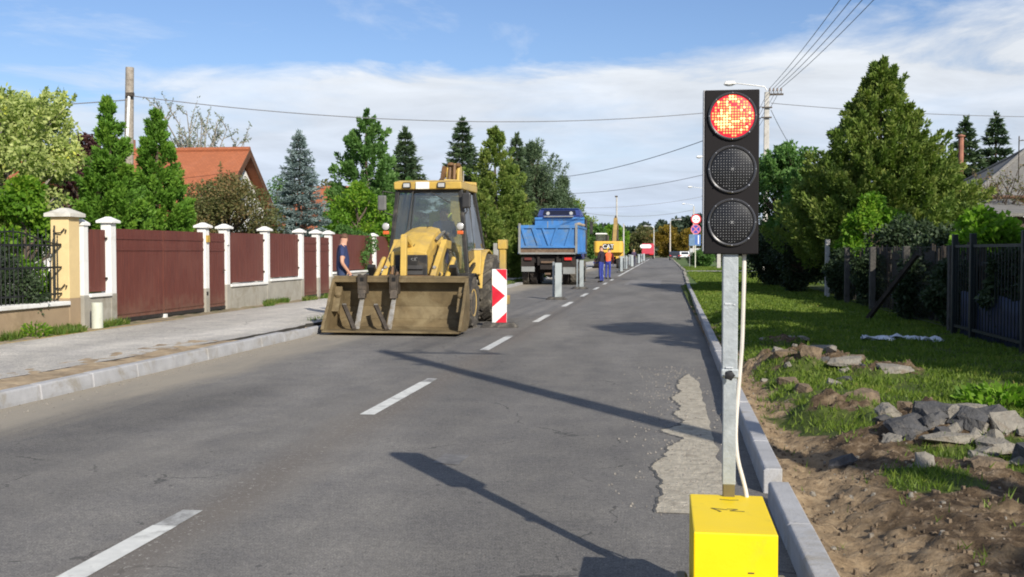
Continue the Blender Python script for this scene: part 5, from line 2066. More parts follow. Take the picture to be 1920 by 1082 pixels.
    # mirrors, headlamps on brackets
    for s, mx, mz in ((1, .81, 2.52), (-1, -.94, 2.48)):
        mb = MB()
        mb.tube([(s * .66, .36, 2.68), (mx, .22, 2.72), (mx, .20, mz + .10)], .012, 6)
        mb.tube([(s * .71, .32, 2.22), (mx, .22, 2.30), (mx, .20, mz - .10)], .012, 6)
        mr = mb.build('mirror_arm', MBLACK, root)
        mb = MB()
        mb.bx(mx - .09, mx + .09, .13, .20, mz - .155, mz + .155)
        mb.build('mirror', pm('mirror_shell', (.035, .034, .034), .4, var=.2) if s > 0 else pm('mirror_shell_grey', (.12, .12, .115), .5, var=.2), mr, bevel=.03)
        hx = s * (.84 if s < 0 else .70)
        mb = MB()
        mb.lathe([(0, -.035), (.075, -.035), (.085, .0), (.07, .06), (0, .08)], (hx, .10, 2.00), 'y', 18)
        hl = mb.build('headlamp', MBLACK, root)
        mb = MB()
        mb.lathe([(0, -.055), (.05, -.050), (.072, -.036)], (hx, .10, 2.00), 'y', 18)
        mb.build('lens', LAMP, hl)
        mb = MB()
        mb.bx(hx - .06, hx + .06, .06, .13, 1.84, 1.91)
        mb.build('indicator', LAMP_O, root, bevel=.012)
    mb = MB()
    mb.tube([(-.32, .27, 2.72), (-.40, .16, 2.0), (-.46, .10, 1.6)], .012, 6)
    mb.tube([(.05, .28, 2.70), (.45, .24, 2.48)], .010, 6)
    mb.build('wiper', MBLACK, root)
    # interior
    mb = MB()
    mb.bx(-.25, .25, .95, 1.4, 1.05, 1.45)
    mb.bx(-.24, .24, 1.38, 1.5, 1.45, 2.10)
    mb.build('driver_seat', MBLACK, root, bevel=.04)
    mb = MB()
    mb.bx(-.25, .25, 1.34, 1.376, 1.75, 2.32)
    mb.bx(-.19, .19, 1.376, 1.52, 2.32, 2.35)
    mb.build('seat_cover', HIVIS_Y, root, bevel=.03)
    mb = MB()
    mb.tube([(.0, .55, 1.05), (.0, .72, 1.62)], .03, 8)
    mb.lathe([(.17, 0), (.185, .012), (.2, 0), (.185, -.012)], (.0, .74, 1.64), 'z', 20, ring=True)
    mb.bx(-.30, .30, .34, .50, 1.02, 1.52)
    mb.build('steering_column', MBLACK, root)
    # ---- rear fenders and wheels
    for s in (-1, 1):
        mb = MB()
        pts = []
        for k in range(8):
            a = R(178 - k * 22)
            pts.append((1.7 + .86 * math.cos(a), .70 + .84 * math.sin(a)))
        lo = [(1.7 + (y_ - 1.7) * .955, .70 + (z_ - .70) * .955) for y_, z_ in pts]
        for i in range(7):
            mb.prism([(s * .70, *pts[i]), (s * .70, *pts[i + 1]), (s * .70, *lo[i + 1]), (s * .70, *lo[i])], (s * .30, 0, 0))
        mb.prism([(s * .69, .84, .75), (s * .69, .95, 1.50), (s * .69, 1.5, 1.55), (s * .69, 1.7, 1.54), (s * .69, .86, .72)], (s * .025, 0, 0))
        xa, xb = (.70, .97) if s > 0 else (-.97, -.70)
        mb.hexa([(xa, .80, 1.02), (xb, .80, 1.02), (xb, .88, 1.02), (xa, .88, 1.02)], [(xa, .92, 1.52), (xb, .92, 1.52), (xb, 1.0, 1.52), (xa, 1.0, 1.52)])
        fd = mb.build('rear_fender', CATY, root, bevel=.01)
        mb = MB()
        mb.bar((s * .68, .92, 1.54), (s * 1.0, 1.0, 1.54), .10, .025)
        mb.build('fender_trim', STEEL_WORN, fd)
        wheel_part(root, (s * .92, 1.72, .70), .70, .44, s, TYRE, CATY2, lugs=17, rim_r=.55, lug_h=.05)
        wheel_part(root, (s * .93, -.40, .49), .49, .34, s, TYRE, CATY2, lugs=16, rim_r=.55, lug_h=.035)
        mb = MB()
        pts = []
        for k in range(6):
            a = R(160 - k * 25)
            pts.append((-.40 + .56 * math.cos(a), .50 + .56 * math.sin(a)))
        for i in range(5):
            mb.bar((s * .93, *pts[i]), (s * .93, *pts[i + 1]), .36, .02, up=(0, 1, .3))
        mb.split('wheel_arch', MBLACK, root)
    # ---- the digging arm folded up behind the cab
    mb = MB()
    mb.bar((-.03, 2.95, 1.1), (-.03, 3.25, 3.05), .24, .34)
    mb.bar((-.03, 3.25, 2.95), (-.03, 2.75, 3.38), .20, .30)
    mb.prism([(-.16, 2.60, 3.05), (-.16, 3.05, 3.0), (-.16, 2.95, 3.42), (-.16, 2.70, 3.45)], (.06, 0, 0))
    mb.prism([(.08, 2.60, 3.05), (.08, 3.05, 3.0), (.08, 2.95, 3.42), (.08, 2.70, 3.45)], (.06, 0, 0))
    mb.tube([(.10, 2.6, 3.02), (.55, 2.55, 2.98)], .055, 10)
    bm_ = mb.build('digging_boom', CATY, root, bevel=.015)
    mb = MB()
    mb.tube([(-.08, 2.55, 2.95), (-.08, 2.72, 3.42)], .05, 10)
    mb.tube([(.04, 2.5, 2.90), (.04, 2.62, 3.44)], .04, 10)
    mb.bar((-.24, 2.5, 2.94), (-.20, 2.66, 3.40), .07, .10)
    mb.bar((-.40, 2.5, 2.90), (-.24, 2.6, 3.14), .05, .07)
    mb.ell((-.06, 2.68, 3.45), (.09, .08, .05), 10)
    mb.ell((.10, 2.70, 3.43), (.07, .08, .06), 10)
    mb.build('boom_linkage', GREASE, bm_)
    mb = MB()
    mb.bx(-1.10, 1.10, 2.85, 3.05, .62, .95)
    mb.build('rear_frame', CATY, root, bevel=.015)
    for s in (-1, 1):
        mb = MB()
        mb.bx(s * 1.08 - .07, s * 1.08 + .07, 2.88, 3.04, .55, 1.72)
        mb.bx(s * 1.08 - .10, s * 1.08 + .10, 2.85, 3.07, 1.55, 1.76)
        mb.bx(s * 1.08 - .14, s * 1.08 + .14, 2.84, 3.10, .30, .50)
        st = mb.build('stabiliser', CATY, root, bevel=.01)
        mb = MB()
        mb.bx(s * .93 - .06, s * .93 + .06, 2.88, 3.0, .9, 1.68)
        mb.build('stabiliser_guard', pm('guard_grey', (.30, .30, .28), .6, var=.2), st, bevel=.01)
    return root


backhoe()
person('driver in blue clothes sitting in the cab of the yellow backhoe loader', (-4.60, 22.12, .66), 0, 1.78,
       dict(pelvis=(0, 0, .98), spine=(0, .0, 1.14), hipL=(.10, -.03, .95), hipR=(-.10, -.03, .95), knL=(.15, -.44, .98), knR=(-.15, -.44, .98), anL=(.15, -.50, .56), anR=(-.15, -.50, .56), toL=(.16, -.64, .52), toR=(-.16, -.64, .52),
            elL=(.27, -.14, 1.16), wrL=(.16, -.36, 1.20), elR=(-.27, -.12, 1.16), wrR=(-.16, -.36, 1.18)),
       pm('work_shirt_blue', (.030, .048, .17), .85, var=.3, scale=6), WORKBLUE, HAIR_DK, sleeve='long')

# ------------------------------------------------------------------ dump truck
TBLUE = pm('truck_blue', (.046, .172, .42), .5, var=.2, scale=1.6, dirt=(.13, .185, .24), dirt_amt=.42, bump=.08, bscale=30)
TBLUE_D = pm('cab_dark_blue', (.022, .042, .17), .4, var=.15, scale=2)
RUSTY = pm('rusty_brown', (.13, .085, .055), .8, var=.35, scale=5, dirt=(.24, .19, .14), dirt_amt=.4)
UNDER = pm('underbody', (.020, .016, .014), .85, var=.4, scale=5, dirt=(.055, .042, .032), dirt_amt=.35)
TRIM_GREY = pm('dusty_trim', (.21, .22, .215), .7, var=.2, scale=5, dirt=(.22, .20, .17), dirt_amt=.4)


def dump_truck():
    root = empty('dump_truck', (-5.05, 46.6, 0), 0, 'blue dump truck parked on the left lane, seen from behind', 'dump truck')
    W = 1.25
    mb = MB()
    # tailgate sheet with a frame and slanting ribs
    mb.bx(-W + .03, W - .03, .02, .07, 1.66, 2.62)
    tg = mb.build('tailgate', TBLUE, root)
    mb = MB()
    mb.bx(-W + .02, W - .02, -.05, .019, 2.50, 2.64)
    mb.bx(-W + .02, W - .02, -.05, .019, 1.64, 1.74)
    for a, b in ((-1.16, -.94), (-.68, -.38), (-.42, -.10) if False else (-.30, -.02), (.22, .0), (.96, .70), (1.18, 1.16)):
        pass
    for xt, xb, w in ((-1.13, -.90, .14), (-.62, -.36, .20), (-.22, .06, .10), (.40, .16, .10), (1.02, .78, .10)):
        mb.hexa([(xb - w / 2, -.045, 1.741), (xb + w / 2, -.045, 1.741), (xb + w / 2, .019, 1.741), (xb - w / 2, .019, 1.741)], [(xt - w / 2, -.045, 2.499), (xt + w / 2, -.045, 2.499), (xt + w / 2, .019, 2.499), (xt - w / 2, .019, 2.499)])
    mb.build('tailgate_rib', TBLUE, tg, bevel=.012)
    mb = MB()
    for s in (-1, 1):
        mb.bx(s * W - .05, s * W + .05, -.06, .10, 1.40, 2.72)
    mb.bx(-W, W, -.04, .12, 1.36, 1.44)
    mb.bx(-.02, .02, -.055, -.04, 2.52, 2.8)
    mb.split('rear_post', TRIM_GREY, root, bevel=.01)
    mb = MB()
    mb.bx(-W + .05, W - .05, .03, .12, 1.44, 1.65)
    mb.build('tail_recess', RUSTY, root)
    mb = MB()
    for s in (-1, 1):
        mb.bx(s * W - .03, s * W + .03, .10, 4.9, 1.42, 2.60)
    mb.bx(-W + .03, W - .03, .12, 4.9, 1.38, 1.44)
    body = mb.build('dump_body', TBLUE, root)
    mb = MB()
    for s in (-1, 1):
        x0 = s * (W + .03)
        for yy in (.25, 1.0, 1.8, 2.6, 3.4, 4.2):
            mb.bx(min(x0, x0 + s * .06), max(x0, x0 + s * .06), yy, yy + .14, 1.46, 2.52)
        mb.bx(min(x0, x0 + s * .07), max(x0, x0 + s * .07), .1, 4.9, 2.521, 2.62)
        mb.bx(min(x0, x0 + s * .07), max(x0, x0 + s * .07), .1, 4.9, 1.38, 1.459)
    mb.split('side_rib', TBLUE, body, bevel=.01)
    mb = MB()
    mb.bx(-1.16, 1.24, 4.9, 4.98, 1.4, 3.12)
    mb.bx(-1.16, 1.24, 4.84, 4.899, 3.02, 3.14)
    mb.bx(-1.10, 1.18, 4.98, 5.6, 2.98, 3.06)
    mb.build('headboard', TBLUE, root, bevel=.012)
    mb = MB()
    mb.bx(-.70, .72, 4.70, 4.84, 3.145, 3.20)
    mb.build('headboard_cap', TRIM_GREY, root)
    # rolled tarpaulin along the side
    mb = MB()
    mb.tube([(1.20, .3, 2.68), (1.27, 1.4, 2.71), (1.26, 2.8, 2.70), (1.25, 4.6, 2.74)], [.05, .085, .08, .06], 10)
    mb.build('rolled_tarpaulin', pm('canvas_beige', (.42, .33, .22), .85, var=.25, scale=9), root)
    # cab
    mb = MB()
    mb.hexa([(-1.12, 5.2, 1.1), (1.12, 5.2, 1.1), (1.12, 7.0, 1.1), (-1.12, 7.0, 1.1)], [(-1.08, 5.25, 3.2), (1.08, 5.25, 3.2), (1.08, 6.95, 3.2), (-1.08, 6.95, 3.2)])
    mb.hexa([(-1.08, 5.25, 3.201), (1.08, 5.25, 3.201), (1.08, 6.95, 3.201), (-1.08, 6.95, 3.201)], [(-.96, 5.4, 3.54), (.96, 5.4, 3.54), (.96, 6.8, 3.54), (-.96, 6.8, 3.54)])
    cb = mb.build('cab', TBLUE_D, root, bevel=.06, seg=3)
    mb = MB()
    mb.bx(-.92, .92, 5.36, 6.84, 3.545, 3.59)
    for s in (-1, 1):
        mb.bar((s * 1.06, 5.28, 3.2), (s * .95, 5.40, 3.54), .07, .05)
    mb.build('cab_roof_trim', TBLUE_D, cb, bevel=.02)
    mb = MB()
    mb.hexa([(-.82, 5.262, 3.26), (.82, 5.262, 3.26), (.82, 5.30, 3.26), (-.82, 5.30, 3.26)], [(-.76, 5.33, 3.49), (.76, 5.33, 3.49), (.76, 5.40, 3.49), (-.76, 5.40, 3.49)])
    mb.build('rear_cab_window', pm('dark_window', (.012, .014, .03), .12, var=.1), cb)
    for lx in (-.52, .60):
        mb = MB()
        mb.lathe([(0, -.05), (.07, -.05), (.095, .01), (.06, .07), (0, .08)], (lx, 4.80, 3.32), 'y', 14)
        mb.tube([(lx, 4.84, 3.24), (lx, 4.86, 3.13)], .015, 6)
        lm = mb.build('work_lamp', LAMP, root)
    mb = MB()
    mb.bx(1.36, 1.52, 6.9, 7.0, 2.35, 2.95)
    mb.bx(-1.52, -1.36, 6.9, 7.0, 2.35, 2.95)
    mb.tube([(1.1, 6.9, 3.0), (1.44, 6.95, 2.97)], .02, 6)
    mb.tube([(-1.1, 6.9, 3.0), (-1.44, 6.95, 2.97)], .02, 6)
    mb.tube([(1.30, 5.08, 1.2), (1.30, 5.08, 3.05)], .07, 8)
    mb.split('mirror', MBLACK, root)
    # chassis and running gear
    mb = MB()
    for s in (-1, 1):
        mb.bx(s * .42 - .05, s * .42 + .05, .1, 7.2, .88, 1.25)
    mb.bx(-.9, .9, .25, .40, 1.0, 1.30)
    mb.bx(-.55, .55, 1.0, 1.25, .50, .72)
    mb.ell((0, 1.1, .55), (.24, .26, .24), 12)
    mb.bx(-1.1, 1.1, .5, 4.8, 1.26, 1.37)
    mb.bx(-.35, .35, .12, .3, .70, 1.0)
    mb.build('chassis', UNDER, root)
    mb = MB()
    mb.bx(-1.20, -.62, .18, .21, .80, 1.30)
    mb.bx(.62, 1.20, .18, .21, .80, 1.30)
    mf = mb.split('mudguard', UNDER, root)[0]
    mb = MB()
    mb.bx(-1.18, -.60, .14, .165, .60, .82)
    mb.bx(.66, 1.2, .14, .165, .50, .80)
    mb.split('mud_flap', TRIM_GREY, root)
    mb = MB()
    mb.lathe([(0, -.05), (.20, -.05), (.22, .0), (.22, .6), (0, .62)], (.45, .30, .74), 'y', 16)
    mb.build('air_tank', pm('tank_grey', (.24, .215, .18), .6, var=.3), root)
    mb = MB()
    mb.bx(.72, 1.05, .08, .14, 1.10, 1.22)
    mb.build('tail_light', LAMP_R, root, bevel=.01)
    mb = MB()
    mb.bx(-1.05, -.72, .08, .14, 1.10, 1.22)
    mb.build('tail_light', pm('lamp_red_dirty', (.10, .02, .016), .6, var=.3), root, bevel=.01)
    mb = MB()
    mb.bx(-.30, .28, .0, .05, .98, 1.06)
    mb.tube([(-.12, .05, .5), (.12, .05, .5)], .05, 8)
    mb.build('tow_bar', RUSTY, root)
    for yy in (1.15, 2.5):
        for x in (-1.08, -.72, .72, 1.08):
            wheel_part(root, (x, yy, .50), .50, .29, 1 if x > 0 else -1, UNDER if abs(x) < 1 else TYRE, UNDER, lugs=14, lug_h=.02)
    for s in (-1, 1):
        wheel_part(root, (s * 1.05, 6.3, .50), .50, .30, s, TYRE, TRIM_GREY, lugs=14, lug_h=.02)
    mb = MB()
    for yy in (1.15, 2.5):
        for s in (-1, 1):
            pts = [(s * .90, yy + .62 * math.cos(R(a)), .52 + .62 * math.sin(R(a))) for a in range(20, 161, 28)]
            for p, q in zip(pts[:-1], pts[1:]):
                mb.bar(p, q, .62, .02, up=(0, 1, .3))
    mb.split('wheel_arch', UNDER, root)
    return root


dump_truck()

# ------------------------------------------------------------------ excavator far down the lane


def text_mesh(txt, size, mat, parent, name, M, ext=.006):
    cu = bpy.data.curves.new(name, 'FONT')
    cu.body = txt
    cu.size = size
    cu.align_x = 'CENTER'
    cu.align_y = 'CENTER'
    cu.extrude = ext
    o = bpy.data.objects.new(name, cu)
    link(o)
    dg = bpy.context.evaluated_depsgraph_get()
    me = bpy.data.meshes.new_from_object(o.evaluated_get(dg))
    bpy.data.objects.remove(o)
    me.name = name
    me.materials.clear()
    me.materials.append(mat)
    me.transform(M)
    return link(bpy.data.objects.new(name, me), parent)


def excavator():
    root = empty('excavator', (-4.85, 94, 0), 0, 'yellow tracked excavator seen from behind, its counterweight towards the camera', 'excavator')
    EY = pm('excavator_yellow', (.66, .40, .06), .45, var=.08, scale=2, dirt=(.5, .33, .1), dirt_amt=.2)
    WHITE_P = pm('logo_white', (.85, .85, .82), .5, var=.03)
    for s in (-1, 1):
        mb = MB()
        pr = []
        for k in range(9):
            a = R(90 + k * 22.5)
            pr.append((.45 + .42 * math.cos(a), .43 + .42 * math.sin(a)))
        for k in range(9):
            a = R(-90 + k * 22.5)
            pr.append((3.1 + .42 * math.cos(a), .43 + .42 * math.sin(a)))
        mb.prism([(s * .98 - .28, p[0], p[1]) for p in pr], (.56, 0, 0))
        for k in range(24):
            yy = .35 + k * .12
            for z in (.005, .86):
                mb.bx(s * .98 - .29, s * .98 + .29, yy, yy + .05, z - .005, z + .02)
        mb.build('track', UNDER, root)
    mb = MB()
    mb.bx(-.7, .7, .8, 2.8, .35, .8)
    mb.lathe([(.6, .80), (.6, 1.02), (0, 1.02)], (0, 1.8, 0), 'z', 24)
    mb.build('undercarriage', UNDER, root)
    mb = MB()
    # counterweight with rounded corners
    pl = []
    for (cx, cy, a0) in ((-.95, .30, 180), (.95, .30, 270)):
        for k in range(6):
            a = R(a0 + k * 18)
            pl.append((cx + .33 * math.cos(a), cy + .33 * math.sin(a)))
    pl += [(1.28, 1.0), (-1.28, 1.0)]
    mb.prism([(p[0], p[1], 1.36) for p in pl], (0, 0, 1.02))
    cw = mb.build('counterweight', EY, root, bevel=.07, seg=3)
    mb = MB()
    mb.bx(-.46, .46, -.045, -.033, 1.62, 2.16)
    pan = mb.build('logo_panel', MBLACK, cw)
    text_mesh('CAT', .50, WHITE_P, cw, 'lettering', Matrix.Translation((0, -.055, 1.90)) @ Matrix.Rotation(R(90), 4, 'X'))
    mb = MB()
    mb.prism([(-.13, -.048, 1.66), (.13, -.048, 1.66), (0, -.048, 1.86)], (0, -.004, 0))
    mb.build('logo_triangle', pm('logo_yellow', (.8, .55, .05), .5), cw)
    mb = MB()
    mb.bx(-1.25, 1.25, 1.001, 3.2, 1.06, 1.36)
    mb.bx(.2, 1.25, 1.001, 3.2, 1.361, 2.25)
    mb.build('engine_deck', EY, root, bevel=.04)
    mb = MB()
    for p in ((-1.22, 1.9), (-.35, 1.9), (-1.22, 3.5), (-.35, 3.5)):
        mb.bx(p[0], p[0] + .08, p[1], p[1] + .08, 1.37, 3.0)
    mb.bx(-1.22, -.27, 1.9, 3.58, 1.36, 2.15)
    cf = mb.build('cab', MBLACK, root, bevel=.02)
    mb = MB()
    mb.bx(-1.13, -.36, 1.92, 1.94, 2.2, 2.95)
    mb.bx(-1.13, -.36, 3.5, 3.52, 1.6, 2.95)
    mb.build('cab_window', glass('far_glass', (.55, .65, .62), .25, .15), cf)
    mb = MB()
    mb.bx(-1.24, -.25, 1.86, 3.62, 3.001, 3.12)
    mb.build('cab_roof', pm('cab_roof_white', (.80, .80, .78), .5), cf, bevel=.04)
    mb = MB()
    mb.bar((.35, 2.9, 1.6), (.42, 5.1, 4.45), .34, .45)
    mb.bar((.42, 5.1, 4.35), (.42, 7.6, 3.5), .32, .42)
    bo = mb.build('boom', pm('boom_dull_yellow', (.30, .20, .07), .6, var=.3, scale=2), root, bevel=.03)
    mb = MB()
    mb.tube([(.15, 3.2, 1.5), (.22, 4.6, 3.4)], .09, 8)
    mb.tube([(.62, 3.2, 1.5), (.62, 4.6, 3.4)], .09, 8)
    mb.tube([(.42, 4.9, 4.7), (.42, 7.2, 4.1)], .10, 8)
    mb.split('boom_cylinder', STEEL_DARK, bo)
    mb = MB()
    mb.bar((.42, 7.5, 3.7), (.42, 8.3, 1.4), .26, .34)
    mb.hexa([(-.1, 7.9, .5), (.9, 7.9, .5), (.9, 8.6, .5), (-.1, 8.6, .5)], [(-.05, 7.9, 1.4), (.85, 7.9, 1.4), (.85, 8.7, 1.4), (-.05, 8.7, 1.4)])
    mb.build('stick_and_bucket', EY, bo, bevel=.02)
    mb = MB()
    mb.tube([(.8, 1.5, 2.25), (.8, 1.5, 2.62)], .06, 8)
    mb.tube([(-.1, 1.2, 2.4), (-.1, 1.2, 2.9)], .10, 8)
    mb.build('exhaust', STEEL_DARK, root)
    return root


excavator()

# ------------------------------------------------------------------ far vehicles


def far_car(x, y, rz, label, paint, kind='car'):
    root = empty('parked_car' if kind == 'car' else 'white_van', (x, y, 0), rz, label, 'car' if kind == 'car' else 'van')
    L_, W, H = (4.2, 1.7, 1.45) if kind == 'car' else (5.0, 1.95, 2.1)
    side = [(0, .35), (0, .85), (.15, .95), (.5, H - .08), (.8, H), (2.4, H - .02), (3.0, .98), (3.9, .85), (4.15, .65), (4.2, .35)] if kind == 'car' else [(0, .4), (0, 1.7), (.15, 2.05), (.4, H), (3.6, H - .03), (4.2, 1.25), (4.85, 1.05), (5.0, .7), (5.0, .4)]
    mb = MB()
    mb.prism([(-W / 2, p[0], p[1]) for p in side], (W, 0, 0))
    mb.build('body', paint, root, bevel=.06, seg=2)
    gm = pm('car_glass', (.03, .035, .04), .1, var=.1)
    mb = MB()
    if kind == 'car':
        mb.hexa([(-.64, .10, .96), (.64, .10, .96), (.64, .17, .96), (-.64, .17, .96)], [(-.56, .40, 1.34), (.56, .40, 1.34), (.56, .47, 1.34), (-.56, .47, 1.34)])
    else:
        mb.bx(-.75, .75, -.012, .02, 1.15, 1.65)
    mb.build('rear_window', gm, root)
    mb = MB()
    for s in (-1, 1):
        mb.bx(s * W / 2 - .01, s * W / 2 + .01, .65, 2.5, 1.0 if kind == 'car' else 1.25, 1.32 if kind == 'car' else 1.75)
    mb.build('side_window', gm, root)
    for s in (-1, 1):
        mb = MB()
        mb.bx(s * W / 2 * .82 - .12, s * W / 2 * .82 + .12, -.02, .02, .68, .84)
        mb.build('tail_light', LAMP_R, root)
        for yy in (.85, L_ - .85):
            mb = MB()
            mb.lathe([(0, -.1), (.2, -.1), (.31, -.09), (.32, .0), (.31, .09), (.2, .1), (0, .1)], (s * (W / 2 - .08), yy, .32), 'x', 20)
            mb.build('wheel', MBLACK, root)
    mb = MB()
    mb.bx(-.26, .26, -.03, .0, .55, .66)
    mb.build('number_plate', LAMP, root)
    mb = MB()
    mb.bx(-W / 2 + .02, W / 2 - .02, -.06, .05, .36, .52)
    mb.build('bumper', MBLACK, root, bevel=.02)
    return root


far_car(1.75, 178, 0, 'dark car far along the right kerb, before the white car', pm('car_dark', (.03, .032, .045), .3, var=.1, coat=.5))
far_car(3.6, 186, R(8), 'white car far along the right kerb beyond the dark car', pm('car_white', (.80, .80, .80), .3, var=.03, coat=.5))
far_car(9.0, 225, R(60), 'white van standing sideways behind the shrubs by the road signs', pm('van_white', (.80, .80, .79), .35, var=.03, coat=.3), 'van')


def red_truck():
    root = empty('red_lorry', (-3.1, 208, 0), 0, 'red lorry with a white oval board on its back, far down the road', 'lorry')
    red = pm('lorry_red', (.42, .030, .055), .5, var=.12, scale=1)
    mb = MB()
    mb.hexa([(-1.2, 0, .95), (1.2, 0, .95), (1.2, 6, .95), (-1.2, 6, .95)], [(-1.1, .4, 3.0), (1.1, .4, 3.0), (1.1, 6, 3.0), (-1.1, 6, 3.0)])
    mb.bx(-1.15, 1.15, 6.1, 7.9, .7, 2.8)
    mb.build('lorry_body', red, root, bevel=.08)
    mb = MB()
    pl = [(-.85 + .95 * math.cos(R(a)) * .35 * (1 if abs(a) < 91 else 1) + (.75 if -90 <= a <= 90 else -.75), 2.45 + .36 * math.sin(R(a))) for a in list(range(-90, 91, 20)) + list(range(90, 271, 20))]
    mb.prism([(p[0] + .45, .1, p[1]) for p in pl], (0, .06, 0))
    mb.build('oval_board', pm('board_white', (.86, .86, .86), .5, var=.03), root)
    mb = MB()
    mb.bx(-1.15, 1.15, .2, 7.6, .55, .94)
    mb.build('lorry_chassis', UNDER, root)
    for s in (-1, 1):
        for yy in (1.3, 2.6, 6.6):
            mb = MB()
            mb.lathe([(0, -.15), (.3, -.15), (.48, -.14), (.5, 0), (.48, .14), (.3, .15), (0, .15)], (s * 1.0, yy, .5), 'x', 20)
            mb.build('wheel', MBLACK, root)
    mb = MB()
    mb.bx(.35, 1.1, -.05, 0, .8, .98)
    mb.build('tail_light', LAMP_R, root)
    return root


red_truck()

# ------------------------------------------------------------------ posts and signs
SREF = pm('sign_white', (.80, .80, .78), .45, var=.03, scale=3)
SRED = pm('sign_red', (.60, .010, .030), .45, var=.06, scale=5)
SBLUE = pm('sign_blue', (.040, .060, .34), .45, var=.06)
SGREY = pm('sign_back_grey', (.32, .355, .36), .55, var=.08, scale=3, dirt=(.33, .35, .34), dirt_amt=.35)
RUBBER = pm('rubber_base', (.050, .046, .042), .85, var=.25, scale=8, dirt=(.16, .145, .12), dirt_amt=.5)


def chevron_board():
    root = empty('chevron_board', (-3.22, 20.85, 0), R(6), 'red and white striped chevron board on a rubber base beside the loader', 'barrier board')
    w, z0, z1 = .145, .07, 1.145
    mb = MB()
    mb.bx(-w, w, -.02, .02, z0, z1)
    bd = mb.build('board', SREF, root, bevel=.006)
    H = z1 - z0
    mb = MB()

    def P(u, v):
        return (-w + .004 + (2 * w - .008) * u, -.0225, z1 - .004 - (H - .008) * v)
    for pl in ([(.24, 0), (1, 0), (1, .205)], [(0, .29), (.91, .49), (0, .70)], [(1, .79), (1, 1), (.16, 1)]):
        mb.prism([P(*p) for p in pl], (0, .0015, 0))
    mb.build('stripe', SRED, bd)
    mb = MB()
    mb.hexa([(-.38, -.22, 0), (.38, -.22, 0), (.38, .22, 0), (-.38, .22, 0)], [(-.30, -.15, .09), (.30, -.15, .09), (.30, .15, .09), (-.30, .15, .09)])
    mb.bx(-.06, .06, .022, .06, .09, .8)
    mb.build('base', RUBBER, root, bevel=.015)
    return root


chevron_board()


def guide_post():
    root = empty('guide_board', (0, 0, 0), 0)
    mb = MB()
    # a folded panel seen from behind: wide leaf and narrow leaf
    mb.hexa([(-.03, -.16, .06), (.15, .02, .06), (.16, .045, .06), (-.045, -.14, .06)], [(-.03, -.16, 1.14), (.15, .02, 1.14), (.16, .045, 1.14), (-.045, -.14, 1.14)])
    mb.hexa([(-.135, .02, .06), (-.075, -.02, .06), (-.065, .0, .06), (-.125, .04, .06)], [(-.135, .02, 1.17), (-.075, -.02, 1.17), (-.065, .0, 1.17), (-.125, .04, 1.17)])
    mb.build('board', SGREY, root, bevel=.008)
    mb = MB()
    mb.bx(-.012, .012, -.012, .012, .09, 1.02)
    mb.bx(-.10, .10, .02, .035, .55, .60)
    mb.build('stiffener', pm('stiffener_dark', (.10, .11, .11), .6), root)
    mb = MB()
    mb.hexa([(-.33, -.24, 0), (.33, -.24, 0), (.33, .24, 0), (-.33, .24, 0)], [(-.24, -.15, .085), (.24, -.15, .085), (.24, .15, .085), (-.24, .15, .085)])
    mb.build('base', RUBBER, root, bevel=.015)
    return root


gp = guide_post()
GPOS = [(-3.29, 32.9, 'grey guide board standing in front of the blue truck, nearest one of the row'),
        (-3.30, 42.3, 'grey guide board at the right rear corner of the blue truck'),
        (-3.42, 58.6, 'grey guide board partly behind the two workers'),
        (-3.02, 75.5, 'pale guide board just right of the worker in the hi-vis vest'),
        (-3.05, 86, 'pale guide board in front of the right end of the excavator'),
        (-2.98, 100, 'pale guide board left of the fair-haired person, just past the excavator'),
        (-3.55, 112, 'pale guide board right behind the fair-haired person'),
        (-2.95, 126, 'pale guide board, first one right of the fair-haired person'),
        (-2.95, 141, 'pale guide board, second one right of the fair-haired person'),
        (-2.95, 158, 'pale guide board at the far end of the row, in front of the red lorry')]
for i, (x, y, lab) in enumerate(GPOS):
    o = gp if i == 0 else copy_tree(gp)
    o.location = (x, y, 0)
    o.rotation_euler = (0, 0, R((0, 14, -10, 5, 20, -6, 9, 0, 12, -8)[i]))
    tag(o, lab, 'guide board', 'row of guide boards along the lane line')


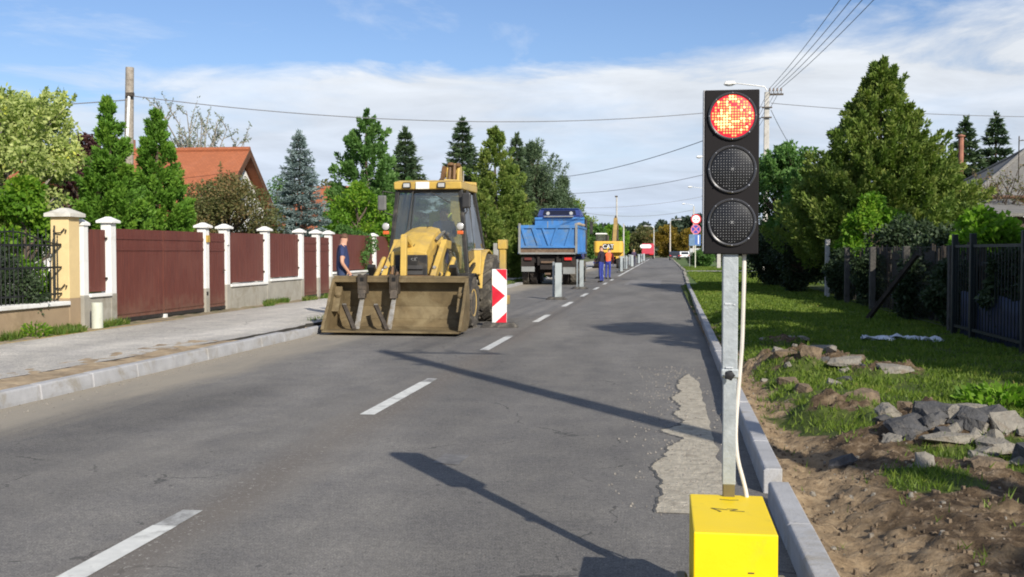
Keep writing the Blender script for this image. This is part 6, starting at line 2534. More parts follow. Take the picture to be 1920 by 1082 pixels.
def sign_post():
    root = empty('road_sign', (2.52, 88, .08), R(3), 'road sign post with a round restriction sign, a no-stopping sign and a blue plate', 'road sign')
    mb = MB()
    mb.tube([(0, 0, -.1), (0, 0, 4.35)], .045, 10)
    mb.build('post', pm('post_pale', (.55, .56, .45), .6, var=.1), root)
    mb = MB()
    mb.lathe([(0, -.075), (.40, -.075), (.40, -.05), (0, -.05)], (.04, 0, 4.02), 'y', 32)
    a = mb.build('round_sign', SREF, root)
    mb = MB()
    mb.lathe([(.32, -.079), (.405, -.079), (.405, -.0755), (.32, -.0755)], (.04, 0, 4.02), 'y', 32, ring=True)
    mb.build('border', SRED, a)
    mb = MB()
    for s in (-1, 1):
        mb.bx(.04 + s * .14 - .08, .04 + s * .14 + .08, -.079, -.0755, 3.97, 4.03)
    mb.build('symbol', pm('symbol_dark', (.05, .05, .05), .5), a)
    mb = MB()
    mb.lathe([(0, -.075), (.40, -.075), (.40, -.05), (0, -.05)], (.02, 0, 3.20), 'y', 32)
    b = mb.build('no_stopping_sign', SBLUE, root)
    mb = MB()
    mb.lathe([(.32, -.079), (.405, -.079), (.405, -.0755), (.32, -.0755)], (.02, 0, 3.20), 'y', 32, ring=True)
    for s in (-1, 1):
        d = .235
        mb.prism([(.02 - d - .03, -.0755 - .001 * s, 3.20 - s * (d - .03)), (.02 - d + .03, -.0755 - .001 * s, 3.20 - s * (d + .03)), (.02 + d + .03, -.0755 - .001 * s, 3.20 + s * (d - .03)), (.02 + d - .03, -.0755 - .001 * s, 3.20 + s * (d + .03))], (0, -.003, 0))
    mb.build('border', pm('sign_red_faded', (.58, .16, .24), .5), b)
    mb = MB()
    mb.bx(-.05, .42, -.07, -.055, 1.95, 2.76)
    c = mb.build('blue_plate', pm('plate_blue', (.07, .16, .42), .5, var=.2, scale=3), root)
    mb = MB()
    mb.bx(.20, .28, -.074, -.0715, 2.0, 2.72)
    mb.build('plate_symbol', SREF, c)
    return root


sign_post()
mb = MB()
root = empty('house_sign', (2.75, 96, .08), 0, 'small blue road sign on its own post behind the round signs', 'road sign')
mb.tube([(0, 0, 0), (0, 0, 2.9)], .035, 8)
mb.tube([(-.5, 0, 0), (-.5, 0, 2.9)], .035, 8)
mb.split('post', TRIM_GREY, root)
mb = MB()
mb.bx(-.55, .45, -.06, -.04, 1.9, 2.9)
mb.build('sign_panel', pm('panel_blue_grey', (.13, .22, .34), .5, var=.2), root)

# ------------------------------------------------------------------ utility poles, lamps and wires
POLE_C = pm('pole_concrete', (.46, .44, .40), .85, var=.15, scale=4, dirt=(.32, .30, .26), dirt_amt=.4, bump=.3)
POLE_W = pm('pole_wood', (.30, .265, .22), .85, var=.3, scale=9, dirt=(.16, .135, .11), dirt_amt=.4, bump=.5, bscale=20)
WIRE = pm('wire_dark', (.16, .165, .175), .5, var=.1)
INSUL = pm('insulator', (.30, .25, .22), .3, var=.2)
ZN = pm('lamp_metal', (.58, .58, .56), .5, metal=.3, var=.1)


def power_pole(x, y, h, label, lamp=True, arms=True, lamp_x=-1.55, sp=.16):
    root = empty('utility_pole', (x, y, .05), 0, label, 'utility pole', 'poles with street lamps along the right side')
    mb = MB()
    mb.hexa([(-.15, -.12, -.2), (.15, -.12, -.2), (.15, .12, -.2), (-.15, .12, -.2)], [(-.10, -.08, h), (.10, -.08, h), (.10, .08, h), (-.10, .08, h)])
    mb.build('pole', POLE_C, root, bevel=.02)
    if arms:
        mb = MB()
        mb.bx(-.05, .22 + 3 * sp, -.06, -.0, h - .16, h - .08)
        for k in (0, 1, 2, 3):
            mb.bx(.12 + k * sp - .015, .12 + k * sp + .015, -.05, -.02, h - .08, h + .02)
        mb.bx(-.22, .22, -.17, -.11, h - .72, h - .66)
        mb.bx(-.20, .20, -.17, -.11, h - 1.15, h - 1.09)
        am = mb.build('crossarm', STEEL_DARK, root)
        mb = MB()
        for k in (0, 1, 2, 3):
            mb.lathe([(0, 0), (.04, .01), (.05, .05), (.03, .07), (.045, .10), (.02, .14), (0, .145)], (.12 + k * sp, -.035, h + .02), 'z', 10)
        mb.build('insulator', INSUL, am)
    if lamp:
        mb = MB()
        mb.tube([(0, -.05, h + .05), (-.1, -.05, h + .22), (lamp_x + .3, -.06, h + .38), (lamp_x, -.06, h + .40)], .025, 8)
        la = mb.build('lamp_arm', ZN, root)
        mb = MB()
        mb.hexa([(lamp_x - .30, -.16, h + .34), (lamp_x + .22, -.16, h + .34), (lamp_x + .22, .06, h + .34), (lamp_x - .30, .06, h + .34)], [(lamp_x - .22, -.12, h + .50), (lamp_x + .18, -.12, h + .50), (lamp_x + .18, .02, h + .50), (lamp_x - .22, .02, h + .50)])
        lm = mb.build('lamp_head', ZN, la, bevel=.03)
        mb = MB()
        mb.ell((lamp_x - .06, -.05, h + .33), (.2, .09, .06), 12)
        mb.build('lamp_glass', LAMP, lm)
    return root


power_pole(4.5, 2.63, 8.6, 'concrete utility pole standing just beside the camera, casting the long shadow on the road', lamp=False, sp=.5)
power_pole(4.38, 47.6, 8.35, 'concrete utility pole partly hidden behind the traffic light, its lamp arm above it')
power_pole(4.35, 87, 8.6, 'second utility pole down the road, only its lamp showing left of the traffic light')
power_pole(4.6, 129, 8.7, 'third utility pole down the road behind the traffic light, lamp lower in view')
power_pole(4.6, 170, 8.5, 'fourth utility pole down the road, its top above the round road sign', arms=False)


def street_lamp(x, y, h, s, label):
    root = empty('street_lamp', (x, y, .05), 0, label, 'street lamp', 'street lamps at the far end of the road')
    mb = MB()
    mb.tube([(0, 0, -.1), (0, 0, h)], [.17, .11], 10)
    mb.build('pole', POLE_C, root)
    mb = MB()
    mb.tube([(0, 0, h - .1), (s * .25, 0, h + .22), (s * 1.5, 0, h + .36)], .05, 8)
    a = mb.build('lamp_arm', ZN, root)
    mb = MB()
    mb.ell((s * 1.85, 0, h + .34), (.48, .22, .17), 12)
    mb.build('lamp_head', LAMP, a)
    return root


street_lamp(1.2, 215, 7.4, 1, 'tallest far street lamp, its arm reaching to the right')
street_lamp(-2.2, 235, 6.6, -1, 'street lamp right of the red lorry with its arm reaching to the left')
street_lamp(-5.2, 285, 6.2, -1, 'dimmer street lamp behind the red lorry, arm to the left')
root = empty('lamp_post', (-5.7, 130, .05), 0, 'tall thin lamp post rising behind the yellow excavator', 'street lamp')
mb = MB()
mb.tube([(0, 0, 0), (0, 0, 8.0)], [.16, .09], 10)
mb.build('pole', POLE_C, root)
mb = MB()
mb.bx(-.22, .12, -.12, .12, 7.98, 8.16)
mb.build('lamp_head', STEEL_DARK, root, bevel=.03)
root = empty('bare_pole', (-5.6, 150, .05), 0, 'short pale pole right of the tall lamp post', 'pole')
mb = MB()
mb.tube([(0, 0, 0), (0, 0, 5.3)], [.14, .10], 10)
mb.build('pole', POLE_C, root)

root = empty('wooden_pole', (-19.0, 36.0, .05), 0, 'weathered pole behind the clipped thujas, leaning slightly, with a white conduit', 'utility pole')
mb = MB()
mb.tube([(-.12, 0, -.2), (0, 0, 4), (.10, 0, 8.0)], [.20, .17, .145], 14)
mb.build('pole', POLE_W, root)
mb = MB()
mb.tube([(.06, -.20, 5.2), (.16, -.19, 7.0)], .05, 8)
mb.build('conduit', pm('conduit_white', (.78, .78, .76), .5), root)
mb = MB()
mb.bx(.05, .32, -.24, -.10, 6.95, 7.08)
mb.build('bracket', STEEL_DARK, root)
root = empty('chimney_pipe', (10.45, 40, .05), 0, 'thin reddish chimney pipe rising behind the big cypress on the right', 'chimney pipe')
mb = MB()
mb.tube([(0, 0, 0), (0, 0, 5.5)], .09, 10)
mb.build('pipe', pm('pipe_rust', (.30, .13, .085), .8, var=.25, scale=6), root)
mb = MB()
mb.lathe([(.10, 5.5), (.14, 5.52), (.14, 5.56), (0, 5.62)], (0, 0, 0), 'z', 12)
mb.build('pipe_cap', pm('pipe_rust', (.30, .13, .085)), root)


def wire(a, b, sag, r, label, group=None, n=24, name='overhead_wire'):
    a, b = Vector(a), Vector(b)
    pts = []
    for i in range(n + 1):
        t = i / n
        p = a.lerp(b, t)
        p.z -= 4 * sag * t * (1 - t)
        pts.append(p - a)
    mb = MB()
    mb.tube(pts, r, 6)
    o = mb.build(name, WIRE, weld=False)
    o.location = a
    return tag(o, label, 'wire', group or 'overhead wires')


for k, nm in enumerate(('leftmost', 'second from the left', 'third from the left', 'rightmost')):
    wire((4.5 + .12 + k * .5, 2.6, 8.8), (4.38 + .12 + k * .16, 47.56, 8.55), .55, .011, nm + ' of the four wires rising from the pole by the traffic light')
    wire((4.38 + .12 + k * .16, 47.56, 8.55), (4.35 + .12 + k * .16, 86.96, 8.8), .6, .011, 'wire running on between the first and second right-hand poles', n=16)
mb = MB()
mb.lathe([(0, -.12), (.05, -.08), (.06, 0), (.05, .08), (0, .12)], (0, 0, 0), 'y', 10)
o = mb.build('line_clamp', STEEL_DARK)
o.location = (4.955, 27.6, 8.15)
tag(o, 'dark clamp on one of the four rising wires near the top edge', 'wire clamp')
wire((-18.8, 35.8, 7.02), (4.2, 47.5, 7.75), 0.78, .017, 'thick service cable from the weathered left pole across to the right pole')
wire((4.2, 47.5, 7.3), (-9.0, 75, 6.6), .6, .018, 'thin cable crossing the sky just below the thick service cable')
wire((4.3, 87, 7.9), (-14, 100, 7.0), .7, .022, 'cable crossing the road above the excavator, upper one of the far pair')
wire((4.6, 129, 8.0), (-16, 120, 6.8), .8, .022, 'lower one of the pair of cables crossing the road above the excavator')
wire((4.6, 170, 8.0), (-12, 150, 7.0), .8, .03, 'most distant cable crossing the road, just above the far wood')
wire((4.55, 47.5, 7.9), (22, 52, 7.6), .25, .015, 'service cable running right from the pole behind the cypress')
wire((4.55, 47.5, 7.6), (8.5, 60, 5.4), .5, .014, 'slack cable drooping right from the pole into the green tree')
wire((-19.0, 36, 6.9), (-45, 28, 6.5), .6, .02, 'cable running left from the weathered pole behind the silvery tree')

# ------------------------------------------------------------------ houses


def tile_mat(name, col, scale=4.0):
    m, nt, N, L, b = newmat(name)
    tc = N.new('ShaderNodeTexCoord')
    P = tc.outputs['Object']
    bk = N.new('ShaderNodeTexBrick')
    bk.inputs['Scale'].default_value = scale
    bk.inputs['Mortar Size'].default_value = .02
    bk.inputs['Color1'].default_value = (*col, 1)
    bk.inputs['Color2'].default_value = (*[c * .78 for c in col], 1)
    bk.inputs['Mortar'].default_value = (*[c * .45 for c in col], 1)
    sp = N.new('ShaderNodeSeparateXYZ')
    L.new(P, sp.inputs[0])
    cb = N.new('ShaderNodeCombineXYZ')
    L.new(mth(N, L, 'ADD', sp.outputs['X'], mth(N, L, 'MULTIPLY', sp.outputs['Y'], .13)), cb.inputs[0])
    L.new(sp.outputs['Z'], cb.inputs[1])
    L.new(cb.outputs[0], bk.inputs['Vector'])
    n = nz(N, L, P, 1.2, 5, .65)
    c = mixc(N, L, mth(N, L, 'MULTIPLY', n, .7), bk.outputs['Color'], tuple(v * .62 + .02 for v in col))
    n5 = nz(N, L, P, .7, 8, .75, .5)
    c = mixc(N, L, mth(N, L, 'MULTIPLY', mth(N, L, 'SUBTRACT', n5, .5), 2.6, clamp=True), c, tuple(v * .8 + .06 for v in col))
    L.new(c, b.inputs['Base Color'])
    b.inputs['Roughness'].default_value = .85
    bp = N.new('ShaderNodeBump')
    bp.inputs['Strength'].default_value = .5
    bp.inputs['Distance'].default_value = .04
    L.new(bk.outputs['Fac'], bp.inputs['Height'])
    L.new(bp.outputs[0], b.inputs['Normal'])
    return m


TILE_O = tile_mat('roof_tile_orange', (.44, .135, .052))
TILE_G = tile_mat('roof_slate_grey', (.215, .205, .185), 3.0)
PLASTER_W = pm('plaster_white', (.78, .78, .75), .9, var=.06, scale=1.5, dirt=(.6, .58, .52), dirt_amt=.25, bump=.1)
PLASTER_P = pm('plaster_pink', (.56, .265, .225), .9, var=.1, scale=1.5, dirt=(.42, .24, .20), dirt_amt=.3)
TIMBER = pm('timber_brown', (.11, .055, .03), .7, var=.3, scale=7)
WFRAME = pm('window_white', (.80, .80, .79), .5, var=.04)
WGLASS = pm('window_dark', (.05, .06, .07), .08, var=.2, spec=.8)


def house_window(parent, c, w, h, axis):
    """a frame with sash bars, sill and pane on a wall facing -y (axis 'y') or +x (axis 'x')"""
    def B(mb, u0, u1, z0, z1, d0, d1):
        if axis == 'y':
            mb.bx(c[0] + u0, c[0] + u1, c[1] - d1, c[1] - d0, c[2] + z0, c[2] + z1)
        else:
            mb.bx(c[0] + d0, c[0] + d1, c[1] + u0, c[1] + u1, c[2] + z0, c[2] + z1)
    f = MB()
    for s in (-1, 1):
        B(f, s * w / 2 - .05, s * w / 2 + .05, -h / 2 - .05, h / 2 + .05, .0, .07)
        B(f, -w / 2 + .051, w / 2 - .051, s * h / 2 - .05, s * h / 2 + .05, .0, .065)
    B(f, -.03, .03, -h / 2 + .051, h / 2 - .051, .0, .06)
    wd = f.build('window', WFRAME, parent, bevel=.01)
    g_ = MB()
    B(g_, -w / 2 + .02, w / 2 - .02, -h / 2 + .02, h / 2 - .02, .004, .03)
    g_.build('pane', WGLASS, wd)
    s_ = MB()
    B(s_, -w / 2 - .12, w / 2 + .12, -h / 2 - .10, -h / 2 - .052, .0, .16)
    s_.build('sill', WFRAME, wd)


def gable_house(name, x0, x1, y0, y1, ze, zr, label, wallm, roofm, cat='house', over=.45):
    """ridge along x, gables at both x ends"""
    cx, cy = x0, y0
    root = empty(name, (x0, y0, .05), 0, label, cat)
    L_, D = x1 - x0, y1 - y0
    ym = D / 2
    mb = MB()
    mb.prism([(0, 0, -.2), (0, D, -.2), (0, D, ze), (0, ym, zr - .15), (0, 0, ze)], (L_, 0, 0))
    mb.build('wall', wallm, root)
    mb = MB()
    sl = (zr - ze) / ym
    t = .16
    for s in (0, 1):
        ya = -over if s == 0 else D + over
        za = ze - over * sl
        pl = [(-over, ya, za), (-over, ym, zr), (-over, ym, zr + t), (-over, ya, za + t)]
        mb.prism(pl, (L_ + 2 * over, 0, 0))
    rf = mb.build('roof', roofm, root)
    mb = MB()
    for xx in (-over - .03, L_ + over + .005):
        for s in (0, 1):
            ya = -over if s == 0 else D + over
            za = ze - over * sl
            mb.prism([(xx, ya, za - .12), (xx, ym, zr - .12), (xx, ym, zr + t + .03), (xx, ya, za + t + .03)], (.03, 0, 0))
    mb.split('bargeboard', TIMBER, rf)
    mb = MB()
    mb.tube([(-over, ym, zr + t + .02), (L_ + over, ym, zr + t + .02)], .11, 8)
    mb.split('ridge_tile', roofm, rf)
    return root


h1 = gable_house('tiled_house', -29, -17.3, 38.5, 45.5, 2.5, 5.45, 'white house with a steep orange tiled roof behind the fence', PLASTER_W, TILE_O)
house_window(h1, (11.7, 3.5, 3.7), 1.0, 1.1, 'x')
house_window(h1, (11.7, 2.0, 1.4), 1.2, 1.3, 'x')
house_window(h1, (11.7, 5.0, 1.4), 1.2, 1.3, 'x')
house_window(h1, (7.5, 0, 1.4), 1.3, 1.3, 'y')
house_window(h1, (3.5, 0, 1.4), 1.3, 1.3, 'y')
mb = MB()
mb.bx(6, 6.6, 4.0, 4.6, 4.6, 6.2)
mb.build('chimney', pm('chimney_brick', (.36, .17, .11), .9, var=.25, scale=6), h1)
h2 = gable_house('white_house', -24.5, -18.2, 27.5, 33, 2.4, 3.7, 'white house wall half hidden behind the silvery tree on the left', PLASTER_W, TILE_O)
house_window(h2, (6.3, 2.7, 1.4), 1.1, 1.1, 'x')
house_window(h2, (4.6, 0, 1.4), 1.1, 1.1, 'y')
h3 = gable_house('small_house', -20.5, -15.8, 56, 63, 2.6, 4.9, 'small pale house with a red roof glimpsed behind the blue spruce', PLASTER_W, TILE_O)
mb = MB()
mb.bx(3.4, 3.9, 3.2, 3.7, 4.6, 6.1)
mb.build('chimney', PLASTER_W, h3)
house_window(h3, (4.7, 3.5, 1.5), 1.1, 1.2, 'x')


def hip_house():
    root = empty('hipped_house', (12.9, 47.5, .05), 0, 'pink house with a grey hipped roof at the right edge of the photo', 'house')
    W, D, ze, zr = 11.5, 9.0, 3.75, 6.0
    mb = MB()
    mb.bx(.5, W, .5, D, -.2, ze)
    mb.build('wall', PLASTER_P, root)
    mb = MB()
    a, b, c, d = (-.0, .0, ze - .1), (W + .5, .0, ze - .1), (W + .5, D + .5, ze - .1), (0, D + .5, ze - .1)
    r1, r2 = (3.6, D / 2, zr), (W - 2.6, D / 2, zr)
    up = Vector((0, 0, .14))
    vs = [Vector(p) for p in (a, b, c, d, r1, r2)]
    vs += [v + up for v in vs]
    mb.add(vs, [(6, 7, 11, 10), (7, 8, 11), (8, 9, 10, 11), (9, 6, 10), (0, 1, 7, 6), (1, 2, 8, 7), (2, 3, 9, 8), (3, 0, 6, 9), (3, 2, 1, 0)])
    rf = mb.build('roof', TILE_G, root)
    mb = MB()
    for p, q in ((a, r1), (b, r2), (c, r2), (d, r1), (r1, r2)):
        mb.tube([Vector(p) + up * 1.2, Vector(q) + up * 1.2], .09, 8)
    mb.split('ridge_tile', TILE_G, rf)
    mb = MB()
    mb.tube([(-.05, -.06, ze - .02), (W + .5, -.06, ze - .02)], .07, 8)
    mb.build('gutter', TIMBER, rf)
    house_window(root, (1.75, .5, 2.75), .9, 1.25, 'y')
    house_window(root, (6.0, .5, 2.75), .9, 1.25, 'y')
    mb = MB()
    mb.tube([(2.2, 1.2, 4.0), (2.2, 1.2, 6.4)], .025, 6)
    mb.bar((2.2, 1.2, 6.2), (2.75, 1.2, 6.22), .03, .03)
    for k in range(4):
        mb.bar((2.3 + k * .13, 1.0, 6.22), (2.3 + k * .13, 1.4, 6.22), .015, .015)
    mb.build('aerial', STEEL_DARK, rf)
    return root


hip_house()
root = empty('wooden_shed', (9.7, 41.5, .05), 0, 'low dark shed with a grey lean-to roof in front of the two spruces', 'shed')
mb = MB()
mb.bx(0, 3.6, 0, 3, -.1, 2.7)
mb.build('wall', pm('shed_board', (.085, .060, .045), .85, var=.35, scale=5), root)
mb = MB()
mb.hexa([(-.3, -.4, 2.72), (4.0, -.4, 2.72), (4.0, 3.3, 3.4), (-.3, 3.3, 3.4)], [(-.3, -.4, 2.84), (4.0, -.4, 2.84), (4.0, 3.3, 3.52), (-.3, 3.3, 3.52)])
mb.build('roof', TILE_G, root)

# ------------------------------------------------------------------ fences on the right
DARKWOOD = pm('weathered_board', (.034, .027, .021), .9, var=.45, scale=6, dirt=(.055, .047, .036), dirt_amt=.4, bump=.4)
POST_SHADED = pm('concrete_post_shaded', (.075, .070, .062), .9, var=.3, scale=6, dirt=(.045, .042, .03), dirt_amt=.4, bump=.4)  # concrete posts darkened in the colour for the deep shade they stand in
POST_SUNLIT = pm('concrete_post_sunlit', (.46, .45, .43), .9, var=.25, scale=6, dirt=(.3, .28, .25), dirt_amt=.4, bump=.4)  # same concrete, with the sun on the end post put into a paler colour
MESHM = pm('chain_link_wire', (.06, .062, .058), .5, metal=.4, var=.2)
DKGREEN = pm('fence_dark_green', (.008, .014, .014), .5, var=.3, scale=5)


def link_fence():
    root = empty('chain_link_fence', (4.85, 33, .10), 0, 'old chain-link fence with concrete posts along the shaded verge', 'fence')
    L_ = 14.2
    for k in range(5):
        y = -k * 3.5
        mb = MB()
        mb.bx(-.065, .065, y - .065, y + .065, -.3, 1.50 + (.25 if k == 0 else 0))
        mb.build('post', POST_SUNLIT if k == 0 else POST_SHADED, root, bevel=.01)
    mb = MB()
    st = .085
    n = int((L_ + 1.5) / st)
    for k in range(n):
        y = 1.5 - k * st - 1.5
        for s in (-1, 1):
            y0, y1 = y, y - s * 1.42
            z0, z1 = .06, 1.48
            # clip to the fence length
            if y1 < -L_:
                f = (-L_ - y0) / (y1 - y0)
                y1, z1 = -L_, z0 + (z1 - z0) * f
            if y1 > 0:
                f = (0 - y0) / (y1 - y0)
                y1, z1 = 0, z0 + (z1 - z0) * f
            w = .0022
            mb.add([(.07, y0, z0), (.07, y0 + w * 2, z0), (.07, y1 + w * 2, z1), (.07, y1, z1)], [(0, 1, 2, 3)])
    for z in (.08, .78, 1.48):
        mb.bar((.07, 0, z), (.07, -L_, z), .006, .006)
    mb.build('wire_mesh', MESHM, root, weld=False)
    mb = MB()
    mb.bar((-.05, -11.7, 1.35), (-.75, -10.5, .0), .08, .08)
    mb.build('brace', DARKWOOD, root)
    return root


link_fence()


def board_fence():
    root = empty('board_fence', (5.35, 32.5, .10), 0, 'dark weathered board fence behind the chain-link, in deep shade', 'fence')
    mb = MB()
    y = 0
    random.seed(4)
    while y > -13.5:
        w = random.uniform(.08, .16)
        if random.random() < .66:
            mb.bx(-.012, .012, y - w, y - .012, random.uniform(-.05, .05), 1.45 + random.uniform(-.10, .12))
        y -= w
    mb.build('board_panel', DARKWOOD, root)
    mb = MB()
    for z in (.35, 1.15):
        mb.bx(.013, .06, -13.5, 0, z, z + .08)
    for k in range(6):
        mb.bx(.061, .15, -k * 2.6 - .1, -k * 2.6, -.2, 1.5)
    mb.split('rail', DARKWOOD, root)
    return root


board_fence()


def metal_fence():
    root = empty('metal_fence', (4.80, 18.65, .10), 0, 'dark green metal bar fence nearest the camera on the right', 'fence')
    mb = MB()
    for y in (0, -1.05, -3.5, -6.0, -8.5):
        mb.bx(-.045, .045, y - .045, y + .045, -.2, 1.68)
    mb.split('post', DKGREEN, root, bevel=.008)
    mb = MB()
    y = -.10
    while y > -8.5:
        mb.bx(-.007, .007, y - .012, y, .12, 1.46)
        y -= .15
    for z in (.14, 1.46):
        mb.bx(-.018, .018, -8.5, 0, z, z + .045)
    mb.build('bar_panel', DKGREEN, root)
    mb = MB()
    nx = 24
    vs, fs = [], []
    for i in range(nx + 1):
        for j, z in enumerate((.02, .25, .5, .72)):
            vs.append((.06 + .03 * math.sin(i * 1.7 + j), -.15 - i * .14, z + .03 * math.sin(i * .9)))
    for i in range(nx):
        for j in range(3):
            fs.append((i * 4 + j, i * 4 + j + 1, i * 4 + j + 5, i * 4 + j + 4))
    mb.add(vs, fs, 0, True)
    o = mb.build('tarpaulin', pm('tarp_navy', (.016, .026, .062), .6, var=.3), root, weld=False)
    s_ = o.modifiers.new('thickness', 'SOLIDIFY')
    s_.thickness = .006
    return root


metal_fence()

# ------------------------------------------------------------------ trees and shrubs, left side
leafy_tree(-13.35, 20.0, 4.75, 1.75, 'tall tree with silvery pale leaves and yellow ones at the left edge', F_SILVER, zb=.9, n_bl=82, per=470, leaf=(.095, .06), rb=.20, sprays=40, bark=BARK_PALE)
leafy_tree(-14.6, 18.9, 4.75, 1.4, 'grey-leaved tree with long upright shoots behind the iron railing at the left edge', F_GREYGREEN, zb=1.0, trunk_r=.035, n_bl=54, per=430, leaf=(.10, .045), rb=.22, sprays=34, bark=BARK_PALE)
leafy_tree(-11.9, 18.6, 2.7, .85, 'lower yellow-green bush under the silvery tree, next to the yellow pillar', F_YELLOW, zb=.3, n_bl=26, per=420, leaf=(.10, .07), rb=.36, name='garden_bush', cat='bush')
for k, (x, y, h, r, lab) in enumerate(((-11.1, 15.1, 1.35, .75, 'dark evergreen hedge bush behind the railing at the very left edge'), (-11.1, 16.5, 1.35, .75, 'dark evergreen hedge bush behind the railing near the yellow pillar'), (-11.2, 13.7, 1.5, .8, 'dark evergreen hedge bush behind the railing, outermost on the left'))):
    leafy_tree(x, y, h, r, lab, F_LAUREL, zb=.05, n_bl=26, per=520, leaf=(.07, .045), rb=.40, name='hedge_bush', cat='bush', group='hedge bushes behind the iron railing')
leafy_tree(-17.2, 30, 4.75, 1.3, 'tree with dark purple leaves between the silvery tree and the thuja', F_PURPLE, zb=1.2, n_bl=30, per=420, leaf=(.12, .08), rb=.33, sprays=10)
plume_tree(-13.15, 24, 5.05, 1.25, 'bright green thuja with a bent tip in front of the weathered pole', F_THUJA, n_pl=380, per=190, leaf=(.10, .042), power=.95, plume=(.52, .135), group='clipped thujas in the garden', bulge=.0, spire=.9, ragged=.22)
plume_tree(-12.95, 26, 5.0, 1.5, 'bright green thuja with a broad regular cone behind the driveway gate', F_THUJA, n_pl=440, per=190, leaf=(.10, .042), power=.95, plume=(.54, .14), group='clipped thujas in the garden', bulge=.0, spire=.7)
bare_tree(-20.0, 44, 7.3, 2.3, 'sparse tree with thin grey twigs standing above the orange roof', F_GREYGREEN, n=34, leafn=130, leaf=(.12, .06), bark=BARK_PALE)
leafy_tree(-14.4, 34, 3.9, 1.9, 'rusty green bushy fruit tree in front of the gable of the tiled house', F_RUST, zb=.6, n_bl=60, per=360, leaf=(.09, .055), rb=.25, sprays=10, name='fruit_tree')
leafy_tree(-16.2, 36.5, 3.7, 1.6, 'low olive-green fruit tree left of the rusty one', F_OLIVE, zb=.5, n_bl=24, per=300, leaf=(.09, .055), rb=.30, name='fruit_tree')
spruce_tree(-12.65, 36, 5.55, 1.55, 'blue spruce with silvery needles behind the fence', F_BLUE, n_br=230, per=150, leaf=(.13, .04), droop=.30, airy=.7, power=.85)
plume_tree(-12.75, 45, 7.35, 2.25, 'tall green pointed tree with upright shoots left of the loader', F_MID, n_pl=330, per=170, leaf=(.15, .09), power=.62, plume=(.95, .26), name='pointed_tree', bulge=.35, ragged=.2, upright=1.1, zb=.4)
leafy_tree(-11.7, 40, 3.9, 1.65, 'yellow-green bushy maple below the tall pointed tree', F_YELLOW, zb=.3, n_bl=46, per=430, leaf=(.12, .09), rb=.28, name='garden_bush', cat='bush')
leafy_tree(-10.9, 36.5, 2.7, 1.0, 'mid-green round bush behind the standing man', F_MID, zb=.2, n_bl=26, per=360, leaf=(.10, .07), rb=.34, name='garden_bush', cat='bush')
spruce_tree(-13.5, 55, 7.8, 2.3, 'dark spruce standing just behind the tall pointed tree', F_DARK, n_br=200, per=170, leaf=(.26, .06), droop=.42)
spruce_tree(-11.4, 60, 8.9, 2.5, 'dark spruce rising behind the cab of the loader', F_DARK, n_br=210, per=170, leaf=(.26, .06), droop=.38)
plume_tree(-8.85, 56, 7.95, 2.6, 'olive-green cypress with a wide cone left of the blue truck', F_OLIVE, n_pl=480, per=130, leaf=(.17, .075), power=.72, plume=(.85, .27), name='cypress_tree', bulge=.0, spire=.9, ragged=.2)
plume_tree(-8.3, 49.5, 4.2, 1.15, 'smaller olive cypress in front of the wide one, beside the truck', F_OLIVE, n_pl=160, per=120, leaf=(.15, .065), power=.6, plume=(.65, .22), name='cypress_tree', bulge=.2)
spruce_tree(-9.25, 67, 8.7, 1.9, 'slender dark spruce with a thin tip right of the cypress', F_PINE, n_br=190, per=140, leaf=(.28, .07), droop=.35)
leafy_tree(-8.6, 70, 8.6, 2.9, 'grey-green broad pine behind the blue truck', F_PINE, zb=.8, n_bl=130, per=360, leaf=(.22, .06), rb=.22, point=.8, name='pine_tree', sprays=18)
leafy_tree(-7.0, 74, 6.6, 2.0, 'lower grey-green pine leaning over the cab of the truck', F_PINE, zb=.6, n_bl=80, per=320, leaf=(.20, .06), rb=.26, point=.5, name='pine_tree')
leafy_tree(-7.4, 88, 5.2, 1.9, 'pale green tree behind the truck cab', F_MID, zb=.6, n_bl=34, per=260, leaf=(.18, .12), rb=.3)
leafy_tree(-9.9, 61, 3.2, 1.7, 'low green hedge tree on the verge left of the truck', F_MID, zb=.1, n_bl=40, per=260, leaf=(.15, .10), rb=.3, name='hedge_bush', cat='bush')
# trees of the gardens farther back
for i, (x, y, h, r, m, lab) in enumerate(((-30, 80, 7.2, 3.0, F_MID, 'round garden tree far behind the tiled house'), (-24, 74, 6.3, 2.4, F_RUST, 'olive brown tree behind the gable of the tiled house'), (-21.5, 84, 6.6, 2.6, F_MID, 'green tree seen between the gable and the blue spruce'), (-17.5, 92, 5.6, 2.4, F_YELLOW, 'low bright tree behind the small red-roofed house'), (-45, 90, 8, 3.6, F_MID, 'big round tree far off behind the silvery tree'), (-38, 70, 6.5, 2.6, F_OLIVE, 'olive tree far off behind the thujas'))):
    leafy_tree(x, y, h, r, lab, m, zb=.6, n_bl=34, per=260, leaf=(.20, .13), rb=.32, group='garden trees in the distance')

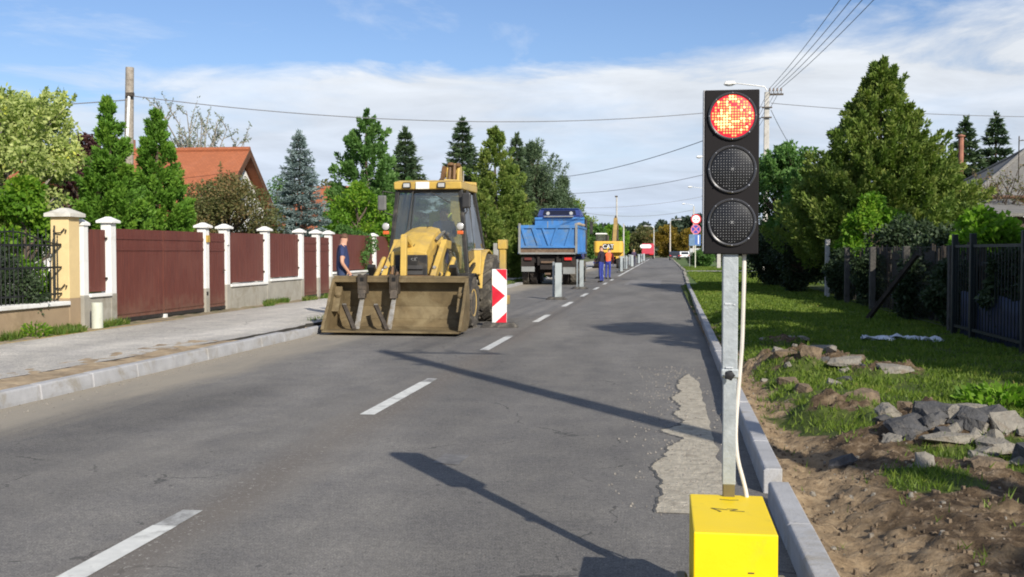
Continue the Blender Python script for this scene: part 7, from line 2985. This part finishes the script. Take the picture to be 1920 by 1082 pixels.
# right side
plume_tree(6.75, 35, 7.35, 3.4, 'big olive-green cone-shaped cypress behind the chain-link fence', F_OLIVE, n_pl=820, per=190, leaf=(.135, .062), power=.92, plume=(.80, .23), name='cypress_tree', bulge=.25, spire=1.0, ragged=.16, zb=1.3)
leafy_tree(4.7, 41, 5.4, 1.65, 'light green broad-leaved tree right behind the traffic light', F_MID, zb=1.6, n_bl=48, per=380, leaf=(.13, .09), rb=.27, sprays=16)
leafy_tree(4.4, 44, 2.6, 1.35, 'dark glossy laurel bush at the end of the fence', F_LAUREL, zb=.05, n_bl=44, per=420, leaf=(.12, .065), rb=.32, name='laurel_bush', cat='bush')
leafy_tree(4.55, 37.2, 2.5, 1.0, 'dark laurel bush at the pale post, nearest of the laurels', F_LAUREL, zb=.05, n_bl=44, per=420, leaf=(.12, .065), rb=.30, name='laurel_bush', cat='bush')
leafy_tree(5.1, 42.2, 3.6, 1.3, 'darker laurel bush between the light green tree and the pale post', F_LAUREL, zb=.3, n_bl=40, per=420, leaf=(.12, .065), rb=.32, name='laurel_bush', cat='bush')
leafy_tree(5.75, 31, 3.0, .95, 'fresh green bush growing through the fence below the cypress', F_YELLOW, zb=.5, n_bl=30, per=380, leaf=(.11, .075), rb=.33, name='garden_bush', cat='bush')
leafy_tree(6.35, 22.6, 2.1, .85, 'bright yellow-green bush showing above the metal fence', F_FRESH, zb=.7, n_bl=28, per=300, leaf=(.13, .10), rb=.34, name='garden_bush', cat='bush')
DSH = 'dark shrub '
for i, (x, y, h, r, lab) in enumerate(((6.05, 28.4, 2.2, .95, 'behind the chain-link fence, under the fresh green bush'), (6.0, 26.2, 2.0, .9, 'behind the chain-link fence, in the middle of its length'), (6.0, 24.2, 1.9, .9, 'behind the chain-link fence near the diagonal brace'), (5.75, 20.6, 1.4, .75, 'where the chain-link meets the metal fence'), (5.6, 17.6, 1.3, .75, 'behind the metal fence at the right edge'), (5.6, 15.6, 1.3, .75, 'behind the metal fence, cut by the right edge'),
        (4.95, 30.6, 1.5, .55, 'growing through the chain-link fence beside the pale post'), (5.05, 27.2, 1.35, .5, 'growing through the middle of the chain-link fence'), (5.05, 22.4, 1.3, .5, 'growing through the chain-link fence right of the brace'), (5.0, 19.6, 1.3, .45, 'clinging to the end post of the metal fence'), (5.15, 16.6, 1.45, .5, 'pressing through the bars of the metal fence'))):
    leafy_tree(x, y, h, r, DSH + lab, F_LAUREL, zb=.05, n_bl=28, per=340, leaf=(.09, .055), rb=.36, name='dark_shrub', cat='bush', group='shrubs along the right-hand fences')
leafy_tree(5.75, 38.5, 4.5, 1.75, 'bushy green tree filling the gap between the light green tree and the big cypress', F_MID, zb=.4, n_bl=70, per=380, leaf=(.13, .09), rb=.26, sprays=10)
leafy_tree(8.9, 36.5, 4.3, 1.5, 'lower olive cypress on the right flank of the big one', F_OLIVE, zb=.3, n_bl=60, per=380, leaf=(.14, .06), rb=.26, name='cypress_tree')
spruce_tree(15.9, 60, 8.45, 2.3, 'left one of the two dark airy spruces beside the grey roof', F_DARK, n_br=190, per=120, leaf=(.28, .08), droop=.45, group='pair of spruces on the right')
spruce_tree(17.6, 60.5, 8.7, 2.4, 'right one of the two dark airy spruces beside the grey roof', F_DARK, n_br=190, per=120, leaf=(.28, .08), droop=.45, group='pair of spruces on the right')
bare_tree(12.9, 44, 4.3, 1.7, 'half-bare brownish tree in front of the grey hipped roof', F_RUST, n=30, leafn=40, leaf=(.10, .06))
leafy_tree(9.4, 32, 1.7, .8, 'green bush below the pink wall at the right edge', F_MID, zb=.1, n_bl=24, per=300, leaf=(.10, .07), rb=.36, name='garden_bush', cat='bush')
# the trees that shade the verge, standing just outside the right edge of the photo
leafy_tree(8.7, 8.0, 9.3, 2.3, 'leafy tree outside the frame whose shade falls on the near verge', F_MID, zb=1.0, n_bl=84, per=230, leaf=(.20, .14), rb=.26, group='shade trees outside the right edge')
leafy_tree(9.4, 13.2, 7.8, 2.4, 'leafy tree outside the frame shading the middle of the verge', F_MID, zb=.5, n_bl=110, per=300, leaf=(.20, .14), rb=.26, group='shade trees outside the right edge')
leafy_tree(10.6, 18.0, 5.4, 2.4, 'leafy tree outside the frame shading the chain-link fence', F_MID, zb=.5, n_bl=110, per=300, leaf=(.20, .14), rb=.26, group='shade trees outside the right edge')
leafy_tree(7.9, -4.3, 6.2, 1.0, 'slim tree outside the frame shading the near rubble', F_MID, zb=.9, n_bl=34, per=200, leaf=(.14, .10), rb=.36, group='shade trees outside the right edge')
bare_tree(10.2, 26.5, 9.2, 1.75, 'bare twiggy tree reaching into the top right corner', F_RUST, n=26, leafn=40, leaf=(.14, .08))
# shrubs and trees by the road signs and beyond
for i, (x, y, h, r, m, lab) in enumerate(((3.6, 99, 1.5, 1.3, F_MID, 'low green shrub right behind the road signs'), (5.6, 101, 1.7, 1.5, F_LAUREL, 'dark shrub right of the low green one behind the road signs'), (3.4, 108, 1.2, 1.0, F_LAUREL, 'small dark shrub at the kerb beyond the road signs'), (7.6, 84, 2.2, 1.6, F_LAUREL, 'dark shrub hidden mostly by the traffic light head'), (6.6, 66, 3.4, 1.7, F_LAUREL, 'tall dark shrub beyond the laurel bushes'), (9.5, 72, 5.2, 2.2, F_MID, 'green garden tree beyond the laurel bushes'))):
    leafy_tree(x, y, h, r, lab, m, zb=.05, n_bl=26, per=260, leaf=(.16, .11), rb=.34, name='roadside_shrub', cat='bush', group='shrubs by the road signs')
for i, (x, y, h, r, m, lab) in enumerate(((-15.5, 180, 10.0, 4.0, F_OLIVE, 'olive-green tree rising behind the excavator cab'), (-9.5, 205, 6.6, 3.2, F_YELLOW, 'low green tree between the excavator and the red lorry'), (-12.5, 192, 6.0, 2.6, F_MID, 'green bush tree directly right of the excavator boom'), (.4, 262, 7.6, 3.6, F_AUTUMN, 'yellow autumn tree at the end of the road behind the lamp'), (5.5, 258, 6.6, 3.4, F_AUTUMN, 'second yellow autumn tree right of the tall street lamp'), (-5.0, 275, 7.4, 4.0, F_RUST, 'brownish tree behind the red lorry'), (9.5, 240, 7.0, 3.6, F_RUST, 'russet tree behind the parked white car'), (-22, 165, 9.0, 4.0, F_MID, 'green tree far off behind the dump truck'))):
    leafy_tree(x, y, h, r, lab, m, zb=.2, n_bl=34, per=260, leaf=(.40, .28), rb=.34, group='trees at the far end of the road')

# the distant wood reads as one mass
Cs, Ds, Vs = [], [], []
random.seed(9)
for k in range(150):
    x = -90 + 170 * (k / 150) + random.uniform(-2, 2)
    y = 345 + random.uniform(0, 40)
    h = 10.5 + 3.0 * noise.noise(Vector((x * .035, 0, 0))) + random.uniform(-1.2, 1.5)
    if x > 18:
        h -= min(3.5, (x - 18) * .12)
    r = random.uniform(3, 5)
    n_ = 620
    q = rdir(n_)
    rad = rng.uniform(.3, 1.05, n_) ** .5
    t = rng.uniform(0, 1, n_)
    env = np.clip(1.15 - t ** 3, .25, 1) * r
    a = rng.uniform(0, 6.283, n_)
    C = np.stack([x + env * rad * np.cos(a), y + env * rad * np.sin(a), t * h], 1)
    Cs.append(C)
    Ds.append(rdir(n_))
    Vs.append(np.clip(rng.uniform(0, .5) + rng.uniform(0, .5, n_), 0, 1))
o = leaves('far_wood', np.vstack(Cs), np.vstack(Ds), 1.3, 1.0, F_FAR, None, np.concatenate(Vs))
tag(o, 'distant dark wood along the skyline at the end of the road', None, None, 'stuff')
